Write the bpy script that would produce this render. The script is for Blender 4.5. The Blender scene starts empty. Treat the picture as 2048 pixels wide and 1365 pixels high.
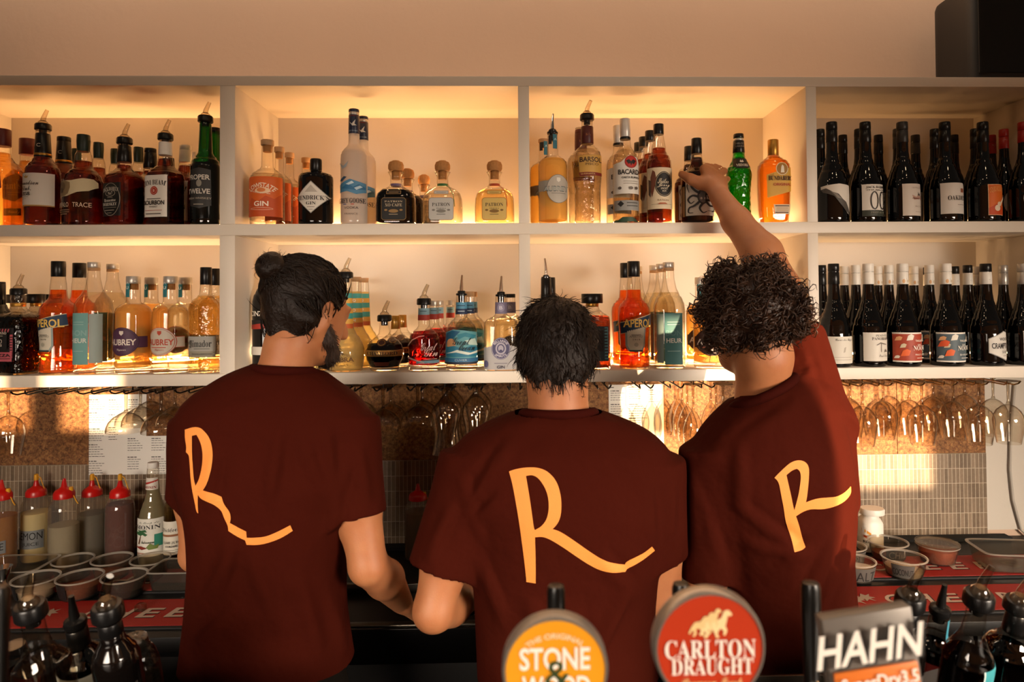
import bpy, bmesh, math, random
import numpy as np
from mathutils import Vector, Matrix
SC = bpy.context.scene
COL = SC.collection
random.seed(7); np.random.seed(7)
PI = math.pi
# ------------------------------------------------------------------ camera
W, H, F = 2048.0, 1365.0, 24 / 36 * 2048
CAM = np.array([0.0, -2.068, 1.75])
YAW, PIT, ROL, SX, SY = 0.0267, 0.0183, 0.0067, -0.0242, -0.0542
def _basis():
    c, s = math.cos(YAW), math.sin(YAW)
    r, f, u = np.array([c, -s, 0]), np.array([s, c, 0]), np.array([0, 0, 1.0])
    c, s = math.cos(PIT), math.sin(PIT)
    f, u = c * f + s * u, -s * f + c * u
    c, s = math.cos(ROL), math.sin(ROL)
    return c * r - s * u, f, s * r + c * u
RGT, FWD, UPV = _basis()
cd = bpy.data.cameras.new('camera'); cam = bpy.data.objects.new('camera', cd); COL.objects.link(cam)
cd.lens = 24; cd.sensor_width = 36; cd.shift_x = SX; cd.shift_y = SY; cd.clip_start = 0.05
m = Matrix.Identity(4)
for i in range(3):
    m[i][0], m[i][1], m[i][2], m[i][3] = RGT[i], UPV[i], -FWD[i], CAM[i]
cam.matrix_world = m
cd.dof.use_dof = True; cd.dof.focus_distance = 1.95; cd.dof.aperture_fstop = 4.5
SC.camera = cam
# ------------------------------------------------------------------ light
def srgb(c):
    if isinstance(c, str):
        c = c.lstrip('#'); c = [int(c[i:i + 2], 16) / 255 for i in (0, 2, 4)]
    return tuple(x / 12.92 if x <= .04045 else ((x + .055) / 1.055) ** 2.4 for x in c)
wd = bpy.data.worlds.new('world'); SC.world = wd; wd.use_nodes = True
wd.node_tree.nodes['Background'].inputs[0].default_value = (1.0, .80, .62, 1)
wd.node_tree.nodes['Background'].inputs[1].default_value = .085
def light(name, kind, loc, direction, energy, color, **kw):
    d = bpy.data.lights.new(name, kind); d.energy = energy; d.color = color
    for k, v in kw.items(): setattr(d, k, v)
    o = bpy.data.objects.new(name, d); COL.objects.link(o); o.location = loc
    o.rotation_euler = Vector(direction).to_track_quat('-Z', 'Y').to_euler()
    return o
SUN_DIR = (-.5, 1, -.115)
light('sun', 'SUN', (3, -6, 3), SUN_DIR, 17.0, (1.0, .70, .42), angle=math.radians(.7))
light('window_light', 'AREA', (2.2, -3.0, 1.70), (-1.9, 3.0, -1.45), 54, (1.0, .84, .68), shape='RECTANGLE', size=1.3, size_y=.7, spread=math.radians(70))
light('window_light', 'AREA', (-1.2, -3.0, 1.70), (.7, 3.0, -1.3), 19, (1.0, .85, .70), shape='RECTANGLE', size=1.2, size_y=.7, spread=math.radians(70))  # added soft front fill from the left; no window opens here
light('wall_wash', 'AREA', (.1, .10, 3.2), (0, .12, -1), 12.5, (1.0, .79, .60), shape='RECTANGLE', size=4.5, size_y=.06)  # unseen line light, added to brighten the wall above the shelving
for lx in (-1.1, -.3, .5, 1.3):
    light('sparkle_light', 'AREA', (lx, -1.1, 3.15), (.05, .35, -1), 1.2, (1.0, .70, .42), shape='DISK', size=.09)  # small unseen lamps added for warm sparkle on the glass
# LED strips along the back lower edge of each compartment (upper row, lower row)
LED_COL = (1.0, .54, .215)
TOPZ = (2.396, 2.4264); MIDZ = (1.9439, 1.9782); LOWZ = (1.4945, 1.5295)
XP = [(-.8952, -.8496), (.0021, .0357), (.8876, .9202)]
XL, XR = -1.765, 1.565
DEP = .372
COMPS = [(XL, XP[0][0]), (XP[0][1], XP[1][0]), (XP[1][1], XP[2][0]), (XP[2][1], XR)]
for row, (zf, pw) in enumerate(((MIDZ[1], 1.0), (LOWZ[1], .95))):
    for ci, (a, b) in enumerate(COMPS):
        k = (1, 1, 1, .20)[ci] if row == 0 else (1, 1, 1, .5)[ci]
        light('led_light', 'AREA', ((a + b) / 2, DEP - .009, zf + .016), (0, -.85, 1), 8.2 * pw * k * (b - a), LED_COL if row == 0 else (1.0, .64, .34),
              shape='RECTANGLE', size=(b - a) * .97, size_y=.008)
vs = SC.view_settings
vs.view_transform = 'Standard'; vs.look = 'None'; vs.exposure = 0.0; vs.gamma = 1.0; vs.use_curve_mapping = False
cy = SC.cycles
cy.max_bounces = 10; cy.transparent_max_bounces = 24; cy.transmission_bounces = 8; cy.glossy_bounces = 4; cy.diffuse_bounces = 3
cy.caustics_reflective = False; cy.caustics_refractive = False; cy.sample_clamp_indirect = 3.0
# ------------------------------------------------------------------ projection
def ray(px, py):
    a = (px - W / 2 + SX * W) / F; c = -(py - H / 2 - SY * W) / F
    return RGT * a + FWD + UPV * c
def P(px, py, Y):
    d = ray(px, py); t = (Y - CAM[1]) / d[1]
    return CAM + d * t
def PZ(px, py, z):
    d = ray(px, py); t = (z - CAM[2]) / d[2]
    return CAM + d * t
def S(Y): return F / (Y - CAM[1])
# ------------------------------------------------------------------ materials
MATS = {}
def nodes(name):
    mt = bpy.data.materials.new(name); mt.use_nodes = True
    return mt, mt.node_tree.nodes, mt.node_tree.links, mt.node_tree.nodes['Principled BSDF']
def pm(name, col, rough=.5, metal=0.0, trans=0.0, ior=1.45, bump=0, bscale=200, spec=.5, var=0.0, vscale=20, sheen=0, coat=0, emit=0):
    if name in MATS: return MATS[name]
    mt, N, L, b = nodes(name)
    c = srgb(col)
    b.inputs['Base Color'].default_value = (*c, 1)
    b.inputs['Roughness'].default_value = rough; b.inputs['Metallic'].default_value = metal
    b.inputs['Transmission Weight'].default_value = trans; b.inputs['IOR'].default_value = ior
    b.inputs['Specular IOR Level'].default_value = spec
    b.inputs['Sheen Weight'].default_value = sheen; b.inputs['Coat Weight'].default_value = coat
    if emit:
        b.inputs['Emission Color'].default_value = (*c, 1); b.inputs['Emission Strength'].default_value = emit
    if var or bump:
        tc = N.new('ShaderNodeTexCoord')
    if var:
        n = N.new('ShaderNodeTexNoise'); n.inputs['Scale'].default_value = vscale; n.inputs['Detail'].default_value = 4
        L.new(tc.outputs['Object'], n.inputs['Vector'])
        r = N.new('ShaderNodeMix'); r.data_type = 'RGBA'
        r.inputs['A'].default_value = (*[x * (1 - var) for x in c], 1); r.inputs['B'].default_value = (*[min(1, x * (1 + var)) for x in c], 1)
        L.new(n.outputs['Fac'], r.inputs['Factor']); L.new(r.outputs['Result'], b.inputs['Base Color'])
    if bump:
        n2 = N.new('ShaderNodeTexNoise'); n2.inputs['Scale'].default_value = bscale; n2.inputs['Detail'].default_value = 3
        L.new(tc.outputs['Object'], n2.inputs['Vector'])
        bp = N.new('ShaderNodeBump'); bp.inputs['Strength'].default_value = bump; bp.inputs['Distance'].default_value = .004
        L.new(n2.outputs['Fac'], bp.inputs['Height']); L.new(bp.outputs['Normal'], b.inputs['Normal'])
    MATS[name] = mt
    return mt
def thin_glass(name, tint, edge=None, gloss=1.0, bump=0, bscale=60, haze=0.0, edgepow=.55, pwr=2.2):
    """a thin glass wall: tinted see-through, darker where it is seen edge-on, with a clear reflection"""
    if name in MATS: return MATS[name]
    mt, N, L, b = nodes(name); N.remove(b)
    out = N['Material Output']
    t = srgb(tint); e = srgb(edge or tint)
    lw = N.new('ShaderNodeLayerWeight'); lw.inputs['Blend'].default_value = edgepow
    pw = N.new('ShaderNodeMath'); pw.operation = 'POWER'; pw.inputs[1].default_value = pwr
    L.new(lw.outputs['Facing'], pw.inputs[0])
    mx = N.new('ShaderNodeMix'); mx.data_type = 'RGBA'
    mx.inputs['A'].default_value = (*t, 1); mx.inputs['B'].default_value = (*e, 1)
    L.new(pw.outputs[0], mx.inputs['Factor'])
    tr = N.new('ShaderNodeBsdfTransparent'); L.new(mx.outputs['Result'], tr.inputs['Color'])
    gl = N.new('ShaderNodeBsdfGlossy'); gl.inputs['Roughness'].default_value = .04; gl.inputs['Color'].default_value = (gloss, gloss, gloss, 1)
    fr = N.new('ShaderNodeLayerWeight'); fr.inputs['Blend'].default_value = .5
    f5 = N.new('ShaderNodeMath'); f5.operation = 'POWER'; f5.inputs[1].default_value = 5; L.new(fr.outputs['Facing'], f5.inputs[0])
    f6 = N.new('ShaderNodeMath'); f6.operation = 'MULTIPLY_ADD'; f6.inputs[1].default_value = .9; f6.inputs[2].default_value = .045; L.new(f5.outputs[0], f6.inputs[0])
    ms = N.new('ShaderNodeMixShader'); L.new(f6.outputs[0], ms.inputs[0]); L.new(tr.outputs[0], ms.inputs[1]); L.new(gl.outputs[0], ms.inputs[2])
    last = ms
    if haze:
        df = N.new('ShaderNodeBsdfTranslucent'); df.inputs['Color'].default_value = (*t, 1)
        d2 = N.new('ShaderNodeBsdfDiffuse'); d2.inputs['Color'].default_value = (*t, 1)
        ad = N.new('ShaderNodeMixShader'); ad.inputs[0].default_value = .5; L.new(df.outputs[0], ad.inputs[1]); L.new(d2.outputs[0], ad.inputs[2])
        m2 = N.new('ShaderNodeMixShader'); m2.inputs[0].default_value = haze
        L.new(ms.outputs[0], m2.inputs[1]); L.new(ad.outputs[0], m2.inputs[2]); last = m2
    if bump:
        tc = N.new('ShaderNodeTexCoord'); n2 = N.new('ShaderNodeTexNoise'); n2.inputs['Scale'].default_value = bscale
        L.new(tc.outputs['Object'], n2.inputs['Vector'])
        bp = N.new('ShaderNodeBump'); bp.inputs['Strength'].default_value = bump; bp.inputs['Distance'].default_value = .006
        L.new(n2.outputs['Fac'], bp.inputs['Height'])
        for q in (gl, fr, lw): L.new(bp.outputs['Normal'], q.inputs['Normal'])
    L.new(last.outputs[0], out.inputs['Surface'])
    MATS[name] = mt
    return mt
def liquid(name, col, ior=1.33, haze=0.0, bump=0, bscale=50, clear=.78):
    """coloured drink: refracting, part of the light passing straight through"""
    if name in MATS: return MATS[name]
    mt, N, L, b = nodes(name); N.remove(b); out = N['Material Output']; c = srgb(col)
    rf = N.new('ShaderNodeBsdfRefraction'); rf.inputs['Color'].default_value = (*[x ** .5 for x in c], 1); rf.inputs['IOR'].default_value = ior
    tr = N.new('ShaderNodeBsdfTransparent'); tr.inputs['Color'].default_value = (*[x ** .5 for x in c], 1)
    ms = N.new('ShaderNodeMixShader'); ms.inputs[0].default_value = clear
    L.new(rf.outputs[0], ms.inputs[1]); L.new(tr.outputs[0], ms.inputs[2]); last = ms
    if haze:
        df = N.new('ShaderNodeBsdfTranslucent'); df.inputs['Color'].default_value = (*c, 1)
        d2 = N.new('ShaderNodeBsdfDiffuse'); d2.inputs['Color'].default_value = (*c, 1)
        ad = N.new('ShaderNodeMixShader'); ad.inputs[0].default_value = .6; L.new(df.outputs[0], ad.inputs[1]); L.new(d2.outputs[0], ad.inputs[2])
        m2 = N.new('ShaderNodeMixShader'); m2.inputs[0].default_value = haze
        L.new(ms.outputs[0], m2.inputs[1]); L.new(ad.outputs[0], m2.inputs[2]); last = m2
    if bump:
        tc = N.new('ShaderNodeTexCoord'); n2 = N.new('ShaderNodeTexNoise'); n2.inputs['Scale'].default_value = bscale
        L.new(tc.outputs['Object'], n2.inputs['Vector'])
        bp = N.new('ShaderNodeBump'); bp.inputs['Strength'].default_value = bump; bp.inputs['Distance'].default_value = .01
        L.new(n2.outputs['Fac'], bp.inputs['Height']); L.new(bp.outputs['Normal'], rf.inputs['Normal'])
    L.new(last.outputs[0], out.inputs['Surface'])
    MATS[name] = mt
    return mt
def flat(col, rough=.55, metal=0):
    return pm('print_%s_%d' % (str(col).lstrip('#'), metal), col, rough, metal)
# ------------------------------------------------------------------ mesh builder
class MB:
    def __init__(s): s.v = []; s.f = []; s.m = []
    def add(s, verts, faces, mat=0):
        b = len(s.v); s.v += [tuple(map(float, q)) for q in verts]
        s.f += [tuple(i + b for i in q) for q in faces]; s.m += [mat] * len(faces); return s
    def box(s, lo, hi, mat=0):
        (a, b, c), (d, e, f) = lo, hi
        return s.add([(a, b, c), (d, b, c), (d, e, c), (a, e, c), (a, b, f), (d, b, f), (d, e, f), (a, e, f)],
                     [(0, 3, 2, 1), (4, 5, 6, 7), (0, 1, 5, 4), (1, 2, 6, 5), (2, 3, 7, 6), (3, 0, 4, 7)], mat)
    def rings(s, R, seg=28, mat=0, cap0=True, cap1=True, c=(0, 0)):
        """R: list of (z, rx, ry, n) cross-sections, closed at both ends"""
        V = []; Fc = []
        for (z, rx, ry, n) in R:
            for k in range(seg):
                t = 2 * PI * (k + .5) / seg; co, si = math.cos(t), math.sin(t); e = 2.0 / n
                V.append((c[0] + rx * math.copysign(abs(co) ** e, co), c[1] + ry * math.copysign(abs(si) ** e, si), z))
        for i in range(len(R) - 1):
            for k in range(seg):
                k2 = (k + 1) % seg
                Fc.append((i * seg + k, i * seg + k2, (i + 1) * seg + k2, (i + 1) * seg + k))
        if cap0: Fc.append(tuple(range(seg - 1, -1, -1)))
        if cap1: Fc.append(tuple((len(R) - 1) * seg + k for k in range(seg)))
        return s.add(V, Fc, mat)
    def tube(s, pts, rad, seg=8, mat=0, cap=True):
        pts = [np.array(p, float) for p in pts]; n = len(pts)
        if not hasattr(rad, '__len__'): rad = [rad] * n
        V = []; Fc = []; up = None
        for i in range(n):
            d = pts[min(i + 1, n - 1)] - pts[max(i - 1, 0)]; d /= (np.linalg.norm(d) + 1e-9)
            if up is None: up = np.array([0, 0, 1.0]) if abs(d[2]) < .9 else np.array([1.0, 0, 0])
            a = np.cross(d, up); a /= (np.linalg.norm(a) + 1e-9); bb = np.cross(a, d); up = bb
            for k in range(seg):
                t = 2 * PI * k / seg; V.append(pts[i] + rad[i] * (math.cos(t) * a + math.sin(t) * bb))
        for i in range(n - 1):
            for k in range(seg):
                k2 = (k + 1) % seg; Fc.append((i * seg + k, i * seg + k2, (i + 1) * seg + k2, (i + 1) * seg + k))
        if cap: Fc += [tuple(range(seg - 1, -1, -1)), tuple((n - 1) * seg + k for k in range(seg))]
        return s.add(V, Fc, mat)
    def mesh(s, name, mats, smooth=True, ang=38, bevel=0, fixn=False):
        me = bpy.data.meshes.new(name); me.from_pydata(s.v, [], s.f)
        for mt in mats: me.materials.append(mt)
        if len(mats) > 1: me.polygons.foreach_set('material_index', s.m)
        if fixn or bevel:
            bm = bmesh.new(); bm.from_mesh(me)
            if bevel: bmesh.ops.bevel(bm, geom=list(bm.edges), offset=bevel, segments=2, profile=.5, affect='EDGES')
            if fixn: bmesh.ops.recalc_face_normals(bm, faces=bm.faces)
            bm.to_mesh(me); bm.free()
        if smooth:
            me.polygons.foreach_set('use_smooth', [True] * len(me.polygons)); me.set_sharp_from_angle(angle=math.radians(ang))
        me.update(); return me
    def obj(s, name, mats, parent=None, **kw):
        return link(name, s.mesh(name, mats if isinstance(mats, (list, tuple)) else [mats], **kw), parent)
def link(name, me, parent=None):
    o = bpy.data.objects.new(name, me); COL.objects.link(o)
    if parent is not None: o.parent = parent
    return o
def tag(o, label=None, cat=None, group=None, kind=None):
    if label: o['label'] = label
    if cat: o['category'] = cat
    if group: o['group'] = group
    if kind: o['kind'] = kind
    return o
def thing(name, label, cat, loc=(0, 0, 0), rz=0, group=None):
    o = bpy.data.objects.new(name, None); COL.objects.link(o); o.location = loc; o.rotation_euler = (0, 0, rz)
    o.empty_display_size = .02
    return tag(o, label, cat, group)
def dup(root):
    r = root.copy(); COL.objects.link(r)
    for ch in root.children:
        c = ch.copy(); COL.objects.link(c); c.parent = r
        for g in ch.children:
            d = g.copy(); COL.objects.link(d); d.parent = c
    return r
# ------------------------------------------------------------------ flat art (text, discs, polygons) as meshes in x,z metres
SER = {**{chr(65 + i): chr(0x1D400 + i) for i in range(26)}, **{chr(97 + i): chr(0x1D41A + i) for i in range(26)}, **{chr(48 + i): chr(0x1D7CE + i) for i in range(10)}}
SCR = {**{chr(65 + i): chr(0x1D4D0 + i) for i in range(26)}, **{chr(97 + i): chr(0x1D4EA + i) for i in range(26)}}
FRK = {**{chr(65 + i): chr(0x1D56C + i) for i in range(26)}, **{chr(97 + i): chr(0x1D586 + i) for i in range(26)}}
_txt = {}
def text_raw(body, style='s'):
    key = (body, style)
    if key in _txt: return _txt[key]
    tr = {'b': SER, 'c': SCR, 'f': FRK}.get(style)
    c = bpy.data.curves.new('lettering', 'FONT'); c.body = ''.join(tr.get(ch, ch) for ch in body) if tr else body
    c.resolution_u = 3; c.align_x = 'CENTER'
    if style == 'm': c.offset = .022
    if style == 'l': c.offset = -.008
    o = bpy.data.objects.new('lettering', c); COL.objects.link(o)
    me = bpy.data.meshes.new_from_object(o.evaluated_get(bpy.context.evaluated_depsgraph_get()))
    v = np.array([q.co[:2] for q in me.vertices]) if len(me.vertices) else np.zeros((0, 2)); f = [tuple(p.vertices) for p in me.polygons]
    bpy.data.objects.remove(o); bpy.data.curves.remove(c); bpy.data.meshes.remove(me)
    _txt[key] = (v, f); return _txt[key]
def poly_fill(loops):
    """triangulates a polygon with holes: loops of (x, y)"""
    from mathutils.geometry import tessellate_polygon
    vv = [Vector((x, y, 0)) for l in loops for (x, y) in l]
    tri = tessellate_polygon([[Vector((x, y, 0)) for (x, y) in l] for l in loops])
    return np.array([(q.x, q.y) for q in vv]), [tuple(t) for t in tri]
def refine(v2, faces, maxlen):
    """splits long edges so that flat art can follow a curved surface"""
    bm = bmesh.new(); vs_ = [bm.verts.new((x, y, 0)) for x, y in v2]
    for f in faces:
        try: bm.faces.new([vs_[i] for i in f])
        except ValueError: pass
    for _ in range(5):
        es = [e for e in bm.edges if e.calc_length() > maxlen]
        if not es: break
        bmesh.ops.subdivide_edges(bm, edges=es, cuts=1)
        bmesh.ops.triangulate(bm, faces=[f for f in bm.faces if len(f.verts) > 3])
    bm.verts.index_update()
    V = np.array([q.co[:2] for q in bm.verts]); Fc = [tuple(q.index for q in f.verts) for f in bm.faces]; bm.free()
    return V, Fc
def smooth_interp(x, xp, fp):
    """monotone-ish cubic through the points"""
    m_ = np.gradient(fp, xp); i = np.clip(np.searchsorted(xp, x) - 1, 0, len(xp) - 2)
    h = xp[i + 1] - xp[i]; t = np.clip((x - xp[i]) / h, 0, 1)
    return (2 * t ** 3 - 3 * t ** 2 + 1) * fp[i] + (t ** 3 - 2 * t ** 2 + t) * h * m_[i] + (-2 * t ** 3 + 3 * t ** 2) * fp[i + 1] + (t ** 3 - t ** 2) * h * m_[i + 1]
def art(op, sc):
    """one drawing operation in pixels (x right, y down) -> verts in metres (x, z up) and faces"""
    k = op[0]
    if k == 'R':
        _, x0, x1, y0, y1, col = op; nx = max(2, int(abs(x1 - x0) / 4) + 1)
        xs = np.linspace(x0, x1, nx); v = [(x, y) for y in (y0, y1) for x in xs]
        f = [(i, i + 1, nx + i + 1, nx + i) for i in range(nx - 1)]
        v = np.array(v)
    elif k == 'D':
        _, x, y, rx, ry, col = op; n = 28
        a = np.arange(n) * 2 * PI / n
        v = [(x, y)]
        for q in (.5, 1): v += [(x + rx * q * math.cos(t), y + ry * q * math.sin(t)) for t in a]
        f = [(0, 1 + i, 1 + (i + 1) % n) for i in range(n)] + [(1 + i, 1 + n + i, 1 + n + (i + 1) % n, 1 + (i + 1) % n) for i in range(n)]
        v = np.array(v)
    elif k == 'G':
        _, pts, col = op
        v, f = poly_fill([pts])
    elif k == 'L':      # stroke along points, tapering from w0 to w1
        _, pts, w0, w1, col = op
        p = np.array(pts, float); n = len(p); tt = np.linspace(0, n - 1, (n - 1) * 4 + 1); q = np.stack([smooth_interp(tt, np.arange(n), p[:, i]) for i in (0, 1)], 1)
        d = np.gradient(q, axis=0); d /= np.linalg.norm(d, axis=1)[:, None] + 1e-9; nn = np.stack([-d[:, 1], d[:, 0]], 1); w_ = np.linspace(w0, w1, len(q))[:, None] / 2
        v = np.concatenate([q + nn * w_, q - nn * w_]); m_ = len(q); f = [(i, i + 1, m_ + i + 1, m_ + i) for i in range(m_ - 1)]
    elif k == 'C':      # ring
        _, x, y, rx, ry, wd_, col = op; n = 36; a = np.arange(n) * 2 * PI / n
        v = np.array([(x + r_ * math.cos(t), y + q_ * math.sin(t)) for (r_, q_) in ((rx, ry), (rx - wd_, ry - wd_)) for t in a])
        f = [(i, (i + 1) % n, n + (i + 1) % n, n + i) for i in range(n)]
    elif k == 'T':
        _, body, x0, x1, yc, h, col = op[:7]; style = op[7] if len(op) > 7 else 's'; arch = op[8] if len(op) > 8 else 0; sh = op[9] if len(op) > 9 else 0
        v, f = text_raw(body, style); v = v.copy()
        lo, hi = v.min(0), v.max(0)
        v[:, 1] = ((lo[1] + hi[1]) / 2 - v[:, 1]) / (hi[1] - lo[1]) * h
        v[:, 0] = ((v[:, 0] - lo[0]) / (hi[0] - lo[0]) - .5) * (x1 - x0)
        v[:, 0] -= sh * v[:, 1]
        if arch:
            t = v[:, 0] / arch; r_ = arch - v[:, 1]
            v = np.stack([r_ * np.sin(t), arch - r_ * np.cos(t)], 1)
        v[:, 0] += (x0 + x1) / 2; v[:, 1] += yc
    return v, f, col
def art_mesh(name, ops, sc, zt, place, mats=None, maxlen=.007, eps0=.0011, step=.00035, matf=flat):
    """draws ops in order, each a hair above the last; place(x, z, eps) -> point"""
    b = MB(); ml = []
    for i, op in enumerate(ops):
        v, f, col = art(op, sc)
        v = np.stack([v[:, 0] / sc, zt(v[:, 1])], 1)
        v, f = refine(v, f, maxlen)
        mt = col if isinstance(col, bpy.types.Material) else matf(col)
        if mt not in ml: ml.append(mt)
        b.add([place(x, z, eps0 + step * i) for x, z in v], f, ml.index(mt))
    me = b.mesh(name, ml, smooth=True, ang=60)
    return me
# ================================================================== setting
paint = pm('shelf_paint', 'd9cdbd', .45, bump=.08, bscale=90)
wallp = pm('wall_paint', 'd0b29a', .85, bump=.25, bscale=35, var=.04, vscale=3)
wallw = pm('wall_white', 'cfc6b8', .8, bump=.2, bscale=40)
black = pm('black_plastic', '0c0b0a', .35)
matte = pm('black_matte', '0a0908', .75)
steel = pm('steel', 'b9b4ac', .22, 1.0)
darksteel = pm('dark_steel', '5a534b', .3, 1.0)
chrome = pm('chrome', 'e6e2dc', .08, 1.0)
def cork_mat():
    mt, N, L, b = nodes('cork'); tc = N.new('ShaderNodeTexCoord')
    w = N.new('ShaderNodeTexNoise'); w.inputs['Scale'].default_value = 55; L.new(tc.outputs['Object'], w.inputs['Vector'])
    va = N.new('ShaderNodeMix'); va.data_type = 'RGBA'; va.blend_type = 'LINEAR_LIGHT'; va.inputs['Factor'].default_value = .03
    L.new(tc.outputs['Object'], va.inputs['A']); L.new(w.outputs['Color'], va.inputs['B'])
    n1 = N.new('ShaderNodeTexVoronoi'); n1.inputs['Scale'].default_value = 120; L.new(va.outputs['Result'], n1.inputs['Vector'])
    n2 = N.new('ShaderNodeTexNoise'); n2.inputs['Scale'].default_value = 75; n2.inputs['Detail'].default_value = 8; n2.inputs['Roughness'].default_value = .72
    L.new(tc.outputs['Object'], n2.inputs['Vector'])
    r1 = N.new('ShaderNodeValToRGB'); e = r1.color_ramp.elements
    e[0].position = .33; e[0].color = (*srgb('42260f'), 1); e[1].position = .62; e[1].color = (*srgb('a67848'), 1)
    q = e.new(.46); q.color = (*srgb('835632'), 1)
    L.new(n2.outputs['Fac'], r1.inputs[0])
    sp = N.new('ShaderNodeSeparateColor'); L.new(n1.outputs['Color'], sp.inputs[0])
    mm = N.new('ShaderNodeMapRange'); mm.inputs['To Min'].default_value = .62; mm.inputs['To Max'].default_value = 1.2
    L.new(sp.outputs[0], mm.inputs[0])
    mu = N.new('ShaderNodeMix'); mu.data_type = 'RGBA'; mu.blend_type = 'MULTIPLY'; mu.inputs['Factor'].default_value = 1
    L.new(r1.outputs[0], mu.inputs['A']); L.new(mm.outputs[0], mu.inputs['B']); L.new(mu.outputs['Result'], b.inputs['Base Color'])
    b.inputs['Roughness'].default_value = .8
    bp = N.new('ShaderNodeBump'); bp.inputs['Strength'].default_value = .3; bp.inputs['Distance'].default_value = .003
    L.new(n2.outputs['Fac'], bp.inputs['Height']); L.new(bp.outputs['Normal'], b.inputs['Normal'])
    return mt
def tile_mat():
    mt, N, L, b = nodes('finger_tile'); tc = N.new('ShaderNodeTexCoord')
    sx = N.new('ShaderNodeSeparateXYZ'); L.new(tc.outputs['Object'], sx.inputs[0])
    cx = N.new('ShaderNodeCombineXYZ'); L.new(sx.outputs['X'], cx.inputs['X']); L.new(sx.outputs['Z'], cx.inputs['Y'])
    br = N.new('ShaderNodeTexBrick'); br.offset = 0; br.squash = 1
    br.inputs['Scale'].default_value = 1; br.inputs['Brick Width'].default_value = .0142; br.inputs['Row Height'].default_value = .0535
    br.inputs['Mortar Size'].default_value = .0009; br.inputs['Mortar Smooth'].default_value = .1; br.inputs['Bias'].default_value = 0
    br.inputs['Color1'].default_value = (*srgb('8e7962'), 1); br.inputs['Color2'].default_value = (*srgb('6b5843'), 1); br.inputs['Mortar'].default_value = (*srgb('c4b49c'), 1)
    L.new(cx.outputs[0], br.inputs['Vector']); 
    n2 = N.new('ShaderNodeTexNoise'); n2.inputs['Scale'].default_value = 120; L.new(tc.outputs['Object'], n2.inputs['Vector'])
    mm = N.new('ShaderNodeMapRange'); mm.inputs['To Min'].default_value = .8; mm.inputs['To Max'].default_value = 1.2; L.new(n2.outputs['Fac'], mm.inputs[0])
    mu = N.new('ShaderNodeMix'); mu.data_type = 'RGBA'; mu.blend_type = 'MULTIPLY'; mu.inputs['Factor'].default_value = 1
    L.new(br.outputs['Color'], mu.inputs['A']); L.new(mm.outputs[0], mu.inputs['B']); L.new(mu.outputs['Result'], b.inputs['Base Color'])
    b.inputs['Roughness'].default_value = .5
    bp = N.new('ShaderNodeBump'); bp.inputs['Strength'].default_value = .5; bp.inputs['Distance'].default_value = .002; bp.invert = True
    L.new(br.outputs['Fac'], bp.inputs['Height']); L.new(bp.outputs['Normal'], b.inputs['Normal'])
    return mt
CZ = .875                                # worktop height
XL, XR = -1.78, 1.665
def struct(name, mb, mt, **kw): return tag(mb.obj(name, mt, smooth=False, **kw), kind='structure')
struct('floor', MB().box((-5, -6, -.1), (5, .6, 0)), pm('floor_tiles', '3a3029', .6))
struct('wall_back', MB().box((-5, .386, 0), (5, .5, 3.4)), wallp)
struct('wall_right', MB().box((1.69, .374, .9), (5, .3858, LOWZ[0] + .02)), wallw)
struct('wall_cork', MB().box((XL - .4, .373, 1.178), (1.3635, .3858, LOWZ[0] - .001)).box((1.3660, .373, 1.178), (1.689, .3858, LOWZ[0] - .001)), cork_mat())
struct('wall_tile', MB().box((XL - .4, .371, CZ), (1.689, .3858, 1.177)), tile_mat())
# the wall behind the photographer, with the low windows the sun comes through
WA = (1.955, 2.55, 1.46, 2.07); WC = (2.59, 3.33, 1.46, 1.86); WB = [(-.06, .13, 1.70, 1.93), (.18, .47, 1.70, 1.93)]
fw = MB(); y0, y1 = -3.3, -3.2
xs = [-5, WB[0][0], WB[0][1], WB[1][0], WB[1][1], WA[0], WA[1], WC[0], WC[1], 5]
hole = {1: WB[0], 3: WB[1], 5: WA, 7: WC}
for i in range(9):
    if i in hole:
        h = hole[i]; fw.box((xs[i], y0, 0), (xs[i + 1], y1, h[2])); fw.box((xs[i], y0, h[3]), (xs[i + 1], y1, 3.4))
    else: fw.box((xs[i], y0, 0), (xs[i + 1], y1, 3.4))
struct('wall_front', fw, wallp)
for n, h in enumerate(WB + [WA, WC]):
    fr = MB(); t = .012
    for lo, hi in (((h[0], h[2]), (h[0] + t, h[3])), ((h[1] - t, h[2]), (h[1], h[3])), ((h[0], h[2]), (h[1], h[2] + t)), ((h[0], h[3] - t), (h[1], h[3]))):
        fr.box((lo[0], -3.29, lo[1]), (hi[0], -3.21, hi[1]))
    struct('window_%d' % (n + 1), fr, matte)
# ------------------------------------------------------------------ white compartment shelving
sh = thing('wall_shelving', 'white painted open shelving of eight lit compartments on the bar back wall', 'shelving', ((XL + XR) / 2, 0, LOWZ[0]))
def rel(mb, root): 
    l = root.location; mb.v = [(a - l.x, b - l.y, c - l.z) for a, b, c in mb.v]; return mb
for z in (TOPZ, MIDZ, LOWZ):
    rel(MB().box((XL - .04, 0, z[0]), (XR + .035, DEP, z[1])), sh).obj('shelf_board', paint, sh, bevel=.0015)
for zz in ((LOWZ[1], MIDZ[0]), (MIDZ[1], TOPZ[0])):
    for a, b in XP + [(XL - .04, XL), (XR, XR + .035)]:
        rel(MB().box((a, .0006, zz[0]), (b, DEP, zz[1])), sh).obj('divider', paint, sh, bevel=.001)
    rel(MB().box((XL - .04, DEP, zz[0]), (XR + .035, .3855, zz[1])), sh).obj('back_panel', paint, sh)
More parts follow.
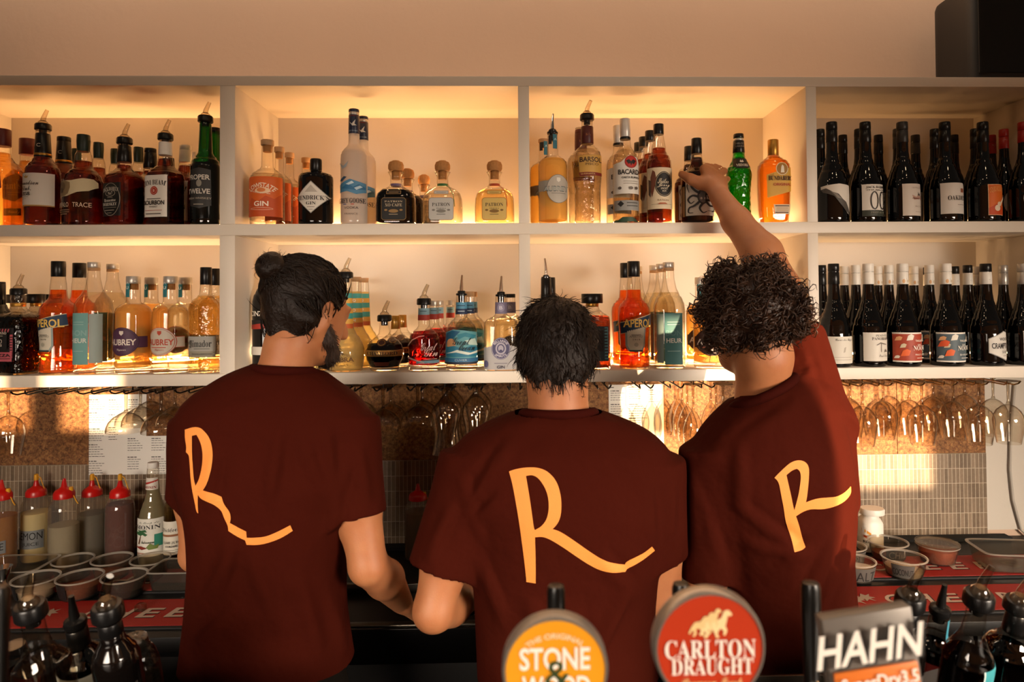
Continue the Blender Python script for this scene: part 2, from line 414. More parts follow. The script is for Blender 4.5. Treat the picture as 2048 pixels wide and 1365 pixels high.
for zf in (MIDZ[1], LOWZ[1]):
    for ci, (a, b) in enumerate(COMPS):
        if ci == 3: b = XR
        if ci == 0: a = XL
        rel(MB().box((a + .01, DEP - .012, zf), (b - .01, DEP - .001, zf + .007)), sh).obj('led_strip', pm('led', 'ffb45c', .5, emit=(3.5 if ci < 3 else .8) if False else 2.0), sh)
# ------------------------------------------------------------------ worktop, cabinets
struct('trim_1', MB().box((-5, .33, CZ), (1.75, .3705, CZ + .012)), matte)
wt = MB().box((-2.6, -.255, CZ - .04), (2.8, .385, CZ))
tag(wt.obj('worktop', pm('worktop_black', '0a0807', .5, bump=.1, bscale=300), bevel=.003), 'long black worktop running under the glass racks', 'worktop')
for i, (a, b) in enumerate(((-2.5, -1.25), (-1.24, -.02), (0, 1.25), (1.26, 2.6))):
    t = thing('bar_fridge', ('black under counter fridge at the left end', 'black under counter fridge below the two men working', 'black under counter fridge behind the three taps', 'black under counter fridge at the right end')[i], 'fridge', ((a + b) / 2, -.1, 0), group='under counter fridges')
    rel(MB().box((a, -.2, .02), (b, .37, CZ - .041)), t).obj('fridge_body', matte, t, bevel=.004)
    for k in range(2):
        x0 = a + .02 + k * (b - a - .03) / 2; x1 = x0 + (b - a - .05) / 2
        d = rel(MB().box((x0, -.235, .12), (x1, -.2005, CZ - .06)), t).obj('door', matte, t, bevel=.004)
        rel(MB().tube([(x0 + .03, -.236, .45), (x0 + .03, -.262, .46), (x0 + .03, -.262, .70), (x0 + .03, -.236, .71)], .006), t).obj('handle', darksteel, d)
# ice well between the two men
sk = thing('ice_well', 'dark steel ice well sunk in the worktop between the left and middle men', 'sink', (-.33, -.1, CZ))
x0, x1 = -.56, -.06
b = MB()
for lo, hi in (((x0, -.25, 0), (x1, -.225, .018)), ((x0, -.02, 0), (x1, .0, .03)), ((x0, -.225, 0), (x0 + .02, -.02, .018)), ((x1 - .02, -.225, 0), (x1, -.02, .018))):
    b.box((lo[0] + .33, lo[1] + .1, lo[2] + .0004), (hi[0] + .33, hi[1] + .1, hi[2]))
b.obj('rim', darksteel, sk, bevel=.003)
MB().box((x0 + .35, -.124, .0005), (x1 + .31, .079, .004)).obj('tray', pm('tray_dark', '15110d', .3, .6), sk)
MB().box((x0 + .33, -.168, -.075), (x1 + .33, -.158, .016)).obj('fascia', pm('fascia', '171514', .25, .8), sk, bevel=.002)
# ------------------------------------------------------------------ bar runner mats
red = pm('mat_red', '8e1108', .55, bump=.3, bscale=500); rubber = pm('mat_rubber', '0e0b0a', .7)
def runner(name, x0, x1, y0, y1, label, text_at, emblem):
    t = thing(name, label, 'bar mat', ((x0 + x1) / 2, (y0 + y1) / 2, CZ), group='rubber bar runners')
    w, d = (x1 - x0) / 2, (y1 - y0) / 2
    MB().box((-w, -d, 0), (w, d, .006)).obj('rubber_base', rubber, t, bevel=.002)
    MB().box((-w + .012, -d + .012, .0061), (w - .012, d - .012, .0075)).obj('printed_face', red, t)
    ops = []
    for ch, x in text_at:
        for dx, dy, c in ((3, 4, '140605'), (0, 0, 'b39a86')):
            ops.append(('T', ch, (x - t.location.x) * 1000 - 25 + dx, (x - t.location.x) * 1000 + 25 + dx, 5 + dy, 56, c, 'm', 0, .18))
    for ex in emblem:
        e = (ex - t.location.x) * 1000
        for ox, oy, s_ in ((-22, 6, 1), (16, -8, .9)):
            q = [(-30, 10), (-14, -6), (-4, -26), (6, -12), (22, -22), (14, -4), (30, 6), (12, 10), (20, 30), (4, 16), (-10, 30), (-8, 12), (-24, 22)]
            ops.append(('G', [(e + ox + a * s_, oy + b * s_) for a, b in q], '9c8672'))
    me = art_mesh('lettering', ops, 1000, lambda y: -y / 1000, lambda x, z, e: (x, z, .0077 + e), maxlen=1, eps0=.0002, step=.00005)
    link('lettering', me, t)
    return t
LX = lambda px, py, Y: float(P(px, py, Y)[0])
lt = [(c, LX(190 + 57 * i, 1228, -.12)) for i, c in enumerate('CHEERS')]
runner('bar_runner', LX(20, 1228, -.12), LX(560, 1228, -.12), -.215, -.03, 'red rubber bar runner at the front edge, left of the man with a bun', lt, [LX(85, 1228, -.12)])
lt = [(c, LX(190 + 52 * i, 1155, .1)) for i, c in enumerate('CHEERS')]
runner('bar_runner', LX(60, 1160, .1), LX(520, 1160, .1), .012, .197, 'red rubber bar runner under the left deli tubs', lt, [LX(105, 1155, .1)])
lt = [(c, LX(1785 + 57 * i, 1218, -.12)) for i, c in enumerate('CHEERS')]
runner('bar_runner', LX(1600, 1218, -.12), LX(2130, 1218, -.12), -.215, -.03, 'red rubber bar runner at the front edge behind the grey tap badge', lt, [LX(1722, 1218, -.12)])
lt = [(c, LX(1752 + 54 * i, 1152, .1)) for i, c in enumerate('CHEERS')]
runner('bar_runner', LX(1600, 1152, .1), LX(2100, 1152, .1), .012, .197, 'red rubber bar runner under the right deli tubs', lt, [LX(1690, 1152, .1)])
# ------------------------------------------------------------------ papers on the wall
paperm = pm('paper', 'e9e4da', .6); ink = '4b4742'
def paper(x0, x1, y0, y1, label, blocks, Y=.3715):
    a, b = P(x0, y0, Y), P(x1, y1, Y); sc = S(Y); cx, cz = (a[0] + b[0]) / 2, (a[2] + b[2]) / 2
    w, h = (b[0] - a[0]) / 2, (a[2] - b[2]) / 2
    n = 14; V = []; Fc = []
    for i in range(n + 1):
        for j in range(2):
            V.append((-w + 2 * w * i / n, -.0018 - .0016 * math.sin(i * .9) * (1 if j else .4), h * (1 - 2 * j)))
    for i in range(n): Fc.append((2 * i, 2 * i + 1, 2 * i + 3, 2 * i + 2))
    o = MB().add(V, Fc).obj('recipe_sheet', paperm, ang=180); o.location = (cx, Y, cz)
    tag(o, label, 'paper', 'recipe sheets on the cork')
    rnd = random.Random(x0); ops = []
    for bx, by, nl, bw in blocks:
        for k in range(nl):
            L_ = bw * (.5 if k == 0 else rnd.uniform(.55, 1)); th = 1.7 if k == 0 else 1.0; x = bx
            while x < bx + L_:
                wl = rnd.uniform(2, 7); ops.append(('G', [(x, by + k * 4.6), (x + wl, by + k * 4.6), (x + wl, by + k * 4.6 + th), (x, by + k * 4.6 + th)], ink)); x += wl + 1.2
    p0, p1 = x0, y0
    me = art_mesh('print', [('G', [(qx - (x0 + x1) / 2, qy - (y0 + y1) / 2) for qx, qy in op[1]], op[2]) for op in ops], sc, lambda y: -y / sc, lambda x, z, e: (x, -.0042, z), maxlen=1)
    link('print', me, o)
    return o
paper(179, 293, 790, 949, 'white recipe sheet on cork, behind the hanging coupe glasses', [(181, 800, 5, 30), (181, 826, 5, 32), (181, 857, 6, 33), (181, 888, 6, 32), (181, 920, 6, 30), (219, 801, 5, 26), (219, 830, 4, 24), (219, 855, 6, 18), (257, 801, 6, 28)], .370)
paper(256, 352, 873, 948, 'white recipe sheet on the tiles, right behind the pale syrup bottle', [(258, 877, 6, 32), (304, 877, 6, 34), (258, 913, 6, 32), (304, 913, 8, 36)], .3655)
paper(1217, 1328, 770, 908, 'white recipe sheet on cork between the middle and right men', [(1221, 774, 1, 16), (1221, 781, 5, 28), (1221, 808, 6, 28), (1258, 774, 6, 30), (1258, 808, 7, 34), (1296, 780, 6, 24), (1258, 836, 5, 26)], .3725)
# ------------------------------------------------------------------ black speaker on the shelving
a = P(1950, 152, .02)
sp_ = MB().rings([(0, .128, .115, 6), (.004, .132, .118, 6), (.30, .132, .118, 6), (.315, .128, .114, 6), (.322, .115, .10, 6)], 40)
t = thing('loudspeaker', 'large black rounded loudspeaker on top of the shelving at the right', 'speaker', (a[0] + .132, .135, TOPZ[1]))
sp_.obj('cabinet', pm('speaker_black', '0b0a09', .6), t)
MB().rings([(.02, .121, .004, 8), (.30, .121, .004, 8)], 24, c=(0, -.119)).obj('grille', pm('grille_black', '080808', .8, bump=.6, bscale=900), t)
# power lead hanging on the right wall
b = MB().tube([P(2030, 770, .365), P(2022, 860, .365), P(2020, 940, .365), P(2026, 1000, .365), P(2042, 1060, .365), P(2075, 1090, .365)], .0045)
tag(b.obj('power_lead', pm('lead_grey', 'b8b0a4', .5)), 'pale grey lead hanging down the bare wall at the right', 'cable')
# ================================================================== bottles
clear = thin_glass('clear_glass', 'f9f6f0', '857c6f', pwr=3.6)
clear_b = thin_glass('clear_glass_textured', 'f6f2e9', '857c6f', pwr=3.2, bump=.9, bscale=55)
frost = thin_glass('frosted_glass', 'f1ece6', 'cfc6bd', haze=.62)
green_g = thin_glass('green_glass', '2f9a35', '0a2a0c')
green_t = thin_glass('green_textured', '4fd44a', '0d4f12', bump=1.0, bscale=45)
brown_g = thin_glass('amber_glass', 'c88a48', '2a1206')
dark_g = pm('dark_bottle_glass', '050404', .06, spec=.6)
olive_g = pm('olive_bottle_glass', '0c0f09', .08, spec=.6)
greendark = pm('green_bottle_dark', '07120a', .08, spec=.6)
blackcap = pm('cap_black', '0d0c0c', .3, spec=.4)
spoutm = thin_glass('spout_plastic', 'e9e2d6', '6e675c')
woodcap = pm('cap_wood', 'b08a62', .6, var=.15, vscale=60)
corkcap = pm('cap_cork', 'a8743f', .75, var=.3, vscale=120, bump=.3)
bronze = pm('cap_gold', 'b98a3c', .35, .8)
silver = pm('cap_silver', 'c9c4bc', .35, .6)
whitecap = pm('cap_white', 'e4ded4', .4)
wornwhite = pm('cap_white_silver', 'd6d2cc', .35, .3)
redcap = pm('cap_red', 'a31510', .35)
darkred = pm('cap_dark_red', '5c110f', .4)
dkgreen = pm('cap_dark_green', '12261c', .4)
navy = pm('cap_navy', '16233f', .35)
maroon = pm('cap_maroon', '4b120e', .45)
orangecap = pm('cap_orange_red', 'a3300f', .4)
Lq = dict(whisky=liquid('drink_amber', 'eaaa50'), dark=liquid('drink_dark_amber', '96400f', clear=.6), mahog=liquid('drink_mahogany', '5e1c08', clear=.6),
          water=liquid('drink_clear', 'f6efe0'), yellow=liquid('drink_yellow', 'fcd880', haze=.5), gold=liquid('drink_gold', 'f6dc9c'), pale=liquid('drink_pale', 'fbf4de'),
          aper=liquid('drink_orange_red', 'f8781c', haze=.2), rum=liquid('drink_rum', 'a3420f'), bundy=liquid('drink_golden_rum', 'd07a1c'), coffee=liquid('drink_coffee', '100704', clear=.1),
          ruby=liquid('drink_ruby', 'a80f0c', haze=.12), green=liquid('drink_green', '2fae2c', haze=.3, bump=.8, bscale=50), lemon=liquid('drink_cloudy_lemon', 'f4e0a0', haze=.55), berry=liquid('drink_berry', '1c0506', clear=.15))
FL = {'U': MIDZ[1], 'L': LOWZ[1]}
KN = {}
def seg_rings(mb, rows, seg=28, mat=0, n=2.0, dyr=1.0, rmax=None, base=True):
    """rows: (z, r) bottom to top"""
    R = []
    rmax = rmax or max(r for z, r in rows)
    for z, r in rows:
        t = min(1, max(0, (r / rmax - .55) / .35)); nn = 2 + (n - 2) * t; dd = 1 + (dyr - 1) * t
        R.append((z, r, r * dd, nn))
    return mb.rings(R, seg, mat)
def K(name, d, cx, fl, prof, liq=None, fill=0, glass=None, caps=(), sleeves=(), labels=(), n=2.0, dyr=1.0, Y=.055, base=.010, extra=None, cat='bottle', tall=None):
    KN[name] = dict(name=name, d=d, cx=cx, fl=fl, prof=prof, liq=liq, fill=fill, glass=glass or clear, caps=caps, sleeves=sleeves, labels=labels, n=n, dyr=dyr, Y=Y, base=base, extra=extra, cat=cat, parts=None, tall=tall)
def kz(k):
    fl = FL[k['fl']] if isinstance(k['fl'], str) else k['fl']
    z0 = float(P(k['cx'], 500, k['Y'])[2]); z1 = float(P(k['cx'], 600, k['Y'])[2]); sl = (z1 - z0) / 100
    return lambda py: z0 + (np.asarray(py, float) - 500) * sl - fl
def kbuild(k):
    if k['parts']: return k['parts']
    zt = kz(k); sc = S(k['Y']); n, dyr = k['n'], k['dyr']
    rows = [(float(zt(py)), hw / sc) for py, hw in k['prof']][::-1]
    rows = [q for q in rows if q[0] > .012]; rb = rows[0][1]
    rows = [(0, rb * .90), (.0025, rb * .975), (.007, rb)] + rows
    k['top'] = rows[-1][0]; k['topr'] = rows[-1][1]; rmax = max(r for z, r in rows)
    zz = np.array([q[0] for q in rows]); rr = np.array([q[1] for q in rows])
    # smooth the silhouette a little
    zf = np.unique(np.concatenate([zz, np.linspace(0, rows[-1][0], 40)])); rf = np.interp(zf, zz, rr)
    for _ in range(2):
        r2 = rf.copy(); r2[2:-2] = .25 * rf[1:-3] + .5 * rf[2:-2] + .25 * rf[3:-1]; rf = r2
    fine = list(zip(zf, rf))
    parts = []
    nm = k['name']
    parts.append(('glass', seg_rings(MB(), fine, 32, n=n, dyr=dyr, rmax=rmax).mesh(nm + '_glass', [k['glass']], ang=50), None))
    if k['liq']:
        zl = float(zt(k['fill'])); L_ = [(z, max(.002, r - .0024)) for z, r in fine if k['base'] < z < zl]
        rl = float(np.interp(zl, zf, rf)) - .0024; r0 = float(np.interp(k['base'], zf, rf)) - .0024
        L_ = [(k['base'] - .002, r0 * .93), (k['base'], r0)] + L_ + [(zl, max(.002, rl))]
        parts.append(('liquid', seg_rings(MB(), L_, 32, n=n, dyr=dyr, rmax=rmax).mesh(nm + '_liquid', [k['liq']], ang=50), None))
    def capmesh(nmx, mt, prof, nn=2.0):
        rws = [(float(zt(py)), hw / sc) for py, hw in prof][::-1]
        z0, z1 = rws[0][0], rws[-1][0]; e = min(.0015, (z1 - z0) / 5)
        rws = [(z0, rws[0][1] - .0006), (z0 + e * .6, rws[0][1])] + [(z, r) for z, r in rws[1:-1]] + [(z1 - e, rws[-1][1]), (z1, rws[-1][1] - .0012)]
        return MB().rings([(z, r, r, nn) for z, r in rws], 28).mesh(nmx, [mt], ang=45)
    k['capparts'] = [(c[2] if len(c) > 2 else 'cap', capmesh(nm + '_cap', c[0], c[1]), None) for c in k['caps']]
    for c in k['sleeves']:
        parts.append((c[2] if len(c) > 2 else 'capsule', capmesh(nm + '_sleeve', c[0], c[1]), None))
    def place(x, z, e):
        r = float(np.interp(z, zf, rf)); t = min(1, max(0, (r / rmax - .55) / .35)); nn = 2 + (n - 2) * t; dd = 1 + (dyr - 1) * t
        q = min(.97, abs(x) / r); xx = math.copysign(q * r, x)
        yy = -r * dd * (1 - q ** nn) ** (1 / nn)
        L2 = math.hypot(xx, yy); s_ = (L2 + e) / L2
        return (xx * s_, yy * s_ - e * .2, z)
    for lname, ops in k['labels']:
        parts.append((lname, art_mesh(nm + '_' + lname, ops, sc, lambda y: zt(y), place), None))
    if k['extra']: parts += k['extra'](k, zt, sc)
    k['parts'] = parts; k['zt'] = zt
    return parts
PM = {}
def pourer(kind, parent, z, r, lean=0, rz=0):
    if kind not in PM:
        if kind == 'clear':
            c = MB().rings([(-.012, .010, .010, 2), (0, .0105, .0105, 2), (.0005, .0205, .0205, 2), (.003, .0225, .0225, 2), (.017, .0222, .0222, 2), (.021, .0195, .0195, 2), (.0215, .015, .015, 2)], 28)
            s_ = MB().rings([(.0213, .0145, .0145, 2), (.026, .0135, .0135, 2), (.031, .0085, .0085, 2)], 16).tube([(0, 0, .030), (.001, 0, .038), (.006, 0, .050), (.0125, 0, .064)], [.0078, .007, .0062, .0052], 10)
            PM[kind] = (c.mesh('pourer_collar', [blackcap]), s_.mesh('pourer_spout', [spoutm]))
        elif kind == 'chrome':
            c = MB().rings([(-.022, .009, .009, 2), (0, .0105, .0105, 2), (.0005, .0165, .0165, 2), (.004, .0175, .0175, 2), (.007, .0165, .0165, 2), (.0085, .012, .012, 2), (.012, .0125, .0125, 2), (.0155, .010, .010, 2)], 24)
            s_ = MB().tube([(0, 0, .015), (0, 0, .028), (.0008, 0, .045), (.002, 0, .064)], [.0068, .0062, .0046, .0030], 12)
            PM[kind] = (c.mesh('pourer_collar', [blackcap]), s_.mesh('pourer_spout', [chrome]))
        elif kind == 'slim':
            c = MB().rings([(-.01, .009, .009, 2), (0, .0095, .0095, 2), (.004, .0095, .0095, 2), (.006, .006, .006, 2)], 20)
            s_ = MB().tube([(0, 0, .005), (0, 0, .025), (-.002, 0, .045), (-.0035, 0, .058)], [.0055, .005, .004, .0032], 10)
            PM[kind] = (c.mesh('pourer_collar', [blackcap]), s_.mesh('pourer_spout', [chrome]))
        elif kind == 'black':
            c = MB().rings([(-.015, .010, .010, 2), (0, .0105, .0105, 2), (.0005, .0165, .0165, 2), (.006, .0175, .0175, 2), (.012, .0165, .0165, 2), (.016, .011, .011, 2)], 24)
            s_ = MB().tube([(0, 0, .014), (0, 0, .03), (.0005, 0, .046), (.001, 0, .060)], [.008, .0068, .005, .0042], 12)
            PM[kind] = (c.mesh('pourer_collar', [blackcap]), s_.mesh('pourer_spout', [black]))
    a, b = PM[kind]
    p = link('pourer', a, parent); p.location = (0, 0, z); p.rotation_euler = (0, lean, rz)
    s_ = link('spout', b, p)
    return p
PLACED = {}
def bottle(kname, px, Y, label, pour=None, rot=0, group=None, x=None, hgt=None, rs=1.0):
    k = KN[kname]; kbuild(k); zt = kz(k)
    fl = FL[k['fl']] if isinstance(k['fl'], str) else k['fl']
    pyr = k['prof'][0][0] if hgt is None else hgt
    X = float(P(px, pyr, Y)[0]) if x is None else x
    r = max(q for _, q in k['prof']) / S(k['Y']) * (1.16 if k['n'] >= 4.9 and rot else 1.04 if k['n'] > 2.5 else 1.0) * rs
    if x is None:
        PL = PLACED.setdefault(round(fl, 2), [])
        back = .366 if fl > 1 else .36
        free = lambda X_, Y_: all(math.hypot(X_ - a, Y_ - b) > r + c + .003 for a, b, c in PL)
        Y = min(Y, back - r); X0, Y0 = float(P(px, pyr, Y)[0]), Y
        best = None; r0 = r
        for fac in (1, .93, .86, .79, .72):
            if best: break
            r = r0 * fac
            for dy in range(0, 60):
                for sg in (1, -1):
                    Yt = Y0 + sg * dy * .003
                    if Yt + r > back or Yt - r < .002: continue
                    for dxx in (0, .006, -.006, .012, -.012, .018, -.018, .026, -.026, .036, -.036):
                        Xt = float(P(px, pyr, Yt)[0]) + dxx
                        if free(Xt, Yt):
                            c = dy * .003 + abs(dxx) * 4
                            if best is None or c < best[0]: best = (c, Xt, Yt)
        if best: X, Y = best[1], best[2]; rs *= r / r0
        else: print('CROWDED', kname, px); X, Y = X0, Y0
        PL.append((X, Y, r))
    t = thing('wine_bottle' if k['cat'] == 'wine' else 'bottle', label, 'wine bottle' if k['cat'] == 'wine' else 'bottle', (X, Y, fl + .0002), math.radians(rot), group)
    t.scale = (rs, rs, 1)
    for nm, me, _ in k['parts']: link(nm, me, t)
    if pour: pourer(pour, t, k['top'] + .0003, k['topr'], rz=math.radians(-rot))
    else:
        for nm, me, _ in k['capparts']: link(nm, me, t)
    return t
ORD = ['directly behind', 'second in line behind', 'third in line behind', 'fourth in line behind']
QUEUE = []
def flush():
    for a, kw in QUEUE: bottle(*a, **kw)
    QUEUE.clear()
def line(kname, spots, pour=None, rot=0, front=None, fd=None):
    """spots: front bottle first, then those standing behind it"""
    k = KN[kname]; d = k['d']
    g = 'bottles like the %s' % d if len(spots) > 1 else None
    r = max(q for _, q in k['prof']) / S(k['Y']) * (1.18 if k['n'] > 5 and rot else 1.0); n = len(spots)
    rs = min(1.0, max(.8, (.358 - 2 * r) / max(.01, (n - 1) * 2 * r + (n - 1) * .002)))
    for i, (px, Y) in enumerate(spots):
        if i == 0: lab = front or (d + (' and a pouring spout' if pour else ' at the front'))
        else: lab = 'sealed bottle %s the %s' % (ORD[i - 1], fd or d)
        QUEUE.append(((kname, px, Y, lab, None, rot, g), dict(rs=rs))) if i else bottle(kname, px, Y, lab, pour, rot, g)
T = 'T'
# ---- upper row, first compartment
K('grants', 'amber whisky bottle with dark red label', 4, 'U', [(258, 13), (291, 14), (304, 14), (314, 16), (325, 24), (337, 32), (350, 36), (447, 38)], Lq['whisky'], 305, n=3.2,
  caps=[(darkred, [(257, 15.5), (291, 15.5)])], labels=[('label', [('G', [(-30, 348), (0, 336), (22, 350), (24, 380), (0, 396), (-30, 388)], '6e1712'), (T, "Grant's", -37, 12, 362, 15, 'e8d8c4', 'b'), ('R', -14, 11, 376, 377, 'c9a27a'), ('R', -12, 8, 381, 382, 'c9a27a'), ('R', -22, 13, 410, 425, '15100d'), (T, 'Family', -12, 11, 418, 8, 'c9b18a', 'c')])])
line('grants', [(4, .055), (56, .14)])
K('canadian', 'dark brown whisky bottle with tall white script label', 86, 'U', [(261, 12), (268, 12), (309, 14), (317, 15), (327, 22), (336, 28.5), (350, 31), (447, 31.5)], Lq['mahog'], 275,
  sleeves=[(blackcap, [(267, 12.5), (300, 14), (315, 15)], 'capsule'), (bronze, [(307, 14.8), (312, 15.3)], 'gold_band')], caps=[(blackcap, [(258, 12.5), (269, 12.5)])],
  labels=[('label', [('R', -30, 29.5, 351, 416, 'd8d0c4'), ('R', -30, 29.5, 414, 416.5, 'b08a4a'), ('G', [(-14, 361), (-17, 356), (-12, 358), (-11, 354), (-9, 358), (-5, 356), (-8, 361)], 'b0904a'), (T, 'Canadian', -27, 12, 370, 9, '2a221c', 'c'), (T, 'Club.', -22, 0, 381, 10, '2a221c', 'c'), (T, '1858', -22, -2, 392, 7.5, '2a221c', 'b'), ('R', -21, -4, 398, 398.8, '8a7a68'), ('R', -21, -8, 402, 402.6, '8a7a68')]), ('neck_lettering', [(T, 'C', -3, 4, 292, 7, 'cfc4b4')])])
line('canadian', [(86, .055), (128, .145)], 'clear')
K('buffalo', 'bulbous bourbon bottle with torn cream band', 167, 'U', [(290, 10), (302, 11), (308, 14), (320, 16), (334, 16.5), (341, 22), (350, 30), (362, 34.5), (380, 36), (447, 36)], Lq['dark'], 323, caps=[(dkgreen, [(269, 11.5), (282, 12), (303, 11)])],
  labels=[('label', [('G', [(-35, 372), (-20, 366), (0, 366), (18, 361), (30, 362), (34.5, 368), (35, 378), (26, 386), (10, 389), (-8, 397), (-24, 398), (-34, 402)], 'cfc09a'),
                     ('G', [(-33, 373), (-26, 368), (-14, 366), (-3, 370), (-2, 380), (-6, 392), (-14, 397), (-27, 397), (-33, 388)], '8a7452'), ('D', -20, 378, 8, 9, '6a5438'), ('G', [(-30, 372), (-27, 367), (-24, 375)], '4a3a26'), ('D', -20, 386, 4, 5, '493a28'),
                     (T, 'BUFFALO', -33, -4, 414, 9, 'cfc0a4'), (T, 'TRACE', 3, 29, 414, 9, 'cfc0a4'), ('R', -24, -2, 424, 425, 'a89878'), ('R', -24, -2, 428, 429, 'a89878'), ('R', -20, -6, 432, 433, 'a89878')])])
line('buffalo', [(167, .055), (197, .14), (231, .225), (153, .165), (277, .31)])
K('jack', 'square whiskey bottle with black label', 249, 'U', [(288, 10.5), (298, 10.5), (325, 12), (338, 14), (344, 19), (350, 25), (357, 27), (366, 27.5), (447, 27.5)], Lq['dark'], 330, n=7, sleeves=[(blackcap, [(291, 11.8), (306, 12.5), (324, 13)])], caps=[(blackcap, [(282, 11.5), (292, 11.5)])],
  labels=[('label', [('R', -24.5, 24.5, 369, 435, '14110f'), ('C', 0, 402, 24, 32.5, 1, 'a39a8c'), (T, "JACK DANIEL'S", -20, 20, 381, 8, 'd8d0c2', 'b', 60), ('C', 0, 390, 13, 6.5, 1, 'b5ac9c'), (T, 'No7', -6, 6, 390, 6, 'd8d0c2', 'b'), ('R', -7, 7, 398, 399, 'a39a8c'), (T, 'Tennessee', -15, 15, 404, 6, 'd8d0c2', 'f'), (T, 'WHISKEY', -18, 18, 412, 6, 'd8d0c2', 'b'), ('R', -17, 17, 418, 419, '8a8274'), ('R', -12, 12, 423, 425, '8a8274'), ('R', -6, 6, 428.5, 430, '8a8274')]), ('neck_lettering', [(T, 'No7', -5, 5, 313, 5, 'b5ac9c', 'b')])])
line('jack', [(249, .06), (297, .15), (316, .24)], 'clear', -24)
K('beam', 'square bourbon bottle with white label and red seal', 331, 'U', [(280, 11), (285, 11), (311, 12), (322, 14), (334, 16), (340, 21), (347, 26), (356, 28), (447, 28.5)], Lq['dark'], 318, n=5.5, sleeves=[(whitecap, [(284, 11.9), (310, 12.6)], 'neck_label')], caps=[(wornwhite, [(274, 11.5), (285, 11.5)])],
  labels=[('label', [('R', -25.5, 25.5, 354, 437, 'ddd6cb'), (T, 'JIM BEAM', -24, 24, 369, 11, '26201c', 'b', 90), ('D', 0, 385, 8, 8.5, 'a5281a'), ('C', 0, 385, 6, 6.3, .8, 'd89a80'), (T, 'B', -2, 2, 385, 5, 'e2c0b0', 'b'), ('R', -15, 15, 400.5, 402, '6a5e54'), (T, 'BOURBON', -22, 22, 409, 9, '26201c', 'm'), (T, 'WHISKEY', -9, 9, 417, 3.5, '26201c'), ('R', -18, 18, 424, 425, 'a0402c'), ('R', -16, 16, 430, 432, '5a5048')])])
line('beam', [(331, .06), (360, .15), (386, .24)], 'clear', -15)
K('proper', 'tall green whiskey bottle with black label', 411, 'U', [(244, 10), (248, 11), (300, 13), (306, 13.5), (313, 18), (320, 24), (330, 27), (447, 27.5)], liquid('drink_green_dark', '142a12', clear=.2), 327, green_g, sleeves=[(pm('shoulder_black', '0a0d0b', .15), [(329, 26.8), (336, 27.7), (440, 27.8)], 'wrap_label')], caps=[(blackcap, [(240, 10.8), (250, 10.8)])],
  labels=[('label', [('G', [(-19, 343), (0, 339), (19, 343), (20, 414), (0, 420), (-20, 414)], '2b2a28'), (T, 'PROPER', -24, 18, 358, 10, 'cfc8bc', 'm'), ('D', 0, 370, 5, 7, '8a8478'), (T, 'TWELVE', -24, 18, 386, 10, 'cfc8bc', 'm'), (T, 'IRISH WHISKEY', -22, 20, 400, 4, 'b0a898'), ('R', -10, 8, 411, 413, '8a8478')]), ('neck_strip', [('R', -6, -3.5, 250, 290, '0e120e')])])
line('proper', [(411, .06), (430, .15)], 'clear')
# ---- upper row, second compartment
K('lowstate', 'round gin bottle with orange label', 535, 'U', [(292, 10.5), (335, 11.5), (340, 16), (347, 27), (353, 31), (360, 33), (447, 33)], Lq['water'], 350, caps=[(woodcap, [(280, 12.3), (291, 12.3)]), (corkcap, [(291, 9), (304, 8.5)], 'stopper')], base=.016,
  labels=[('label', [('R', -32, 32, 358, 437, 'd4601c'), ('G', [(-31, 420), (-20, 400), (-6, 408), (8, 396), (22, 402), (31, 392), (31, 437), (-31, 437)], 'bd4a14'), (T, 'LOWSTATE', -27, 27, 375, 9, 'f2d8bc', 'm', 34), ('D', 2, 386, 14, 6, 'f0c9a2'), ('D', 0, 385, 8, 4, 'd8783a'), ('R', 10, 16, 392, 393, 'f2d8bc'), (T, 'NORTH DISTILLERY', -18, 20, 391, 3, 'f2d8bc', 's', -40), (T, 'GIN', -13, 13, 412, 10, 'f6e2cc', 'm'), ('C', 0, 422, 20, 2.5, .6, 'f2d8bc')])])
line('lowstate', [(535, .055), (558.5, .14), (579, .225), (597, .31)])
K('hendricks', 'black apothecary gin bottle with white diamond label', 632, 'U', [(335, 11), (344, 11), (347, 20), (350, 30), (354, 33), (360, 33.5), (447, 33.5)], None, 0, dark_g, caps=[(blackcap, [(318, 11), (322, 11.5), (341, 11.5)])],
  labels=[('label', [('G', [(0, 367), (32.5, 399), (0, 431), (-32.5, 399)], '9a948a'), ('G', [(0, 369), (31, 399), (0, 429), (-31, 399)], 'd9d2c6'), ('G', [(0, 375), (12, 389), (-12, 389)], 'b6ada0'), (T, "HENDRICK'S", -30, 30, 400, 9, '1b1714', 'b'), (T, 'GIN', -9, 9, 411, 6, '1b1714', 'b'), ('R', -7, 7, 418, 419, '6a6258'), ('R', -4, 4, 423, 423.8, '6a6258')])])
line('hendricks', [(632, .055)])
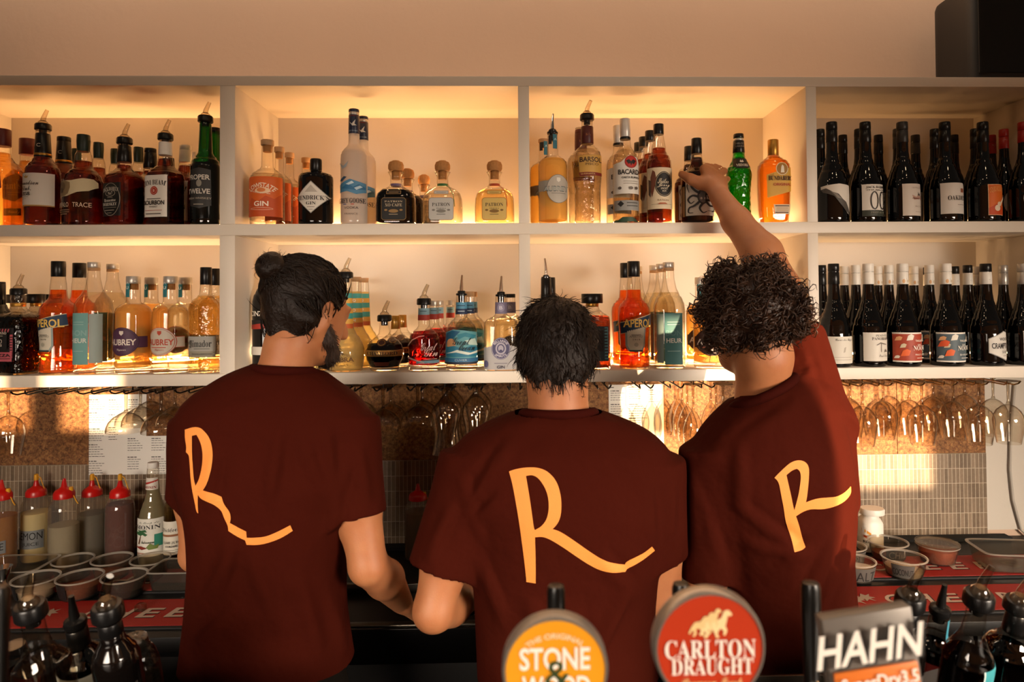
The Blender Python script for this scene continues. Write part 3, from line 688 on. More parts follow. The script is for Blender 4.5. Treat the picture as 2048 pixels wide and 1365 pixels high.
K('goose', 'tall frosted vodka bottle with blue capsule', 708, 'U', [(222, 9.5), (268, 10.5), (290, 11), (296, 16), (302, 22), (310, 25.5), (318, 26), (447, 26.5)], liquid('drink_frosted', 'f3e6d4', haze=.5), 302, frost, sleeves=[(navy, [(230, 10.6), (268, 11)])], caps=[(navy, [(218, 10.4), (224, 10.4)]), (silver, [(224, 10.2), (230, 10.4)], 'ring')],
  labels=[('label', [('G', [(-25, 372), (-12, 366), (-2, 362), (10, 366), (25, 370), (25.5, 388), (10, 392), (-8, 386), (-25, 388)], '4d83a6'), ('G', [(-25, 364), (-14, 356), (-8, 358), (-18, 366)], '34506a'), ('G', [(-20, 380), (-6, 370), (4, 378), (14, 372), (24, 378), (24, 382), (8, 384)], '2e6a92'), ('G', [(-10, 372), (2, 366), (6, 370), (-4, 374)], 'c3d6de'), ('G', [(6, 380), (16, 375), (20, 378), (10, 384)], 'b3ccd8'), ('G', [(-24, 328), (-14, 336), (-4, 326), (-8, 338), (-16, 342), (-20, 336)], '9aa6ae'),
                     (T, 'GREY GOOSE', -25, 24, 405, 10, '2b2f38', 'b'), ('R', -14, -8, 411.5, 413, '28407a'), ('R', 0, 6, 411.5, 413, 'b8402c'), (T, 'VODKA', -12, 13, 419, 5, '2b2f38'), (T, 'FRANCE', -11, 12, 431, 3.5, '6a6460')]),
          ('neck_label', [('G', [(-7, 244), (-2, 249), (5, 240), (3, 249), (7, 252), (-1, 253)], 'd8d4cc'), ('R', -10, 10, 232, 233, '8a2a20'), (T, 'GREY GOOSE', -8, 8, 263, 2.6, '9fb0c4')])])
line('goose', [(708, .055), (726, .14)])
def patron(name, d, cx, liq, fill, rib, lab, ink_, edge):
    def ex(k, zt, sc):
        r = .0166
        b = MB().rings([(float(zt(372)) , r, r, 2), (float(zt(367)), r + .0003, r + .0003, 2)], 24)
        b.tube([(.012, -.012, float(zt(371))), (.026, -.026, float(zt(378))), (.036, -.030, float(zt(392))), (.040, -.031, float(zt(415)))], .0011, 5)
        return [('ribbon', b.mesh(name + '_ribbon', [pm('ribbon_' + rib, rib, .5)]), None)]
    K(name, d, cx, 'U', [(343, 16), (347, 14), (352, 11), (368, 11.5), (374, 16), (379, 27), (386, 35), (396, 38.5), (412, 39.5), (447, 40)], liq, fill, n=3.4, dyr=.72, base=.014,
      caps=[(corkcap, [(320, 8), (323, 13), (329, 15.5), (336, 15.5), (341, 13.5)]), (corkcap, [(341, 8.5), (358, 8.5)], 'stopper')],
      labels=[('label', [('G', [(-24, 402), (-20, 398), (20, 398), (24, 402), (24, 439), (20, 443), (-20, 443), (-24, 439)], edge), ('G', [(-23, 402.4), (-19.6, 399), (19.6, 399), (23, 402.4), (23, 438.6), (19.6, 442), (-19.6, 442), (-23, 438.6)], lab), (T, 'PATRON', -17, 17, 412 if name != 'patron_cafe' else 406, 7 if name != 'patron_cafe' else 3.5, ink_, 'b'), (T, 'XO CAFE' if name == 'patron_cafe' else 'TEQUILA', -16 if name == 'patron_cafe' else -9, 16 if name == 'patron_cafe' else 9, 413 if name == 'patron_cafe' else 420, 6 if name == 'patron_cafe' else 3, ink_, 'b'), ('D', 0, 425, 9, 3.5, edge), ('D', -14, 423, 3, 2, edge), ('D', 14, 423, 3, 2, edge), ('R', -8, 8, 431, 432, ink_)]),
              ('plaque', [('G', [(-14, 384), (14, 384), (14, 391), (-14, 391)], edge), ('G', [(-13, 384.8), (13, 384.8), (13, 390.2), (-13, 390.2)], lab), ('R', -9, 9, 387, 388, edge)])], extra=ex)
patron('patron_cafe', 'squat coffee liqueur bottle with black label', 792, Lq['coffee'], 381, '6a5a86', '0e0b0a', 'b9a88c', '8a6a3a')
patron('patron_silver', 'squat clear tequila bottle with green ribbon', 885, Lq['water'], 388, '1f6a34', 'b4b1aa', '3a3632', '7a766e')
patron('patron_repo', 'squat pale gold tequila bottle with red ribbon', 989, Lq['gold'], 381, 'b03a14', 'c9aa5e', '3a2c14', '7a5a22')
line('patron_cafe', [(792, .058), (815, .145), (827, .23)]); line('patron_silver', [(885, .058)]); line('patron_repo', [(989, .058)])
# ---- upper row, third compartment
def aubrey(name, d, cx, fl, dy, liq, disc, txt, edge, Y, pr, strip='2f7f88', neck=None, caps=None):
    o = dy
    K(name, d, cx, fl, pr, liq, None or pr[5][0], base=.016, Y=Y, caps=caps or (), sleeves=neck or (), 
      labels=[('label', [('R', -31, 31, 356 + o, 383 + o, edge), ('R', -31, 31, 357 + o, 382 + o, disc), ('D', 4, 383 + o - 12, 25, 28, edge), ('D', 4, 371 + o, 24, 27, disc), ('G', [(1, 357 + o), (9, 357 + o), (9, 363 + o), (5, 367 + o), (1, 363 + o)], txt), (T, 'AUBREY', -20, 29, 378 + o, 10, txt, 'm'), ('R', -10, 16, 387 + o, 388.5 + o, txt), ('R', -4, 12, 391 + o, 393 + o, txt)]),
              ('seal', [('R', -6, 3, pr[0][0] + 1, pr[3][0] - 3, strip), (T, 'AU', -5, 2, pr[0][0] + 10, 6, 'd8e4e0', 'm')])])
K('aubrey_u', 'yellow round bottle with grey disc label', 1105, 'U', [(268, 10.5), (290, 10.8), (311, 11.5), (314, 14), (318, 22), (324, 27.5), (332, 29), (447, 29.5)], Lq['yellow'], 318, base=.014, caps=[(woodcap, [(264, 11), (272, 11)]), (corkcap, [(272, 8.5), (284, 8.5)], 'stopper')],
  labels=[('label', [('R', -29, 29, 365, 386, '8f8a80'), ('D', 9, 382, 22.5, 28.5, '6d6a66'), ('D', 9, 382, 21.5, 27.5, 'b5ada0'), ('G', [(6, 360), (13, 360), (13, 366), (9.5, 369), (6, 366)], 'e0dacd'), (T, 'AUBREY', -19, 28, 382, 11, '5f6462', 'm'), (T, 'AUBREY', -18, 27, 382, 8, 'a8aaa2', 'm'), ('R', -4, 22, 390.5, 391.5, '77756e')]), ('seal', [('R', 0, 8, 270, 299, '2f6f80'), ('R', -8, -2, 272, 290, '1d1d1f'), (T, 'A', 2, 7, 280, 5, 'b0ccd0', 'm')])])
line('aubrey_u', [(1105, .055), (1087, .14)], 'chrome')
K('barsol', 'clear pisco bottle with maroon neck and gold label', 1174, 'U', [(241, 11), (252, 11.5), (290, 12), (297, 20), (304, 26), (312, 28.5), (360, 28), (375, 26), (400, 26), (447, 27.5)], Lq['water'], 300, clear_b, sleeves=[(maroon, [(253, 12.5), (288, 12.8)], 'neck_label')], caps=[(maroon, [(245, 11.8), (253, 12.2)])], base=.016,
  labels=[('label', [('G', [(-20, 316), (26, 314), (27, 352), (-17, 357)], 'c79a4a'), ('G', [(-18, 349), (26.5, 349), (26.8, 355), (-17, 356.5)], '7a241a'), (T, 'BARSOL', -17, 26, 324, 10, '3a2418', 'm'), (T, 'PISCO', -6, 19, 333, 4.5, '3a2418'), (T, 'QUEBRANTA', -15, 12, 352.5, 3.5, 'd8b070')]), ('neck_lettering', [(T, 'BAR', -3, 9, 270, 6, 'b0703a', 'm')])])
line('barsol', [(1174, .055), (1161, .14)], 'clear')
K('bacardi', 'clear rum bottle with white label and red bat disc', 1250, 'U', [(240, 9.8), (284, 10.5), (296, 11.5), (302, 17), (309, 22.5), (318, 25), (330, 25.5), (447, 26)], Lq['water'], 300, sleeves=[(blackcap, [(274, 10.9), (279, 11)], 'black_band')], caps=[(wornwhite, [(237, 10.5), (274, 10.7)])], base=.018,
  labels=[('label', [('G', [(-25, 331), (-12, 328), (2, 315), (20, 318), (25.5, 330), (25.5, 391), (-25, 391)], 'dad5cc'), ('D', 7, 328, 12.5, 12.5, '7a1a12'), ('D', 7, 328, 11.3, 11.3, 'b5281c'), ('G', [(-3, 326), (3, 323), (7, 327), (11, 323), (17, 326), (12, 333), (9, 331), (7, 336), (5, 331), (2, 333)], '1c1210'), (T, 'BACARDI', -17, 25, 348, 10, '17130f', 'm'), (T, 'CARTA BLANCA', -11, 25, 359, 4, '17130f', 'm'), ('R', -8, 20, 366, 367, '8a8074'), ('R', -8, 20, 370.5, 371.5, '8a8074'), ('D', -14, 380, 3, 3, '5a5048'), ('D', 6, 380, 4, 3, '6a6058'), ('D', 16, 380, 3, 3, '5a5048')]),
          ('lower_label', [('R', -24, 25.5, 404, 424, '8d8c88'), ('G', [(-13, 405), (-7, 411), (-13, 417), (-19, 411)], '1c1a18'), ('R', -2, 20, 408, 410, '4a4844'), ('R', -2, 20, 414, 416, '4a4844')]), ('foot_label', [('G', [(-22, 446), (-10, 437), (10, 437), (22, 446)], '23402a')])])
line('bacardi', [(1250, .055), (1236, .14)])
K('jerry', 'dark rum bottle with cream label and black oval', 1317, 'U', [(252, 9), (274, 10), (294, 14), (304, 14.5), (312, 19), (322, 24), (334, 25), (447, 25)], Lq['rum'], 297, caps=[(blackcap, [(248, 10.5), (269, 10.5)])], base=.012,
  labels=[('label', [('R', -24.5, 24.3, 339, 421, 'd6c4a4'), ('D', 5, 372, 18, 25, '171310'), ('C', 5, 372, 16.5, 23.3, .8, 'a39478'), (T, 'Sailor', -7, 14, 366, 10, 'd8cab0', 'c', 0, .2), (T, 'Jerry', -8, 16, 375, 9, 'd8cab0', 'c', 0, .2), (T, 'SPICED', -2, 11, 381, 3.5, 'd8cab0'), (T, 'RUM', 1, 8, 386, 3, 'd8cab0'), ('G', [(-16, 344), (-12, 348), (-10, 362), (-13, 380), (-17, 398), (-20, 380), (-19, 358)], '6a3a26'), ('G', [(-22, 362), (-18, 366), (-19, 398), (-22, 392)], '4a3426'), (T, 'RATION', -8, 12, 404, 3.6, '7a5a3a'), ('R', -18, 18, 412, 412.6, '8a7454'), ('G', [(-8, 412), (-4, 409), (6, 409), (10, 412)], 'a85a34')])])
line('jerry', [(1317, .055), (1300, .14), (1287, .225), (1277, .305)])
def krings(k, zt, sc):
    out = []
    for s_ in (-1, 1):
        pts = [(s_ * (.0215 + .0105 * math.cos(a)), 0, float(zt(334)) + .012 * math.sin(a)) for a in np.linspace(0, 2 * PI, 19)]
        out.append(('ring_handle', MB().tube(pts, .0042, 8, cap=False).mesh('ring_handle', [clear]), None))
    return out
K('kraken', 'dark rum bottle with glass ring handles', 1393, 'U', [(280, 9), (310, 10), (318, 11.5), (332, 14), (340, 20), (346, 27), (354, 31), (364, 32), (447, 32)], liquid('drink_black_rum', '3a1206', clear=.2), 316, caps=[(blackcap, [(277, 10.3), (308, 10.8)])], base=.010, extra=krings,
  labels=[('label', [('R', -27, 31.6, 362, 435, 'cfc6b8'), ('R', -31.5, -28, 376, 436, '8a6a44'), ('D', 3, 398, 11, 15, '3d3a38'), ('D', 3, 398, 8.5, 12, '6f6a66'), ('L', [(-3, 392), (-12, 386), (-18, 376), (-12, 367), (-5, 370), (-8, 376)], 5, 1.2, '353230'), ('L', [(-5, 399), (-16, 396), (-23, 403), (-19, 411), (-13, 407)], 5, 1.2, '353230'), ('L', [(2, 388), (2, 376), (8, 367), (16, 366), (18, 372), (13, 374)], 5, 1.2, '353230'), ('L', [(8, 390), (16, 384), (24, 386), (26, 378)], 5, 1.2, '353230'), ('L', [(8, 408), (16, 416), (25, 417), (27, 425), (20, 428)], 5, 1.2, '353230'), ('L', [(2, 411), (-4, 421), (2, 430), (10, 427)], 5, 1.2, '353230'), ('L', [(-3, 407), (-13, 416), (-21, 420), (-22, 429), (-15, 430)], 4.5, 1.2, '353230'), ('L', [(-20, 368), (-24, 376), (-21, 390)], 2.5, 1, '55504c'), ('D', -1, 402, 2, 2.4, 'cfc6b8'), ('D', 6, 402, 2, 2.4, 'cfc6b8'), ('R', 6, 31.4, 392, 408, '17130f'), (T, 'KRAKEN', 8, 31, 400, 8, 'cfc6b8', 'b'), ('R', 10, 28, 426, 427, '5a544c')])])
line('kraken', [(1393, .052), (1378, .165)], front='dark rum bottle with ring handles gripped by a hand', fd='dark rum bottle with ring handles')
K('midori', 'flared green melon liqueur bottle with black shield label', 1477, 'U', [(266, 9.5), (303, 11.5), (309, 12), (320, 15.5), (331, 22), (339, 25.5), (347, 26), (360, 24.5), (385, 23), (420, 23), (447, 25)], Lq['green'], 312, green_t, sleeves=[(blackcap, [(277, 11), (302, 12.2)], 'neck_label')], caps=[(blackcap, [(263, 10.3), (272, 10.6)]), (silver, [(272, 10), (277, 10.6)], 'ring')],
  labels=[('label', [('G', [(-13, 315), (13, 315), (17, 332), (10, 337), (-10, 337), (-17, 332)], '14120f'), ('G', [(-4, 323), (-2, 318), (0, 321), (2, 318), (4, 323), (0, 324)], 'c9c2b4'), (T, 'MIDORI', -11, 11, 330, 6, 'd6cfc2', 'b')]), ('neck_lettering', [(T, 'MELON', -8, 8, 284, 3.5, '9a948a'), (T, 'LIQUEUR', -8, 8, 290, 3.5, '9a948a')])])
line('midori', [(1477, .085)])
K('bundaberg', 'square golden rum bottle with slanted yellow label', 1546, 'U', [(283, 9.5), (312, 11), (317, 16), (322, 23), (329, 28), (338, 29.5), (370, 29.8), (420, 28.5), (440, 26), (447, 25)], Lq['bundy'], 314, n=4.5, dyr=.8, caps=[(bronze, [(279, 10.6), (311, 10.8)])], base=.01,
  labels=[('label', [('G', [(-22, 353), (29, 337), (29.5, 385), (-21, 399)], 'd0a03c'), ('G', [(-20, 355), (-8, 350), (-8, 357)], 'b8862c'), ('D', 8, 341, 12, 13, 'e2d2aa'), ('D', 8, 341, 10.5, 11.5, 'a3752c'), ('G', [(5, 349), (6, 338), (8, 333), (11, 336), (12, 349)], 'ece4d0'), (T, 'BUNDABERG', -18, 29, 360, 9, '2a160a', 'b'), (T, 'ORIGINAL', -9, 25, 372.5, 5.5, 'b8481c', 'm'), ('G', [(-9, 412), (23, 412), (21, 431), (-7, 431)], 'd2bfa0'), ('R', -6, 20, 414, 416, '5a3418'), ('R', -4, 18, 419, 420, 'a3703a'), ('R', -4, 18, 423, 424, 'a3703a'), ('R', -6, 18, 427, 429, '5a3418')])])
line('bundaberg', [(1546, .058)])
# ---- lower row, first compartment
def disar(cx, side, labels, d, nm):
    K(nm, d, cx, 'L', [(591, 13), (599, 13.5), (612, 12), (620, 15), (627, 24), (633, 32), (640, 34), (748, 34.5)], liquid('drink_amaretto', 'a03a10', clear=.6) if side else liquid('drink_amaretto_dark', '3a1206', clear=.55), 632, clear_b if not side else clear, n=5,
      sleeves=[(bronze, [(606, 13), (614, 12.6)], 'copper_ring')], caps=[(blackcap, [(588, 21.5), (607, 21.5)])], labels=labels, base=.008)
dl = [('label', [('R', -29, 24, 655, 721, '17100f')] + [('G', [(-28 + i * 6, 657), (-25 + i * 6, 657), (-31 + i * 6 + 4, 664), (-32 + i * 6 + 2, 664)], 'b0505a') for i in range(8)] + [('R', -28, -24, 668, 714, 'b0505a'), ('R', 18, 23, 668, 714, 'b0505a')] + [('R', -27, -19, 672 + i * 5, 674 + i * 5, '2a1416') for i in range(8)] + [('R', 17, 23.4, 672 + i * 5, 674 + i * 5, '2a1416') for i in range(8)] + [('R', -28, 23, 702, 720, 'b0505a'), ('R', -19, 15, 662, 696, '120d0c'), (T, 'DISARONNO', -17, 14, 665, 5, 'cfc0b0', 'b'), ('R', -12, 8, 670, 671, 'a39888'), (T, '500', -9, 7, 681, 8, 'cfc0b0', 'l'), (T, 'YEARS', -9, 7, 688.5, 4.5, 'cfc0b0', 'm'), (T, 'BELLEZZA', -26, 21, 708, 6, '1a1112', 'm', 0, -.2), ('R', -26, 21, 714, 715, '1a1112')])]
disar(37, 0, dl, 'square dark amaretto bottle with pink patterned label', 'disar_l')
line('disar_l', [(37, .06), (72, .15), (105, .24), (32, .25)], 'clear', -10)
K('olive', 'tall dark olive bottle at the end of the lowest shelf', -3, 'L', [(563, 11), (610, 12), (622, 18), (635, 24), (650, 26), (748, 26)], None, 0, olive_g, sleeves=[(blackcap, [(566, 11.6), (600, 12)])], caps=[(blackcap, [(562, 11.3), (567, 11.5)])])
line('olive', [(-2, .17)], front='tall dark olive bottle, endmost on the lower shelf')
def aperol(nm, d, cx, sh_):
    K(nm, d, cx, 'L', [(526, 11), (555, 12), (565, 13.5), (596, 15.5), (601, 19), (607, 26), (614, 30.5), (624, 32), (650, 31.5), (690, 28.5), (715, 30), (735, 32), (748, 31)], Lq['aper'], 580, caps=[(blackcap, [(523, 12.6), (554, 12.6)])], base=.008,
      labels=[('label', [('G', [(-31 , 637 + 7), (29, 637 - 10), (30, 637 + 14), (-31, 637 + 31)], 'c9b890'), ('G', [(-31, 637 + 8.5), (29, 637 - 8.5), (30, 637 + 12.5), (-31, 637 + 29.5)], '16304a'), (T, 'APEROL', -27, 27, 646, 16, 'e0b85a', 'm', 0, 0)] ), ('lower_label', [('G', [(-24, 660), (14, 650), (13, 690), (8, 702), (-18, 702), (-23, 690)], '8fa09a'), ('G', [(-21, 661), (11, 653), (10, 690), (6, 698), (-16, 698), (-20, 690)], 'cfc6b2'), ('R', -14, 4, 668, 669.5, '7a7468'), (T, 'APERITIVO', -17, 7, 672, 4, '5a544c'), (T, '1919', -11, 2, 678, 3.5, '5a544c'), ('D', -5, 688, 4, 4, 'a8a290'), ('R', -17, 7, 699, 701.5, '17202a')])])
aperol('aperol', 'orange aperitif bottle with slanted blue label', 117, 0)
line('aperol', [(117, .058), (159, .14)], front='orange aperitif bottle with slanted blue label beside the pink patterned one', fd='orange aperitif bottle beside the pink patterned one', rot=-8)
def heur(nm, d, cx, rot_lab):
    K(nm, d, cx, 'L', [(530, 10), (548, 11), (560, 11.5), (580, 16), (594, 23), (606, 28.5), (618, 30), (748, 30)], Lq['pale'], 585, n=3.2, caps=[(silver, [(525, 11.4), (536, 11.4)]), (woodcap, [(536, 11), (542, 11)], 'collar')], base=.016,
      labels=[('label', [('R', -29 if rot_lab else -15, 8 if rot_lab else 20, 626, 727, '6f9f9a' if rot_lab else '3d6f6e'), (T, 'BON', -26 if rot_lab else -13, 5 if rot_lab else 18, 665, 11, '86aeaa' if rot_lab else '54817f', 'm'), (T, 'HEUR', -27 if rot_lab else -12, 6 if rot_lab else 18, 680, 9, 'd2d4c8', 'm'), ('R', -20 if rot_lab else -10, 0 if rot_lab else 14, 643, 644, '9dbab4'), ('R', -20 if rot_lab else -10, 0 if rot_lab else 14, 648, 649, '9dbab4'), ('R', -22 if rot_lab else -10, 0 if rot_lab else 14, 700, 701, '9dbab4')]),
              ('side_label', [('R', 9 if rot_lab else -28, 28 if rot_lab else -17, 628, 724, '8f9b94' if rot_lab else '6f807a')])])
heur('heur', 'clear gin bottle with pale teal label', 188, 1)
line('heur', [(188, .058), (214, .15)])
AP = [(566, 12), (575, 12.4), (590, 12.6), (606, 13), (609, 20), (615, 29), (622, 32), (632, 32.5), (748, 32.5)]
def aub(nm, d, cx, liq, disc, txt, edge):
    K(nm, d, cx, 'L', AP, liq, 609, caps=[(silver, [(553, 13), (563, 13.2), (568, 13)]), (corkcap, [(568, 9), (580, 9)], 'stopper')], base=.020,
      labels=[('label', [('R', -32, 32, 672, 694, edge), ('R', -32, 32, 673, 693, disc), ('D', -4, 682, 28, 28, edge), ('D', -4, 682, 27, 27, disc), ('G', [(-8, 661), (0, 661), (0, 666), (-4, 670), (-8, 666)], txt), (T, 'AUBREY', -29, 20, 683, 12, txt, 'm'), ('R', -21, 8, 692.5, 694, edge if edge != disc else 'a8543a'), (T, 'Liqueur', -13, 5, 698, 5, txt, 'c'), ('C', -4, 682, 25, 25, .6, edge)]),
              ('seal', [('R', -10, 0, 556, 595, '2f7f88'), (T, 'A', -8, -2, 566, 6, 'd8e4e0', 'm'), (T, 'U', -8, -2, 576, 6, 'd8e4e0', 'm')])])
aub('aubrey_p', 'opaque yellow bottle with round purple label', 267, liquid('drink_passion', 'fccb74', haze=.55), '4c2a44', 'e0d2c4', '3a1e34')
line('aubrey_p', [(267, .058), (303, .145)])
aub('aubrey_c', 'clear round bottle with red outlined pale label', 341, Lq['pale'], 'cbbfae', 'b8452c', 'b8452c')
line('aubrey_c', [(341, .06), (367, .15)])
K('jimador', 'gold tequila bottle with grey label and faceted foot', 412, 'L', [(538, 9.5), (573, 10.5), (590, 12), (598, 19), (607, 25.5), (614, 27.5), (660, 26.5), (712, 26), (722, 27), (728, 27.5), (748, 26.5)], Lq['gold'], 592, clear_b, n=4, caps=[(blackcap, [(535, 10.8), (570, 10.8)])],
  labels=[('label', [('R', -25.5, 26, 672, 713, '9d9990'), ('R', -25.5, 26, 701, 713, '8a8270'), (T, 'Jimador', -19, 21, 687, 15, '1f1b18', 'b'), (T, 'el', -22, -17, 684, 7, '1f1b18', 'b'), ('R', -10, 18, 696, 697, '4a463e'), (T, 'TEQUILA REPOSADO', -14, 22, 707, 3.6, '3a362e')])])
line('jimador', [(412, .06), (430, .15)])
# ---- lower row, second compartment
K('cinz', 'large dark vermouth bottle half hidden by the bun', 535, 'L', [(522, 11), (566, 12), (578, 18), (590, 25), (602, 28), (748, 28.5)], None, 0, dark_g, Y=.12, caps=[(orangecap, [(518, 12), (556, 12.5)])],
  labels=[('label', [('R', -26, 26, 640, 656, '17100e'), (T, 'CINZANO', -26, 26, 627, 10, 'd8d0c2', 'm'), ('G', [(-28, 650), (28, 642), (28, 656), (-28, 658)], '9a2a1c'), ('R', -28, 28, 692, 708, 'c9c2b6')])])
line('cinz', [(535, .12)], front='large dark vermouth bottle half hidden by the hair bun')
K('limon', 'pale slim bottle with wooden stopper', 633, 'L', [(540, 8.5), (600, 10), (625, 14), (650, 26), (748, 28)], Lq['lemon'], 600, Y=.12, caps=[(woodcap, [(533, 9.5), (546, 9)])])
line('limon', [(633, .10), (648.5, .19), (659, .28)], front='pale slim bottle mostly hidden by the bun man\'s head', fd="pale slim bottle hidden by the bun man's head")
def stripes(y0): 
    return ('neck_label', [('R', -14, 14, 587, 597, '3f9a94'), ('R', -14, 14, 597, 607, 'dca84a'), ('R', -14, 14, 607, 618, '3f9a94'), ('R', -14, 14, 618, 627, 'dca84a'), ('R', -14, 14, 627, 638, '3f9a94'), ('R', -14, 14, 638, 648, 'dca84a'), ('R', -14, 14, 648, 657, 'c8602c'), (T, 'Q', -3, 3, 602, 6, 'efe6d2', 'm'), (T, 'O', -3, 3, 622, 6, 'efe6d2', 'm'), (T, 'H', -3, 3, 643, 6, 'efe6d2', 'm')])
K('ambra', 'long necked bulb bottle of cloudy lemon liqueur', 684, 'L', [(558, 11), (585, 12.5), (640, 14), (660, 16), (672, 23), (684, 31), (698, 36), (714, 36.5), (732, 33), (748, 26)], Lq['lemon'], 583, caps=[(woodcap, [(552, 11.5), (562, 10.5)])], base=.006,
  labels=[stripes(0), ('label', [(T, 'AUTHENTIC', -13, 14, 706, 4, '5a4a2a', 's', 22), (T, 'AMBRA', -22, 22, 717, 9, '5a4630', 'm'), (T, 'SPIRITS', -12, 12, 729, 4, '5a4a2a', 's', -26)])])
line('ambra', [(684, .06), (708, .15), (727, .24)], 'clear')
K('chamb', 'round dark berry liqueur bottle with gold belt', 769, 'L', [(644, 9), (652, 9.5), (668, 11.5), (674, 17), (680, 26), (688, 33), (698, 36.5), (708, 37), (720, 35), (730, 29), (735, 22), (738, 20), (748, 21)], Lq['berry'], 688, base=.014, caps=[(bronze, [(634, 9), (662, 9.3)])],
  sleeves=[(pm('belt_gold', 'c9a060', .3, .85), [(699, 37.3), (706, 37.7), (711, 37.4)], 'belt')], labels=[('label', [(T, 'CHAMBORD', -29, 29, 705, 7, '2a160c', 'b'), ('D', 0, 684, 9, 7, '3a140c'), ('C', 0, 684, 7, 5.4, .9, 'a3782e'), ('G', [(-15, 722), (15, 722), (12, 730), (-12, 730)], '5a2412')])])
line('chamb', [(769, .062), (791, .15), (805, .24)], 'clear')
def ocean(nm, d, cx, liq, top, ops, nb):
    K(nm, d, cx, 'L', [(top, 10.5), (top + 42, 11.5), (top + 48, 17), (top + 56, 26), (top + 66, 30), (top + 78, 31), (748, 31)], liq, top + 52, base=.020, caps=[(woodcap if nm == 'ocean_b' else silver, [(top - 9, 11), (top + 2, 11)])], labels=[('label', ops), ('neck_label', nb)])
ocean('ocean_r', 'ruby red gin bottle with wave line label', 848, Lq['ruby'], 611, [('R', -11, 30, 719, 725, '6f93a4'), ('G', [(-30, 690), (-20, 678), (-6, 671), (4, 670), (4, 671.5), (-6, 673), (-19, 680), (-30, 693)], 'c9b0a8'), ('G', [(-30, 712), (-16, 716), (4, 722), (4, 724), (-16, 719), (-30, 715)], 'c9b0a8'), (T, 'Great', -2, 26, 692, 15, 'd8c8c0', 'c', 0, .2), (T, 'Gin', 4, 28, 704, 14, 'd8c8c0', 'c', 0, .2), ('R', 4, 26, 716, 717, 'c9b0a8')], [('R', -11.5, 11.5, 617, 630, '7fa3b0'), ('R', -11.5, 11.5, 630, 641, 'a8382c'), ('R', -6, 6, 622, 623.5, '3a5a66')])
line('ocean_r', [(848, .06), (868, .145), (878, .23), (886, .31)], 'clear')
ocean('ocean_b', 'clear gin bottle with teal wave painting label', 923, Lq['pale'], 592, [('G', [(-31, 665), (-14, 658), (6, 660), (30, 664), (31, 716), (-31, 716)], '5d9aa0'), ('G', [(-31, 668), (-16, 660), (0, 662), (-10, 672), (-22, 684), (-31, 690)], '1f5a7c'), ('D', -18, 687, 9, 11, 'd0996a'), ('G', [(-31, 694), (-12, 690), (4, 696), (20, 690), (31, 694), (31, 712), (-31, 712)], '2a7590'), ('G', [(-6, 668), (10, 664), (28, 670), (24, 676), (8, 672), (-4, 678)], '2f7f90'), ('G', [(-28, 706), (-6, 698), (18, 704), (30, 700), (30, 705), (14, 708), (-8, 703)], 'cfd8cc'), ('G', [(8, 680), (26, 676), (30, 690), (16, 688)], 'bcd0c4'), (T, 'Great', -14, 18, 681, 15, '14242a', 'c', 0, .2), (T, 'Ocean', -2, 26, 693, 13, '14242a', 'c', 0, .2), ('R', -31, 31, 714, 722, '2a6288'), (T, 'CUVIER', -10, 12, 718, 4, 'a8c0c8'), ('R', -31, 31, 722, 726, '1a2436')], [('R', -11.5, 11.5, 605, 618, '4a86a4'), ('R', -11.5, 11.5, 618, 629, '1c2c4a'), ('R', -7, 7, 611, 612.5, '16303e'), ('R', -6, 6, 622, 623.5, 'a8b8c4')])
line('ocean_b', [(923, .06), (938, .145), (944.5, .23)], 'chrome')
K('bella', 'squarish gin bottle with round violet emblem label', 1004, 'L', [(594, 11), (630, 12), (634, 17), (638, 27), (642, 32), (650, 34), (748, 34.5)], Lq['pale'], 640, n=4, base=.012, caps=[(blackcap, [(588, 11.5), (596, 11.5)])],
  labels=[('label', [('G', [(-33, 694), (-16, 690), (2, 694), (20, 689), (33, 694), (33, 737), (-33, 737)], 'aaa6a4'), ('D', 0, 695, 18, 21.5, '4a4868'), ('C', 0, 695, 17, 20.5, .8, 'b0aab4'), ('D', 0, 695, 10, 12, 'aaa4b0'), (T, 'BELLARINE', -15, 15, 680, 4.5, 'c4bec6', 'm', 15), (T, 'SPIRITS', -11, 11, 710, 4.5, 'c4bec6', 'm', -15), ('C', 0, 695, 7, 8.5, 2, '4a4868'), ('D', 0, 700, 3, 3, '4a4868'), ('R', -12, 12, 723, 724.5, '77727a'), (T, 'GIN', -7, 7, 731, 6, '4a4652', 'm'), ('D', -27, 725, 4, 7, '5a5878')]), ('neck_label', [('R', -11.5, 11.5, 605, 628, '77708a'), ('D', 0, 616, 7, 8, '8f88a0'), (T, 'B', -3, 3, 616, 7, 'd0cad6', 'm')])])
line('bella', [(1002, .06), (1020, .145)], 'chrome')
# ---- lower row, third compartment
K('wine_spout', 'slim dark bottle with bent steel spout', 1092, 'L', [(554, 9.5), (620, 10.5), (640, 18), (655, 25), (748, 26)], None, 0, dark_g, sleeves=[(blackcap, [(556, 10.2), (604, 10.8)])], caps=[(blackcap, [(553, 10), (560, 10)])])
line('wine_spout', [(1092, .07), (1101, .18)], 'slim', front="slim dark bottle with bent steel spout behind the middle man's head", fd='slim dark bottle with bent steel spout')
disar(1184, 1, [('label', [('R', -20, 28, 652, 720, '1a2a30'), ('R', 20, 27, 654, 716, '4f7f86')] + [('R', 19, 25, 656 + i * 6, 659 + i * 6, '14181a') for i in range(10)] + [('R', -18, 16, 660, 700, '120d0c'), (T, '500', -9, 7, 681, 8, 'cfc0b0', 'l')])], 'square amber amaretto bottle with teal edged label', 'disar_r')
bottle('disar_r', 1184, .06, "square amber amaretto bottle beside the middle man's hair", None)
aperol('aperol2', 'orange aperitif bottle beside the grey teal bottle', 1267, 0)
line('aperol2', [(1267, .058), (1252, .145)], front='orange aperitif bottle with slanted blue label beside the darker teal one', rot=8)
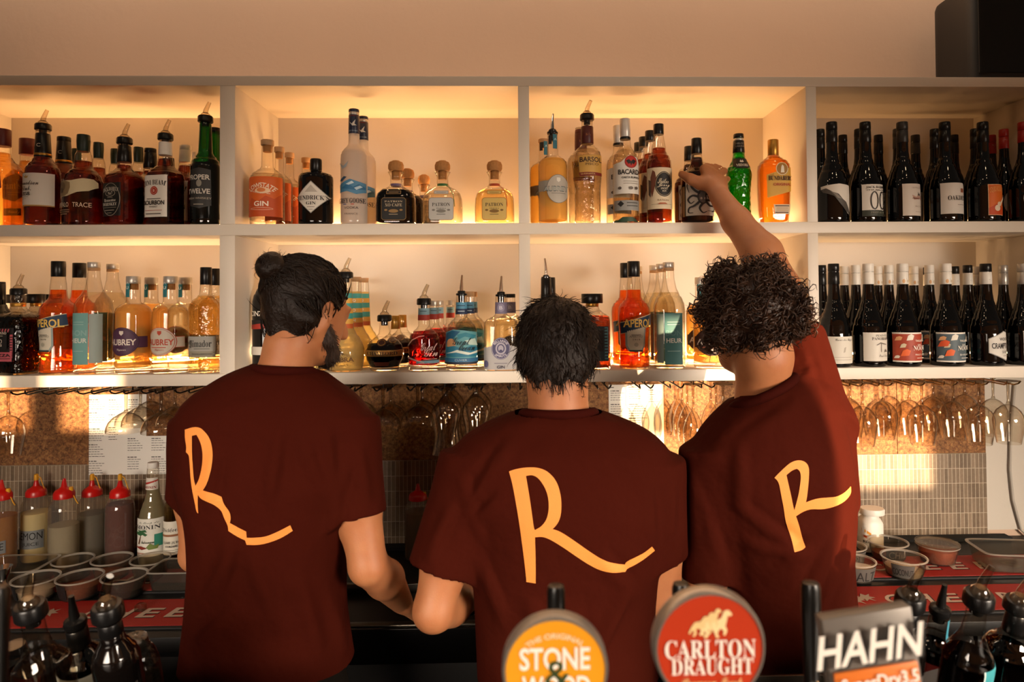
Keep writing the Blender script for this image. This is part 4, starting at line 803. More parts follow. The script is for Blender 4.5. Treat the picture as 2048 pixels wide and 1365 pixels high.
heur('heur2', 'clear gin bottle with dark teal label', 1337, 0)
line('heur2', [(1337, .06), (1322, .14), (1308, .22), (1297, .30)])
aub('aubrey_y', 'yellow bottle with dark banded label', 1416, liquid('drink_mango', 'fccd78', haze=.5), '3a2118', 'e0d2c4', '3a2118')
line('aubrey_y', [(1418, .06), (1402, .15)], front="yellow bottle peeking out beside the curly hair", fd='yellow bottle beside the curly hair')
bottle('aubrey_y', 1562, .10, 'wood capped yellow bottle between the curly hair and the divider', None, hgt=529)
# ---- wine, right hand compartments
WU = [(247, 9.6), (284, 10.2), (306, 11), (318, 12.6), (330, 16.5), (344, 22), (358, 27), (372, 29.5), (390, 30), (447, 30)]
g6 = {'caps': 0}
def wine(nm, d, cx, fl, capm, labels, sl=None, Y=.05, prof=WU, off=0, glass=None):
    pr = [(a + off, b) for a, b in prof]
    t0 = pr[0][0]
    K(nm, d, cx, fl, pr, None, 0, glass or dark_g, caps=[(capm, [(t0 - 3, 10.6), (t0 + 11, 10.9), (t0 + 11.5, 10.5), (t0 + 13, 10.9)])], sleeves=[(sl or capm, [(t0 + 13.5, 10.7), (t0 + 38, 11.2)])], labels=labels, Y=Y, cat='wine')
MT = [('G', [(-21, 374), (0, 372), (27, 375), (27, 434), (18, 430), (2, 412), (-10, 394), (-28, 382), (-28, 376)], 'd4ccc0'), ('G', [(-28, 382), (-22, 380), (-12, 388), (-2, 392), (6, 402), (14, 408), (26, 430), (24, 434), (12, 424), (0, 410), (-10, 396), (-26, 388)], '4a443e'), ('G', [(-16, 386), (-6, 391), (4, 402), (-4, 400)], '7a7268')]
wine('w1', 'wine bottle with mountain drawing label', 1663, 'U', blackcap, [('label', MT)])
wine('w2', 'wine bottle with two drawn ears on its label', 1731, 'U', blackcap, [('label', [('R', -20, 29, 373, 424, 'd6cfc4'), ('R', -20, 29, 424, 436, '35382e'), (T, 'JACK RABBIT', -14, 27, 379, 5, '26201c', 'b'), (T, 'THE RELISH', -14, 27, 384.5, 2.6, '5a544c'), ('C', 1, 405, 8, 18, 2.2, '26201c'), ('C', 18, 405, 7, 18, 2.2, '26201c'), (T, 'PINOT NOIR', -6, 22, 429, 3, '8f8a78')])])
wine('w3', 'wine bottle with red butterfly drawing label', 1804, 'U', pm('cap_charcoal', '2e2c2a', .4), [('label', [('R', -16, 33, 372, 435, 'cbbfb2'), (T, 'CENTRAL OTAGO', 0, 30, 380, 2.8, '8a7264'), ('G', [(0, 394), (10, 398), (16, 392), (22, 398), (31, 392), (28, 404), (18, 402), (4, 404)], 'b08a78'), ('G', [(13, 388), (17, 393), (21, 387), (18, 396), (15, 396)], '3a2c26'), (T, 'Nanny Goat', 0, 30, 401, 6, '7a3a34', 'c'), (T, 'PINOT NOIR', 6, 26, 417, 3, '8a7264'), ('R', 6, 24, 427, 428, 'a8988a')])])
wine('w4', 'wine bottle with plain white label and copper square', 1889, 'U', blackcap, [('label', [('R', -23, 29, 370, 431, 'd2cac0'), ('R', 12, 21, 381, 389, '8a4a2c'), (T, 'OAKDENE', -13, 31, 400, 9, '26201c', 'b'), ('R', 4, 26, 413, 414, '8a7f74')])])
wine('w5', 'wine bottle with bright orange guitar label', 1965, 'U', blackcap, [('label', [('R', -11, 33, 373, 434, 'efc9a0'), ('R', -10, 32, 374, 433, 'dd6a14'), ('G', [(-10, 420), (4, 412), (18, 418), (32, 412), (32, 433), (-10, 433)], 'c8480c'), (T, 'LIQUID ROCK N ROLL', -9, 31, 383, 12, 'f0b060', 's', 70), ('D', 6, 420, 6, 6, 'f2dcc0'), ('D', 10, 412, 4.5, 4.5, 'f2dcc0'), ('G', [(9, 412), (26, 392), (28, 394), (12, 415)], 'f2dcc0')])])
wine('w6', 'wine bottle with red cap and round white label', 2047, 'U', redcap, [('label', [('D', 2, 400, 22, 28, 'd8d0c4'), ('G', [(-12, 388), (-6, 382), (-2, 392), (-10, 396)], '8a2a1c'), ('D', -8, 404, 3, 3, '4a7a74')]), ('neck_lettering', [(T, 'HERMANOS', -10, 10, 268, 5, 'd0b8a8')])])
ROWN = ['', 'second row bottle behind the ', 'third row bottle behind the ', 'back row bottle behind the ']
def wines(nm, spots, capd='sealed'):
    d = KN[nm]['d']
    for r_, px, Y in spots:
        QUEUE.append(((nm, px, Y, ROWN[r_] + d, None, 0, 'wine bottles in the end compartments'), dict(rs=.86))) if r_ else bottle(nm, px, Y, d + ' in the front row', None, 0, 'wine bottles in the end compartments')
wines('w1', [(0, 1663, .05), (1, 1640, .135), (2, 1685, .22)])
wines('w2', [(0, 1730, .05), (1, 1710, .135), (2, 1756, .22)])
wines('w3', [(0, 1804, .05), (1, 1779, .135), (2, 1830, .22), (3, 1796, .315)])
wines('w4', [(0, 1889, .05), (1, 1858, .135), (2, 1907, .22), (3, 1873, .315)])
wines('w5', [(0, 1965, .05), (1, 1934, .135)])
wines('w6', [(0, 2047, .05), (1, 2007, .135), (2, 1982, .22), (3, 1949, .315)])
WLp = [(531, 9.8), (568, 10.2), (590, 11.5), (604, 14), (620, 19), (636, 25), (650, 29), (664, 31), (680, 31.5), (748, 31.5)]
Yl = .06
wine('v1', 'slim wine bottle with black cap and handwritten cream label', 1667, 'L', blackcap, [('label', [('R', -24, 28, 672, 725, 'cfc8ba'), (T, 'Coeur des Lages', -12, 24, 679, 6, '3a332c', 'c'), ('G', [(4, 694), (8, 692), (6, 702), (2, 704)], 'a89e90'), ('R', -14, 20, 712, 713, 'a89e90'), ('R', -14, 20, 717, 718, 'a89e90')])], prof=WLp, Y=Yl)
wine('v2', 'wine bottle with white cap and umbrella drawing label', 1737, 'L', whitecap, [('label', [('R', -23, 30, 664, 720, 'cbc3b6'), (T, 'PENINSULA', -3, 29, 670, 4, '4a4038', 'b'), (T, 'PANORAMA', -10, 30, 676, 5.5, '4a4038', 'b'), ('G', [(-2, 688), (6, 683), (20, 687), (20, 688.5), (6, 685.5), (-2, 689.5)], '6a6056'), ('R', 7, 8, 684, 702, '6a6056'), ('G', [(14, 702), (17, 696), (22, 702)], '6a6056'), (T, 'Pinot Noir', 2, 22, 709, 5, '5a5048', 'c')])], prof=WLp, Y=Yl)
def leafy(bg, nm, txt):
    o = [('R', -29, 30, 664, 722, 'd8d0c4'), ('R', -29, 30, 667, 719, bg)]
    for x, y, c, s_ in ((-22, 676, 'd8a070', 1), (-4, 674, 'd8cfc0', 1.4), (-16, 690, 'c9b89a', 1), (-12, 704, 'd8602c', 1.6), (26, 674, 'cfc6b6', 1.2), (-24, 712, 'e0d6c6', .7), (28, 704, '2f7f78', .9), (-20, 686, 'd0542c', 1.5 if nm == 'v4' else .1)):
        o.append(('G', [(x - 5 * s_, y + 4 * s_), (x - 3 * s_, y - 3 * s_), (x + 1 * s_, y - 5 * s_), (x + 5 * s_, y - 3 * s_), (x + 3 * s_, y + 3 * s_)], c))
    return [('label', o + [(T, 'TAILLEFER', 4, 24, 680, 3.5, 'e6ddce', 'm'), (T, 'THE', 8, 16, 688, 3, 'e6ddce', 'b'), (T, 'NOOK', 0, 27, 694, 9, 'e6ddce', 'b'), (T, txt, 3, 26, 707, 3.5, 'e6ddce'), ('R', 6, 22, 713, 714, 'e6ddce')]),
            ('neck_label', [('R', -10.6, 10.6, 558, 568, bg), ('D', -3, 563, 2.5, 4, 'd8a878'), ('D', 5, 563, 3, 3, 'cfc0a8')])]
wine('v3', 'wine bottle with red leaf pattern label', 1806, 'L', whitecap, leafy('9c3a22', 'v3', 'PINOT NOIR'), prof=WLp, Y=Yl)
wine('v4', 'wine bottle with slate leaf pattern label', 1892, 'L', whitecap, leafy('4d5a60', 'v4', 'SHIRAZ'), prof=WLp, Y=Yl)
wine('v5', 'wine bottle with white hexagon label', 1971, 'L', blackcap, [('label', [('G', [(-16, 676), (14, 661), (31, 666), (31, 716), (20, 720), (-16, 704)], '8f8a84'), ('G', [(-15, 677), (14, 662.5), (30, 667), (30, 714), (20, 718), (-15, 703)], 'd2ccc2'), (T, 'WOODS', 3, 29, 677, 6, '2b2622', 'm'), (T, 'CRAMPTON', -11, 31, 690, 11, '2b2622', 'm'), (T, 'SHIRAZ', 8, 28, 702, 5, '3b3632', 's'), ('R', 10, 24, 709, 710, '8a8278')]), ('neck_lettering', [(T, 'CRAMPTON', -8, 9, 561, 4, '3a342e', 'm')])], sl=whitecap, prof=WLp, Y=Yl)
wine('v6', 'wine bottle with silver cap and white label at the end', 2047, 'L', silver, [('label', [('R', -20, 28, 661, 718, 'd4cec4'), ('R', 4, 6, 684, 708, '5a544c'), ('R', 12, 20, 676, 682, '7a2a20')])], prof=WLp, Y=Yl)
wines('v1', [(0, 1667, Yl), (1, 1643, .155)])
wines('v2', [(0, 1736, Yl), (1, 1711, .155), (2, 1688, .235)])
wines('v3', [(0, 1804.5, Yl), (1, 1777, .155), (2, 1755, .235)])
wines('v4', [(0, 1891, Yl), (1, 1858, .155), (2, 1827, .235)])
wines('v5', [(0, 1971, Yl), (1, 1935, .155), (2, 1909, .235), (3, 1875, .315)])
wines('v6', [(0, 2046, Yl), (1, 2006, .155), (2, 1952, .25)])
flush()
# ================================================================== glass racks and hanging glasses
wineg = thin_glass('stemware', 'faf7f2', '5e564c', edgepow=.5, pwr=4.2)
stemg = thin_glass('stem_glass', 'e6ded2', '3e362c', edgepow=.5, pwr=1.6)
RZ = 1.474
def rack(px, mt, label, Yf=.012):
    x = float(P(px, 786, Yf)[0])
    t = thing('glass_rack', label, 'glass rack', (x, .18, RZ), 0, 'wire glass racks under the shelving')
    for s in (-1, 1):
        dx = s * .0155
        MB().tube([(dx, .185, .016), (dx, .183, 0), (dx, -.10, 0), (dx, Yf - .186, -.001), (dx + s * .003, Yf - .20, .004), (dx + s * .006, Yf - .206, .012)], .0024, 8).obj('wire', mt, t)
        MB().tube([(dx, .12, 0), (dx, .12, .020)], .002, 6).tube([(dx, -.08, 0), (dx, -.08, .020)], .002, 6).obj('hanger', mt, t)
    MB().tube([(-.016, .12, .0195), (.016, .12, .0195)], .003, 6).tube([(-.016, -.08, .0195), (.016, -.08, .0195)], .003, 6).obj('bracket', mt, t)
wire_b = pm('wire_black', '17130f', .35, .6); wire_g = pm('wire_brass', '8f7a58', .25, 1.0)
RK = [48, 109, 179, 243, 305, 372, 700, 765, 832, 893, 952, 1030, 1206, 1290, 1350, 1412, 1640, 1705, 1763, 1827, 1892, 1953, 2016]
NR = ['first', 'second', 'third', 'fourth', 'fifth', 'sixth']
for i, px in enumerate(RK):
    if i < 6: lab = 'black wire glass rack, %s from the left end' % NR[i]
    elif i < 12: lab = 'wire glass rack over the coupes behind the two dark haired men, %s along' % NR[i - 6]
    elif i < 16: lab = 'wire glass rack beside the curly man, %s right of the hanging recipe sheet' % NR[i - 12]
    else: lab = 'brass coloured wire glass rack, %s from the right end' % ['seventh', 'sixth', 'fifth', 'fourth', 'third', 'second', 'last'][i - 16]
    rack(px, wire_b if i < 16 else wire_g, lab)
def gl(name, prof, th=.0012):
    """hanging glass: outer profile (depth below the foot, radius) listed from foot to rim, then back up the inside of the bowl"""
    out = [(-d, r) for d, r in prof]
    bowl = [(d, r) for d, r, in prof if d >= prof[BOWL[name]][0]]
    inn = [(-d - (.0015 if i == 0 else 0) + (.0012 if i == len(bowl) - 1 else 0) * 0, max(.0005, r - th)) for i, (d, r) in enumerate(bowl)][::-1]
    me = MB().rings([(z, r, r, 2) for z, r in out + inn], 32).mesh(name, [wineg, stemg], ang=50)
    zb = -prof[BOWL[name]][0]
    for p in me.polygons:
        if zb < p.center.z < .01: p.material_index = 1
    return me
BOWL = dict(wine_glass=6, coupe_glass=6, hurricane_glass=6, tulip_glass=6)
GP = dict(
    wine_glass=[(-.0012, .008), (-.001, .033), (.0005, .034), (.003, .012), (.010, .0045), (.062, .0036), (.072, .006), (.080, .020), (.092, .033), (.108, .041), (.126, .0442), (.145, .0425), (.170, .038), (.196, .0335)],
    tulip_glass=[(-.0012, .008), (-.001, .030), (.0005, .031), (.003, .011), (.010, .0042), (.070, .0034), (.080, .005), (.092, .014), (.112, .024), (.135, .031), (.150, .0325), (.170, .031), (.195, .0275)],
    coupe_glass=[(-.0012, .008), (-.001, .034), (.0005, .035), (.003, .013), (.010, .005), (.060, .004), (.067, .006), (.074, .020), (.084, .036), (.098, .048), (.112, .0535), (.124, .055), (.128, .0545)],
    hurricane_glass=[(-.0012, .010), (-.001, .034), (.001, .036), (.005, .020), (.012, .010), (.026, .0085), (.036, .012), (.050, .026), (.068, .040), (.086, .0445), (.108, .0405), (.135, .034), (.158, .0325), (.182, .036), (.205, .0415)])
GM = {}
def glass(kind, px, Y, label, group, py=785):
    if kind not in GM: GM[kind] = gl(kind, GP[kind])
    x = float(P(px, py, Y)[0])
    o = link(kind, GM[kind]); o.location = (x, Y, RZ + .0042)
    tag(o, label, kind.replace('_', ' '), group)
    return o
WG = 'wine glasses hanging at the right end'
for px, Y, lab in [(1724, .05, 'wine glass hanging in the front row closest to the orange lit shoulder'), (1843, .055, 'wine glass hanging in the front row at the middle of the right racks'), (2016, .055, 'wine glass hanging rightmost against the bare wall'), (1906, .13, 'wine glass hanging just right of the middle front one'), (1958, .05, 'wine glass hanging in the front row left of the rightmost one'),
                  (1766, .15, 'wine glass hanging behind the front left one, toward the cork seam'), (1818, .165, 'wine glass hanging over the cork seam'), (1866, .225, 'wine glass hanging at the back between the two middle ones'), (1700, .17, 'wine glass hanging behind the one by the orange lit shoulder'), (1929, .275, 'wine glass hanging against the dark cork end'), (1986, .17, 'wine glass hanging over the edge where cork meets bare wall'), (1662, .115, 'wine glass hanging partly behind the orange lit sleeve')]:
    glass('wine_glass', px, Y, lab, WG)
glass('wine_glass', 17, .05, 'wine glass hanging alone at the far left end', None)
CG = 'coupe glasses hanging upside down'
for px, Y, lab in [(252, .06, 'coupe glass hanging in front of the left recipe sheet'), (322, .045, 'coupe glass hanging in front beside the bun man'), (281, .165, 'coupe glass hanging behind the one on the left recipe sheet'), (300, .29, 'coupe glass hanging at the back near the bun man'), (350, .165, 'coupe glass hanging half behind the shoulder of the bun man'),
                  (766, .06, 'coupe glass hanging in front right of the bun man'), (835, .115, 'coupe glass hanging just left of the tall curved glass'), (781, .175, 'coupe glass hanging behind the front one right of the bun man'), (698, .10, 'coupe glass hanging over the right shoulder of the bun man'), (722, .24, 'coupe glass hanging at the back over the right shoulder of the bun man'), (845, .24, 'coupe glass hanging at the back near the tall curved glasses')]:
    glass('coupe_glass', px, Y, lab, CG)
HG = 'tall curved cocktail glasses'
for px, Y, lab in [(890, .05, 'tall curved cocktail glass hanging in front, left one of the pair'), (951, .10, 'tall curved cocktail glass hanging by the raised shoulder of the middle man'), (897, .15, 'tall curved cocktail glass hanging second in its line'), (903, .25, 'tall curved cocktail glass hanging third in its line'), (957, .21, 'tall curved cocktail glass hanging behind the right one of the pair')]:
    glass('hurricane_glass', px, Y, lab, HG)
TG = 'slim wine glasses by the hanging recipe sheet'
for k, (px, Y) in enumerate([(1386, .05), (1374, .14), (1364, .22), (1356, .30)]):
    glass('tulip_glass', px, Y, 'slim wine glass %s right of the recipe sheet' % ['hanging in front', 'hanging second in line', 'hanging third in line', 'hanging at the back of its line'][k], TG)
for k, (px, Y) in enumerate([(1446, .05), (1432, .13), (1421, .21)]):
    glass('tulip_glass', px, Y, "slim wine glass %s beside the curly man's neck" % ['hanging in front', 'hanging second', 'hanging at the back'][k], TG)
# ================================================================== juice and syrup bottles on the back of the worktop
sauce_c = thin_glass('squeeze_plastic', 'f2ece2', 'c2b8a8', haze=.10)
redp = pm('nozzle_red', 'c01410', .28); yel = pm('nozzle_tip_yellow', 'd89a1c', .4); tape = pm('tape_silver', '8a8c8c', .3, .4)
def sauce(px, py_tip, Y, liq, fill, label, txt=None, tip=True, cap_side=0):
    x = float(P(px, 1050, Y)[0]); z = float(P(px, py_tip, Y)[2]) - CZ - (.0 if tip else 0)
    t = thing('squeeze_bottle', label, 'squeeze bottle', (x, Y, CZ + .0002), 0, 'red topped squeeze bottles'); h = z; k = h / .265
    rows = [(0, .039), (.003, .043), (.010, .044), (.165 * k, .044), (.182 * k, .042), (.197 * k, .034), (.205 * k, .0285), (.212 * k, .027)]
    MB().rings([(a, b, b, 2) for a, b in rows], 32).obj('bottle_body', sauce_c, t)
    zf = fill * k
    MB().rings([(.006, .041, .041, 2), (.010, .0425, .0425, 2), (min(zf, .165 * k), .0425, .0425, 2)] + ([(zf, .039, .039, 2)] if zf > .17 * k else []), 32).obj('liquid', liq, t)
    c = MB().rings([(.206 * k, .029, .029, 2), (.2065 * k, .031, .031, 2), (.220 * k, .0305, .0305, 2), (.228 * k, .026, .026, 2), (.233 * k, .016, .016, 2), (.238 * k, .0095, .0095, 2), (h - .006, .0045, .0045, 2), (h - .004, .0038, .0038, 2)], 24)
    c = c.obj('nozzle', redp, t)
    tp = MB()
    if tip:
        tp.rings([(h - .010, .0062, .0062, 2), (h - .009, .0072, .0072, 2), (h + .008, .0066, .0066, 2), (h + .011, .004, .004, 2)], 14)
        tp.tube([(.006, 0, h + .003), (.014, 0, h - .002), (.022, .002, h - .03), (.030, .002, .212 * k)], .0017, 6)
    else:
        s = cap_side or 1
        tp.tube([(s * .030, 0, .212 * k), (s * .042, -.006, .198 * k), (s * .05, -.008, .19 * k)], .0017, 6)
        tp.rings([(h - .045, .0062, .0062, 2), (h - .040, .0072, .0072, 2), (h - .032, .006, .006, 2)], 12, c=(s * .022, 0))
    tp.obj('tip_cap', yel, t)
    if txt:
        lab = art_mesh('tape_label', [('R', -.5 - txt[3], txt[3], txt[1], txt[2], tape)] + [(T, w, x0, x1, y, hh, '161310', 's') for w, x0, x1, y, hh in txt[0]], 1000, lambda y: .1 - np.asarray(y, float) / 1000,
                       lambda xx, zz, e: ((.0442 + e) * math.sin(xx / .044), -(.0442 + e) * math.cos(xx / .044), zz))
        link('tape_label', lab, t)
    return t
sl = lambda n, c, hz: liquid(n, c, haze=hz)
sauce(2, 958, .21, sl('juice_apple', 'c98a30', .75), .16, 'squeeze bottle of brown yellow juice at the left end', ([('APPLE', -30, 34, 10, 22)], -8, 32, 40), cap_side=1, tip=False)
sauce(72, 955, .30, sl('juice_lemon', 'fff2bc', .95), .155, 'squeeze bottle of pale lemon juice with silver tape label', ([('LEMON', -34, 44, 6, 24), ('JUICE', -14, 34, 34, 14)], -12, 48, 48))
sauce(128, 955, .215, sl('juice_cloudy', 'd0c8ae', .7), .13, 'squeeze bottle of cloudy grey juice with its tip cap hanging', tip=False)
sauce(184, 955, .30, sl('juice_clear', 'b8b2a0', .35), .15, 'squeeze bottle of thin clear juice, second from the brown one')
sauce(240, 955, .25, sl('juice_brown', '7a3018', .7), .186, 'squeeze bottle of dark red brown syrup beside the glass syrup bottle')
sauce(836, 966, .26, sl('juice_tan', '97764c', .6), .165, 'squeeze bottle of tan juice between the two dark haired men', tip=False)
YS = .225
def bz(Y): return CZ
K('syrup', 'pale syrup bottle with palm tree label', 306, CZ, [(930, 10), (940, 10.5), (960, 11), (985, 13), (1000, 17), (1014, 22), (1026, 25), (1036, 25.5), (1110, 25.5)], liquid('drink_falernum', 'b8b090', haze=.5), 958, Y=YS, caps=[(whitecap, [(923, 10), (934, 10.6)])],
  labels=[('label', [('R', -25, 24.5, 1028, 1101, 'd6d2c6'), (T, 'Le Sirop de', -14, 20, 1036, 5, '5a5a4a', 'c'), (T, 'MONIN', -20, 22, 1044, 8, '1a1614', 'b'), ('G', [(-15, 1076), (-12, 1066), (-10, 1060), (-8.5, 1060), (-10, 1068), (-12, 1077)], '5a3a22'), ('G', [(-9, 1060), (-20, 1058), (-21, 1054), (-12, 1052), (-18, 1049), (-8, 1050), (0, 1048), (3, 1053), (-3, 1053), (4, 1058), (0, 1061), (-5, 1058)], '2c5a34'), ('R', 14, 24, 1058, 1082, '2f7f6a'), (T, 'Falernum', -8, 14, 1072, 6, '2a3a2a', 'c'), ('G', [(-20, 1082), (-8, 1080), (4, 1084), (-6, 1087)], '7a2a1c'), ('G', [(2, 1082), (8, 1074), (14, 1080), (20, 1078), (18, 1086), (6, 1087)], '6a7a3a'), ('R', -16, 16, 1093, 1094, 'a85a4a')]), ('neck_label', [('R', -11.5, 11.5, 952, 975, 'd0c8bc'), ('G', [(-11.5, 962), (11.5, 956), (11.5, 959), (-11.5, 966)], 'a82a1c'), (T, 'MONIN', -10, 10, 970, 5, '8a1c14', 'b')])])
bottle('syrup', 306, YS, 'pale syrup bottle with palm tree label', None, 0)
K('cordial', 'golden cordial bottle half behind the left man', 346, CZ, [(960, 8), (990, 9), (1000, 14), (1008, 16.5), (1024, 17), (1110, 17)], Lq['gold'], 995, Y=YS, caps=[(blackcap, [(952, 9), (966, 9)])],
  labels=[('label', [('R', -16, 16, 1033, 1098, 'cfc8b8'), (T, 'Bickfords', -14, 20, 1050, 9, '1a1614', 'f'), ('R', -16, 16, 1058, 1062, '8a5a3a'), (T, 'LIME JUICE', -10, 20, 1074, 5, '2a2622', 'b'), (T, 'CORDIAL', -6, 14, 1081, 3.5, '2a2622', 'm'), ('R', -10, 14, 1088, 1088.8, '5a544a'), ('R', -10, 14, 1092, 1092.8, '5a544a')])])
bottle('cordial', 347, YS + .01, 'golden cordial bottle half behind the arm of the bun man', None, 0)
# cleaner / milk bottles at the right
for i, (px, Y) in enumerate(((1740, .268), (1688, .327))):
    x = float(P(px, 1060, Y)[0]); h = float(P(px, 1016, Y)[2]) - CZ
    t = thing('white_bottle', ['white plastic bottle with wide cap and orange label', 'white plastic bottle half hidden behind the orange lit shirt'][i], 'bottle', (x, Y, CZ + .0002), 0, 'white plastic bottles with wide caps')
    wp = pm('white_plastic', 'ddd6ca', .4)
    MB().rings([(0, .034, .034, 3), (.003, .038, .038, 3), (h * .66, .038, .038, 3), (h * .74, .034, .034, 2.4), (h * .80, .027, .027, 2), (h * .86, .026, .026, 2)], 28).obj('bottle_body', wp, t)
    MB().rings([(h * .862, .036, .034, 2), (h * .87, .040, .036, 2), (h * .97, .041, .036, 2), (h, .038, .034, 2)], 28, c=(.006, -.004)).obj('cap', wp, t)
    me = art_mesh('label', [('G', [(-38, 55), (-14, 70), (-14, 115), (-38, 115)], 'e0d8cc'), ('G', [(-38, 62), (-16, 76), (-16, 84), (-38, 72)], 'd08a2c'), ('G', [(-36, 84), (-22, 88), (-24, 96), (-36, 92)], 'c8501c'), (T, 'REAL', -36, -16, 106, 8, '1a1614', 'm')], 1000, lambda y: h * .66 + .05 - np.asarray(y, float) / 1000, lambda xx, zz, e: (xx, -(.0385 + e) * (1 - min(.97, abs(xx) / .0385) ** 3) ** (1 / 3), zz))
    link('label', me, t)
# ================================================================== deli tubs
tub_c = thin_glass('tub_plastic', 'f2ece2', 'a79c8b', haze=.022)
tub_r = thin_glass('tub_rim', 'efe8dc', 'cfc4b4', haze=.38)
salt = pm('salt', 'e2d8ca', .9, bump=.8, bscale=900); spice = pm('chilli_flakes', '8a4a20', .9, var=.5, vscale=300, bump=.8, bscale=500)
dark_s = pm('dark_spice', '201610', .9, bump=.8, bscale=500); pinkf = pm('pink_salt', 'b8654a', .9, var=.3, vscale=200, bump=.8, bscale=500)
tapek = pm('tape_black', '191716', .5); tapeg = pm('tape_grey', '5f5a54', .4, .2)
def tub(px, py, w, Y, label, fillm, fillh, tilt=0, tp=None, txt=None, lid=False, h=.052):
    """round deli tub: px, py rim centre, w rim width in pixels"""
    x = float(P(px, py, Y)[0]); r = w / S(Y) / 2; k = r / .06; z0 = CZ + .0078
    h = .057
    t = thing('deli_tub', label, 'tub', (x, Y, z0), 0, 'clear round deli tubs')
    rb = r * .80
    rin = lambda q: rb + (r - rb) * q
    b = MB().rings([(0, rb * .96, rb * .96, 2), (.002, rb, rb, 2), (h - .004, r * .985, r * .985, 2), (h - .003, r * 1.04, r * 1.04, 2), (h, r * 1.04, r * 1.04, 2), (h, r * .97, r * .97, 2), (h - .006, r * .965, r * .965, 2), (.004, rb - .0015, rb - .0015, 2)], 40)
    tb = b.obj('tub_body', [tub_c, tub_r], t, ang=30)
    for p_ in tb.data.polygons: p_.material_index = 1 if p_.center.z > h - .0045 else 0
    fz = fillh * h; n = 24; V = [(0, 0, fz * 1.15)]; Fc = []
    for q in (.5, 1):
        for i in range(n):
            a = 2 * PI * i / n; rr = (rin(fillh) - .003) * q
            V.append((rr * math.cos(a), rr * math.sin(a), fz * (1.05 if q < 1 else .9) + .006 * math.sin(a * 1 + px) * q))
    bot = len(V)
    for i in range(n):
        a = 2 * PI * i / n; V.append(((rb - .003) * math.cos(a), (rb - .003) * math.sin(a), .005))
    for i in range(n):
        j = (i + 1) % n
        Fc += [(0, 1 + i, 1 + j), (1 + i, 1 + n + i, 1 + n + j, 1 + j), (1 + n + i, bot + i, bot + j, 1 + n + j)]
    Fc.append(tuple(bot + i for i in range(n))[::-1])
    tag(MB().add(V, Fc).obj('filling', fillm, t, ang=80), kind=None)
    if tp:
        lo, hi, mt = tp
        ops = [('R', lo * r * 1000, hi * r * 1000, 8, h * 1000 - 8, mt)]
        if txt: ops += [(T, w_, a * r * 1000, b2 * r * 1000, h * 1000 * yy, h * 1000 * hh, c_, 's') for w_, a, b2, yy, hh, c_ in txt]
        def pl(xx, zz, e):
            rr = rin(max(0, zz) / h) + .0006 + e; q = max(-1.25, min(1.25, xx / r)); return (rr * math.sin(q), -rr * math.cos(q), zz)
        link('tape_label', art_mesh('tape_label', ops, 1000, lambda y: h - np.asarray(y, float) / 1000, pl), t)
    if lid:
        MB().rings([(h + .0003, r * 1.0, r * 1.0, 2), (h + .0003, r * 1.05, r * 1.05, 2), (h + .004, r * 1.05, r * 1.05, 2), (h + .005, r * 1.0, r * 1.0, 2), (h + .003, r * .95, r * .95, 2), (h + .003, r * .4, r * .4, 2)], 40).obj('lid', tub_c, t)
    return t
tub(72, 1143, 80, -.010, 'round tub of white salt at the left front', salt, .5, tp=(-1.0, -.35, tapek))
tub(160, 1144, 80, -.006, 'round tub of brown flakes with black tape, second in the left front', spice, .6, tp=(-1.0, -.1, tapek))
tub(249, 1140, 80, -.004, 'round tub of dark spice, third in the left front', dark_s, .45)
tub(146, 1106, 71, .130, 'round tub with dark filling behind the brown flakes', dark_s, .4)
tub(224, 1109, 71, .132, 'round tub of brown spice in the left back row', spice, .3)
tub(301, 1107, 70, .125, 'round tub in the left back row in front of the palm label bottle', dark_s, .35)
wk = '1d1a18'
tub(1712, 1135, 74, .016, 'round tub marked salt beside the orange lit shirt', salt, .7, tp=(-.9, .95, tapeg), txt=[('SALT', -.75, .75, .58, .5, wk)])
tub(1695, 1104, 70, .142, 'round tub behind the salt tub', salt, .3, tp=(-.9, .9, tapeg), txt=[('SPL', -.5, .5, .55, .4, wk)])
tub(1776, 1104, 74, .172, 'round tub marked chilli in the right back row', spice, .35, tp=(-.6, .9, tapek), txt=[('CHILLI', -.45, .85, .5, .4, '5f584e')])
tub(1808, 1130, 84, .038, 'round tub marked coconut half full of white flakes', salt, .45, tp=(-1.1, -.05, tapeg), txt=[('COCONUT', -1.05, -.1, .55, .35, wk)])
tub(1875, 1116, 78, .140, 'lidded round tub of pink salt', pinkf, .75, lid=True)
def tray(pts, label, name='plastic_tray', h=.055, Yn='', fill=None):
    """rectangular tub, pts: centre x, y, half width, half depth, rotation"""
    x, y, hw, hd, rz = pts; z0 = CZ + .0085
    t = thing(name, label, 'tray', (x, y, z0), rz, 'rectangular clear tubs')
    b = MB().rings([(0, hw * .84, hd * .84, 7), (.002, hw * .87, hd * .87, 7), (h - .004, hw * .98, hd * .98, 7), (h - .003, hw * 1.05, hd * 1.05, 7), (h, hw * 1.05, hd * 1.05, 7), (h, hw * .965, hd * .965, 7), (.004, hw * .85, hd * .85, 7)], 56)
    tb = b.obj('tub_body', [tub_c, tub_r], t, ang=30)
    for p_ in tb.data.polygons: p_.material_index = 1 if p_.center.z > h - .0045 else 0
    if fill:
        MB().rings([(.0045, hw * .83, hd * .83, 7), (.018, hw * .86, hd * .86, 7), (.024, hw * .6, hd * .6, 4)], 40).obj('filling', fill, t)
    return t
tray((LX(36, 1110, .10), .095, .095, .07, 0), 'rectangular clear tub at the left back, with black tape', h=.06)
tray((LX(354, 1150, .05), .055, .068, .058, 0), 'rectangular clear tub of dark fruit beside the bun man', h=.06, fill=dark_s)
tray((LX(2025, 1125, .08), .09, .105, .072, -.12), 'rectangular clear tub at the right end of the worktop', h=.06)
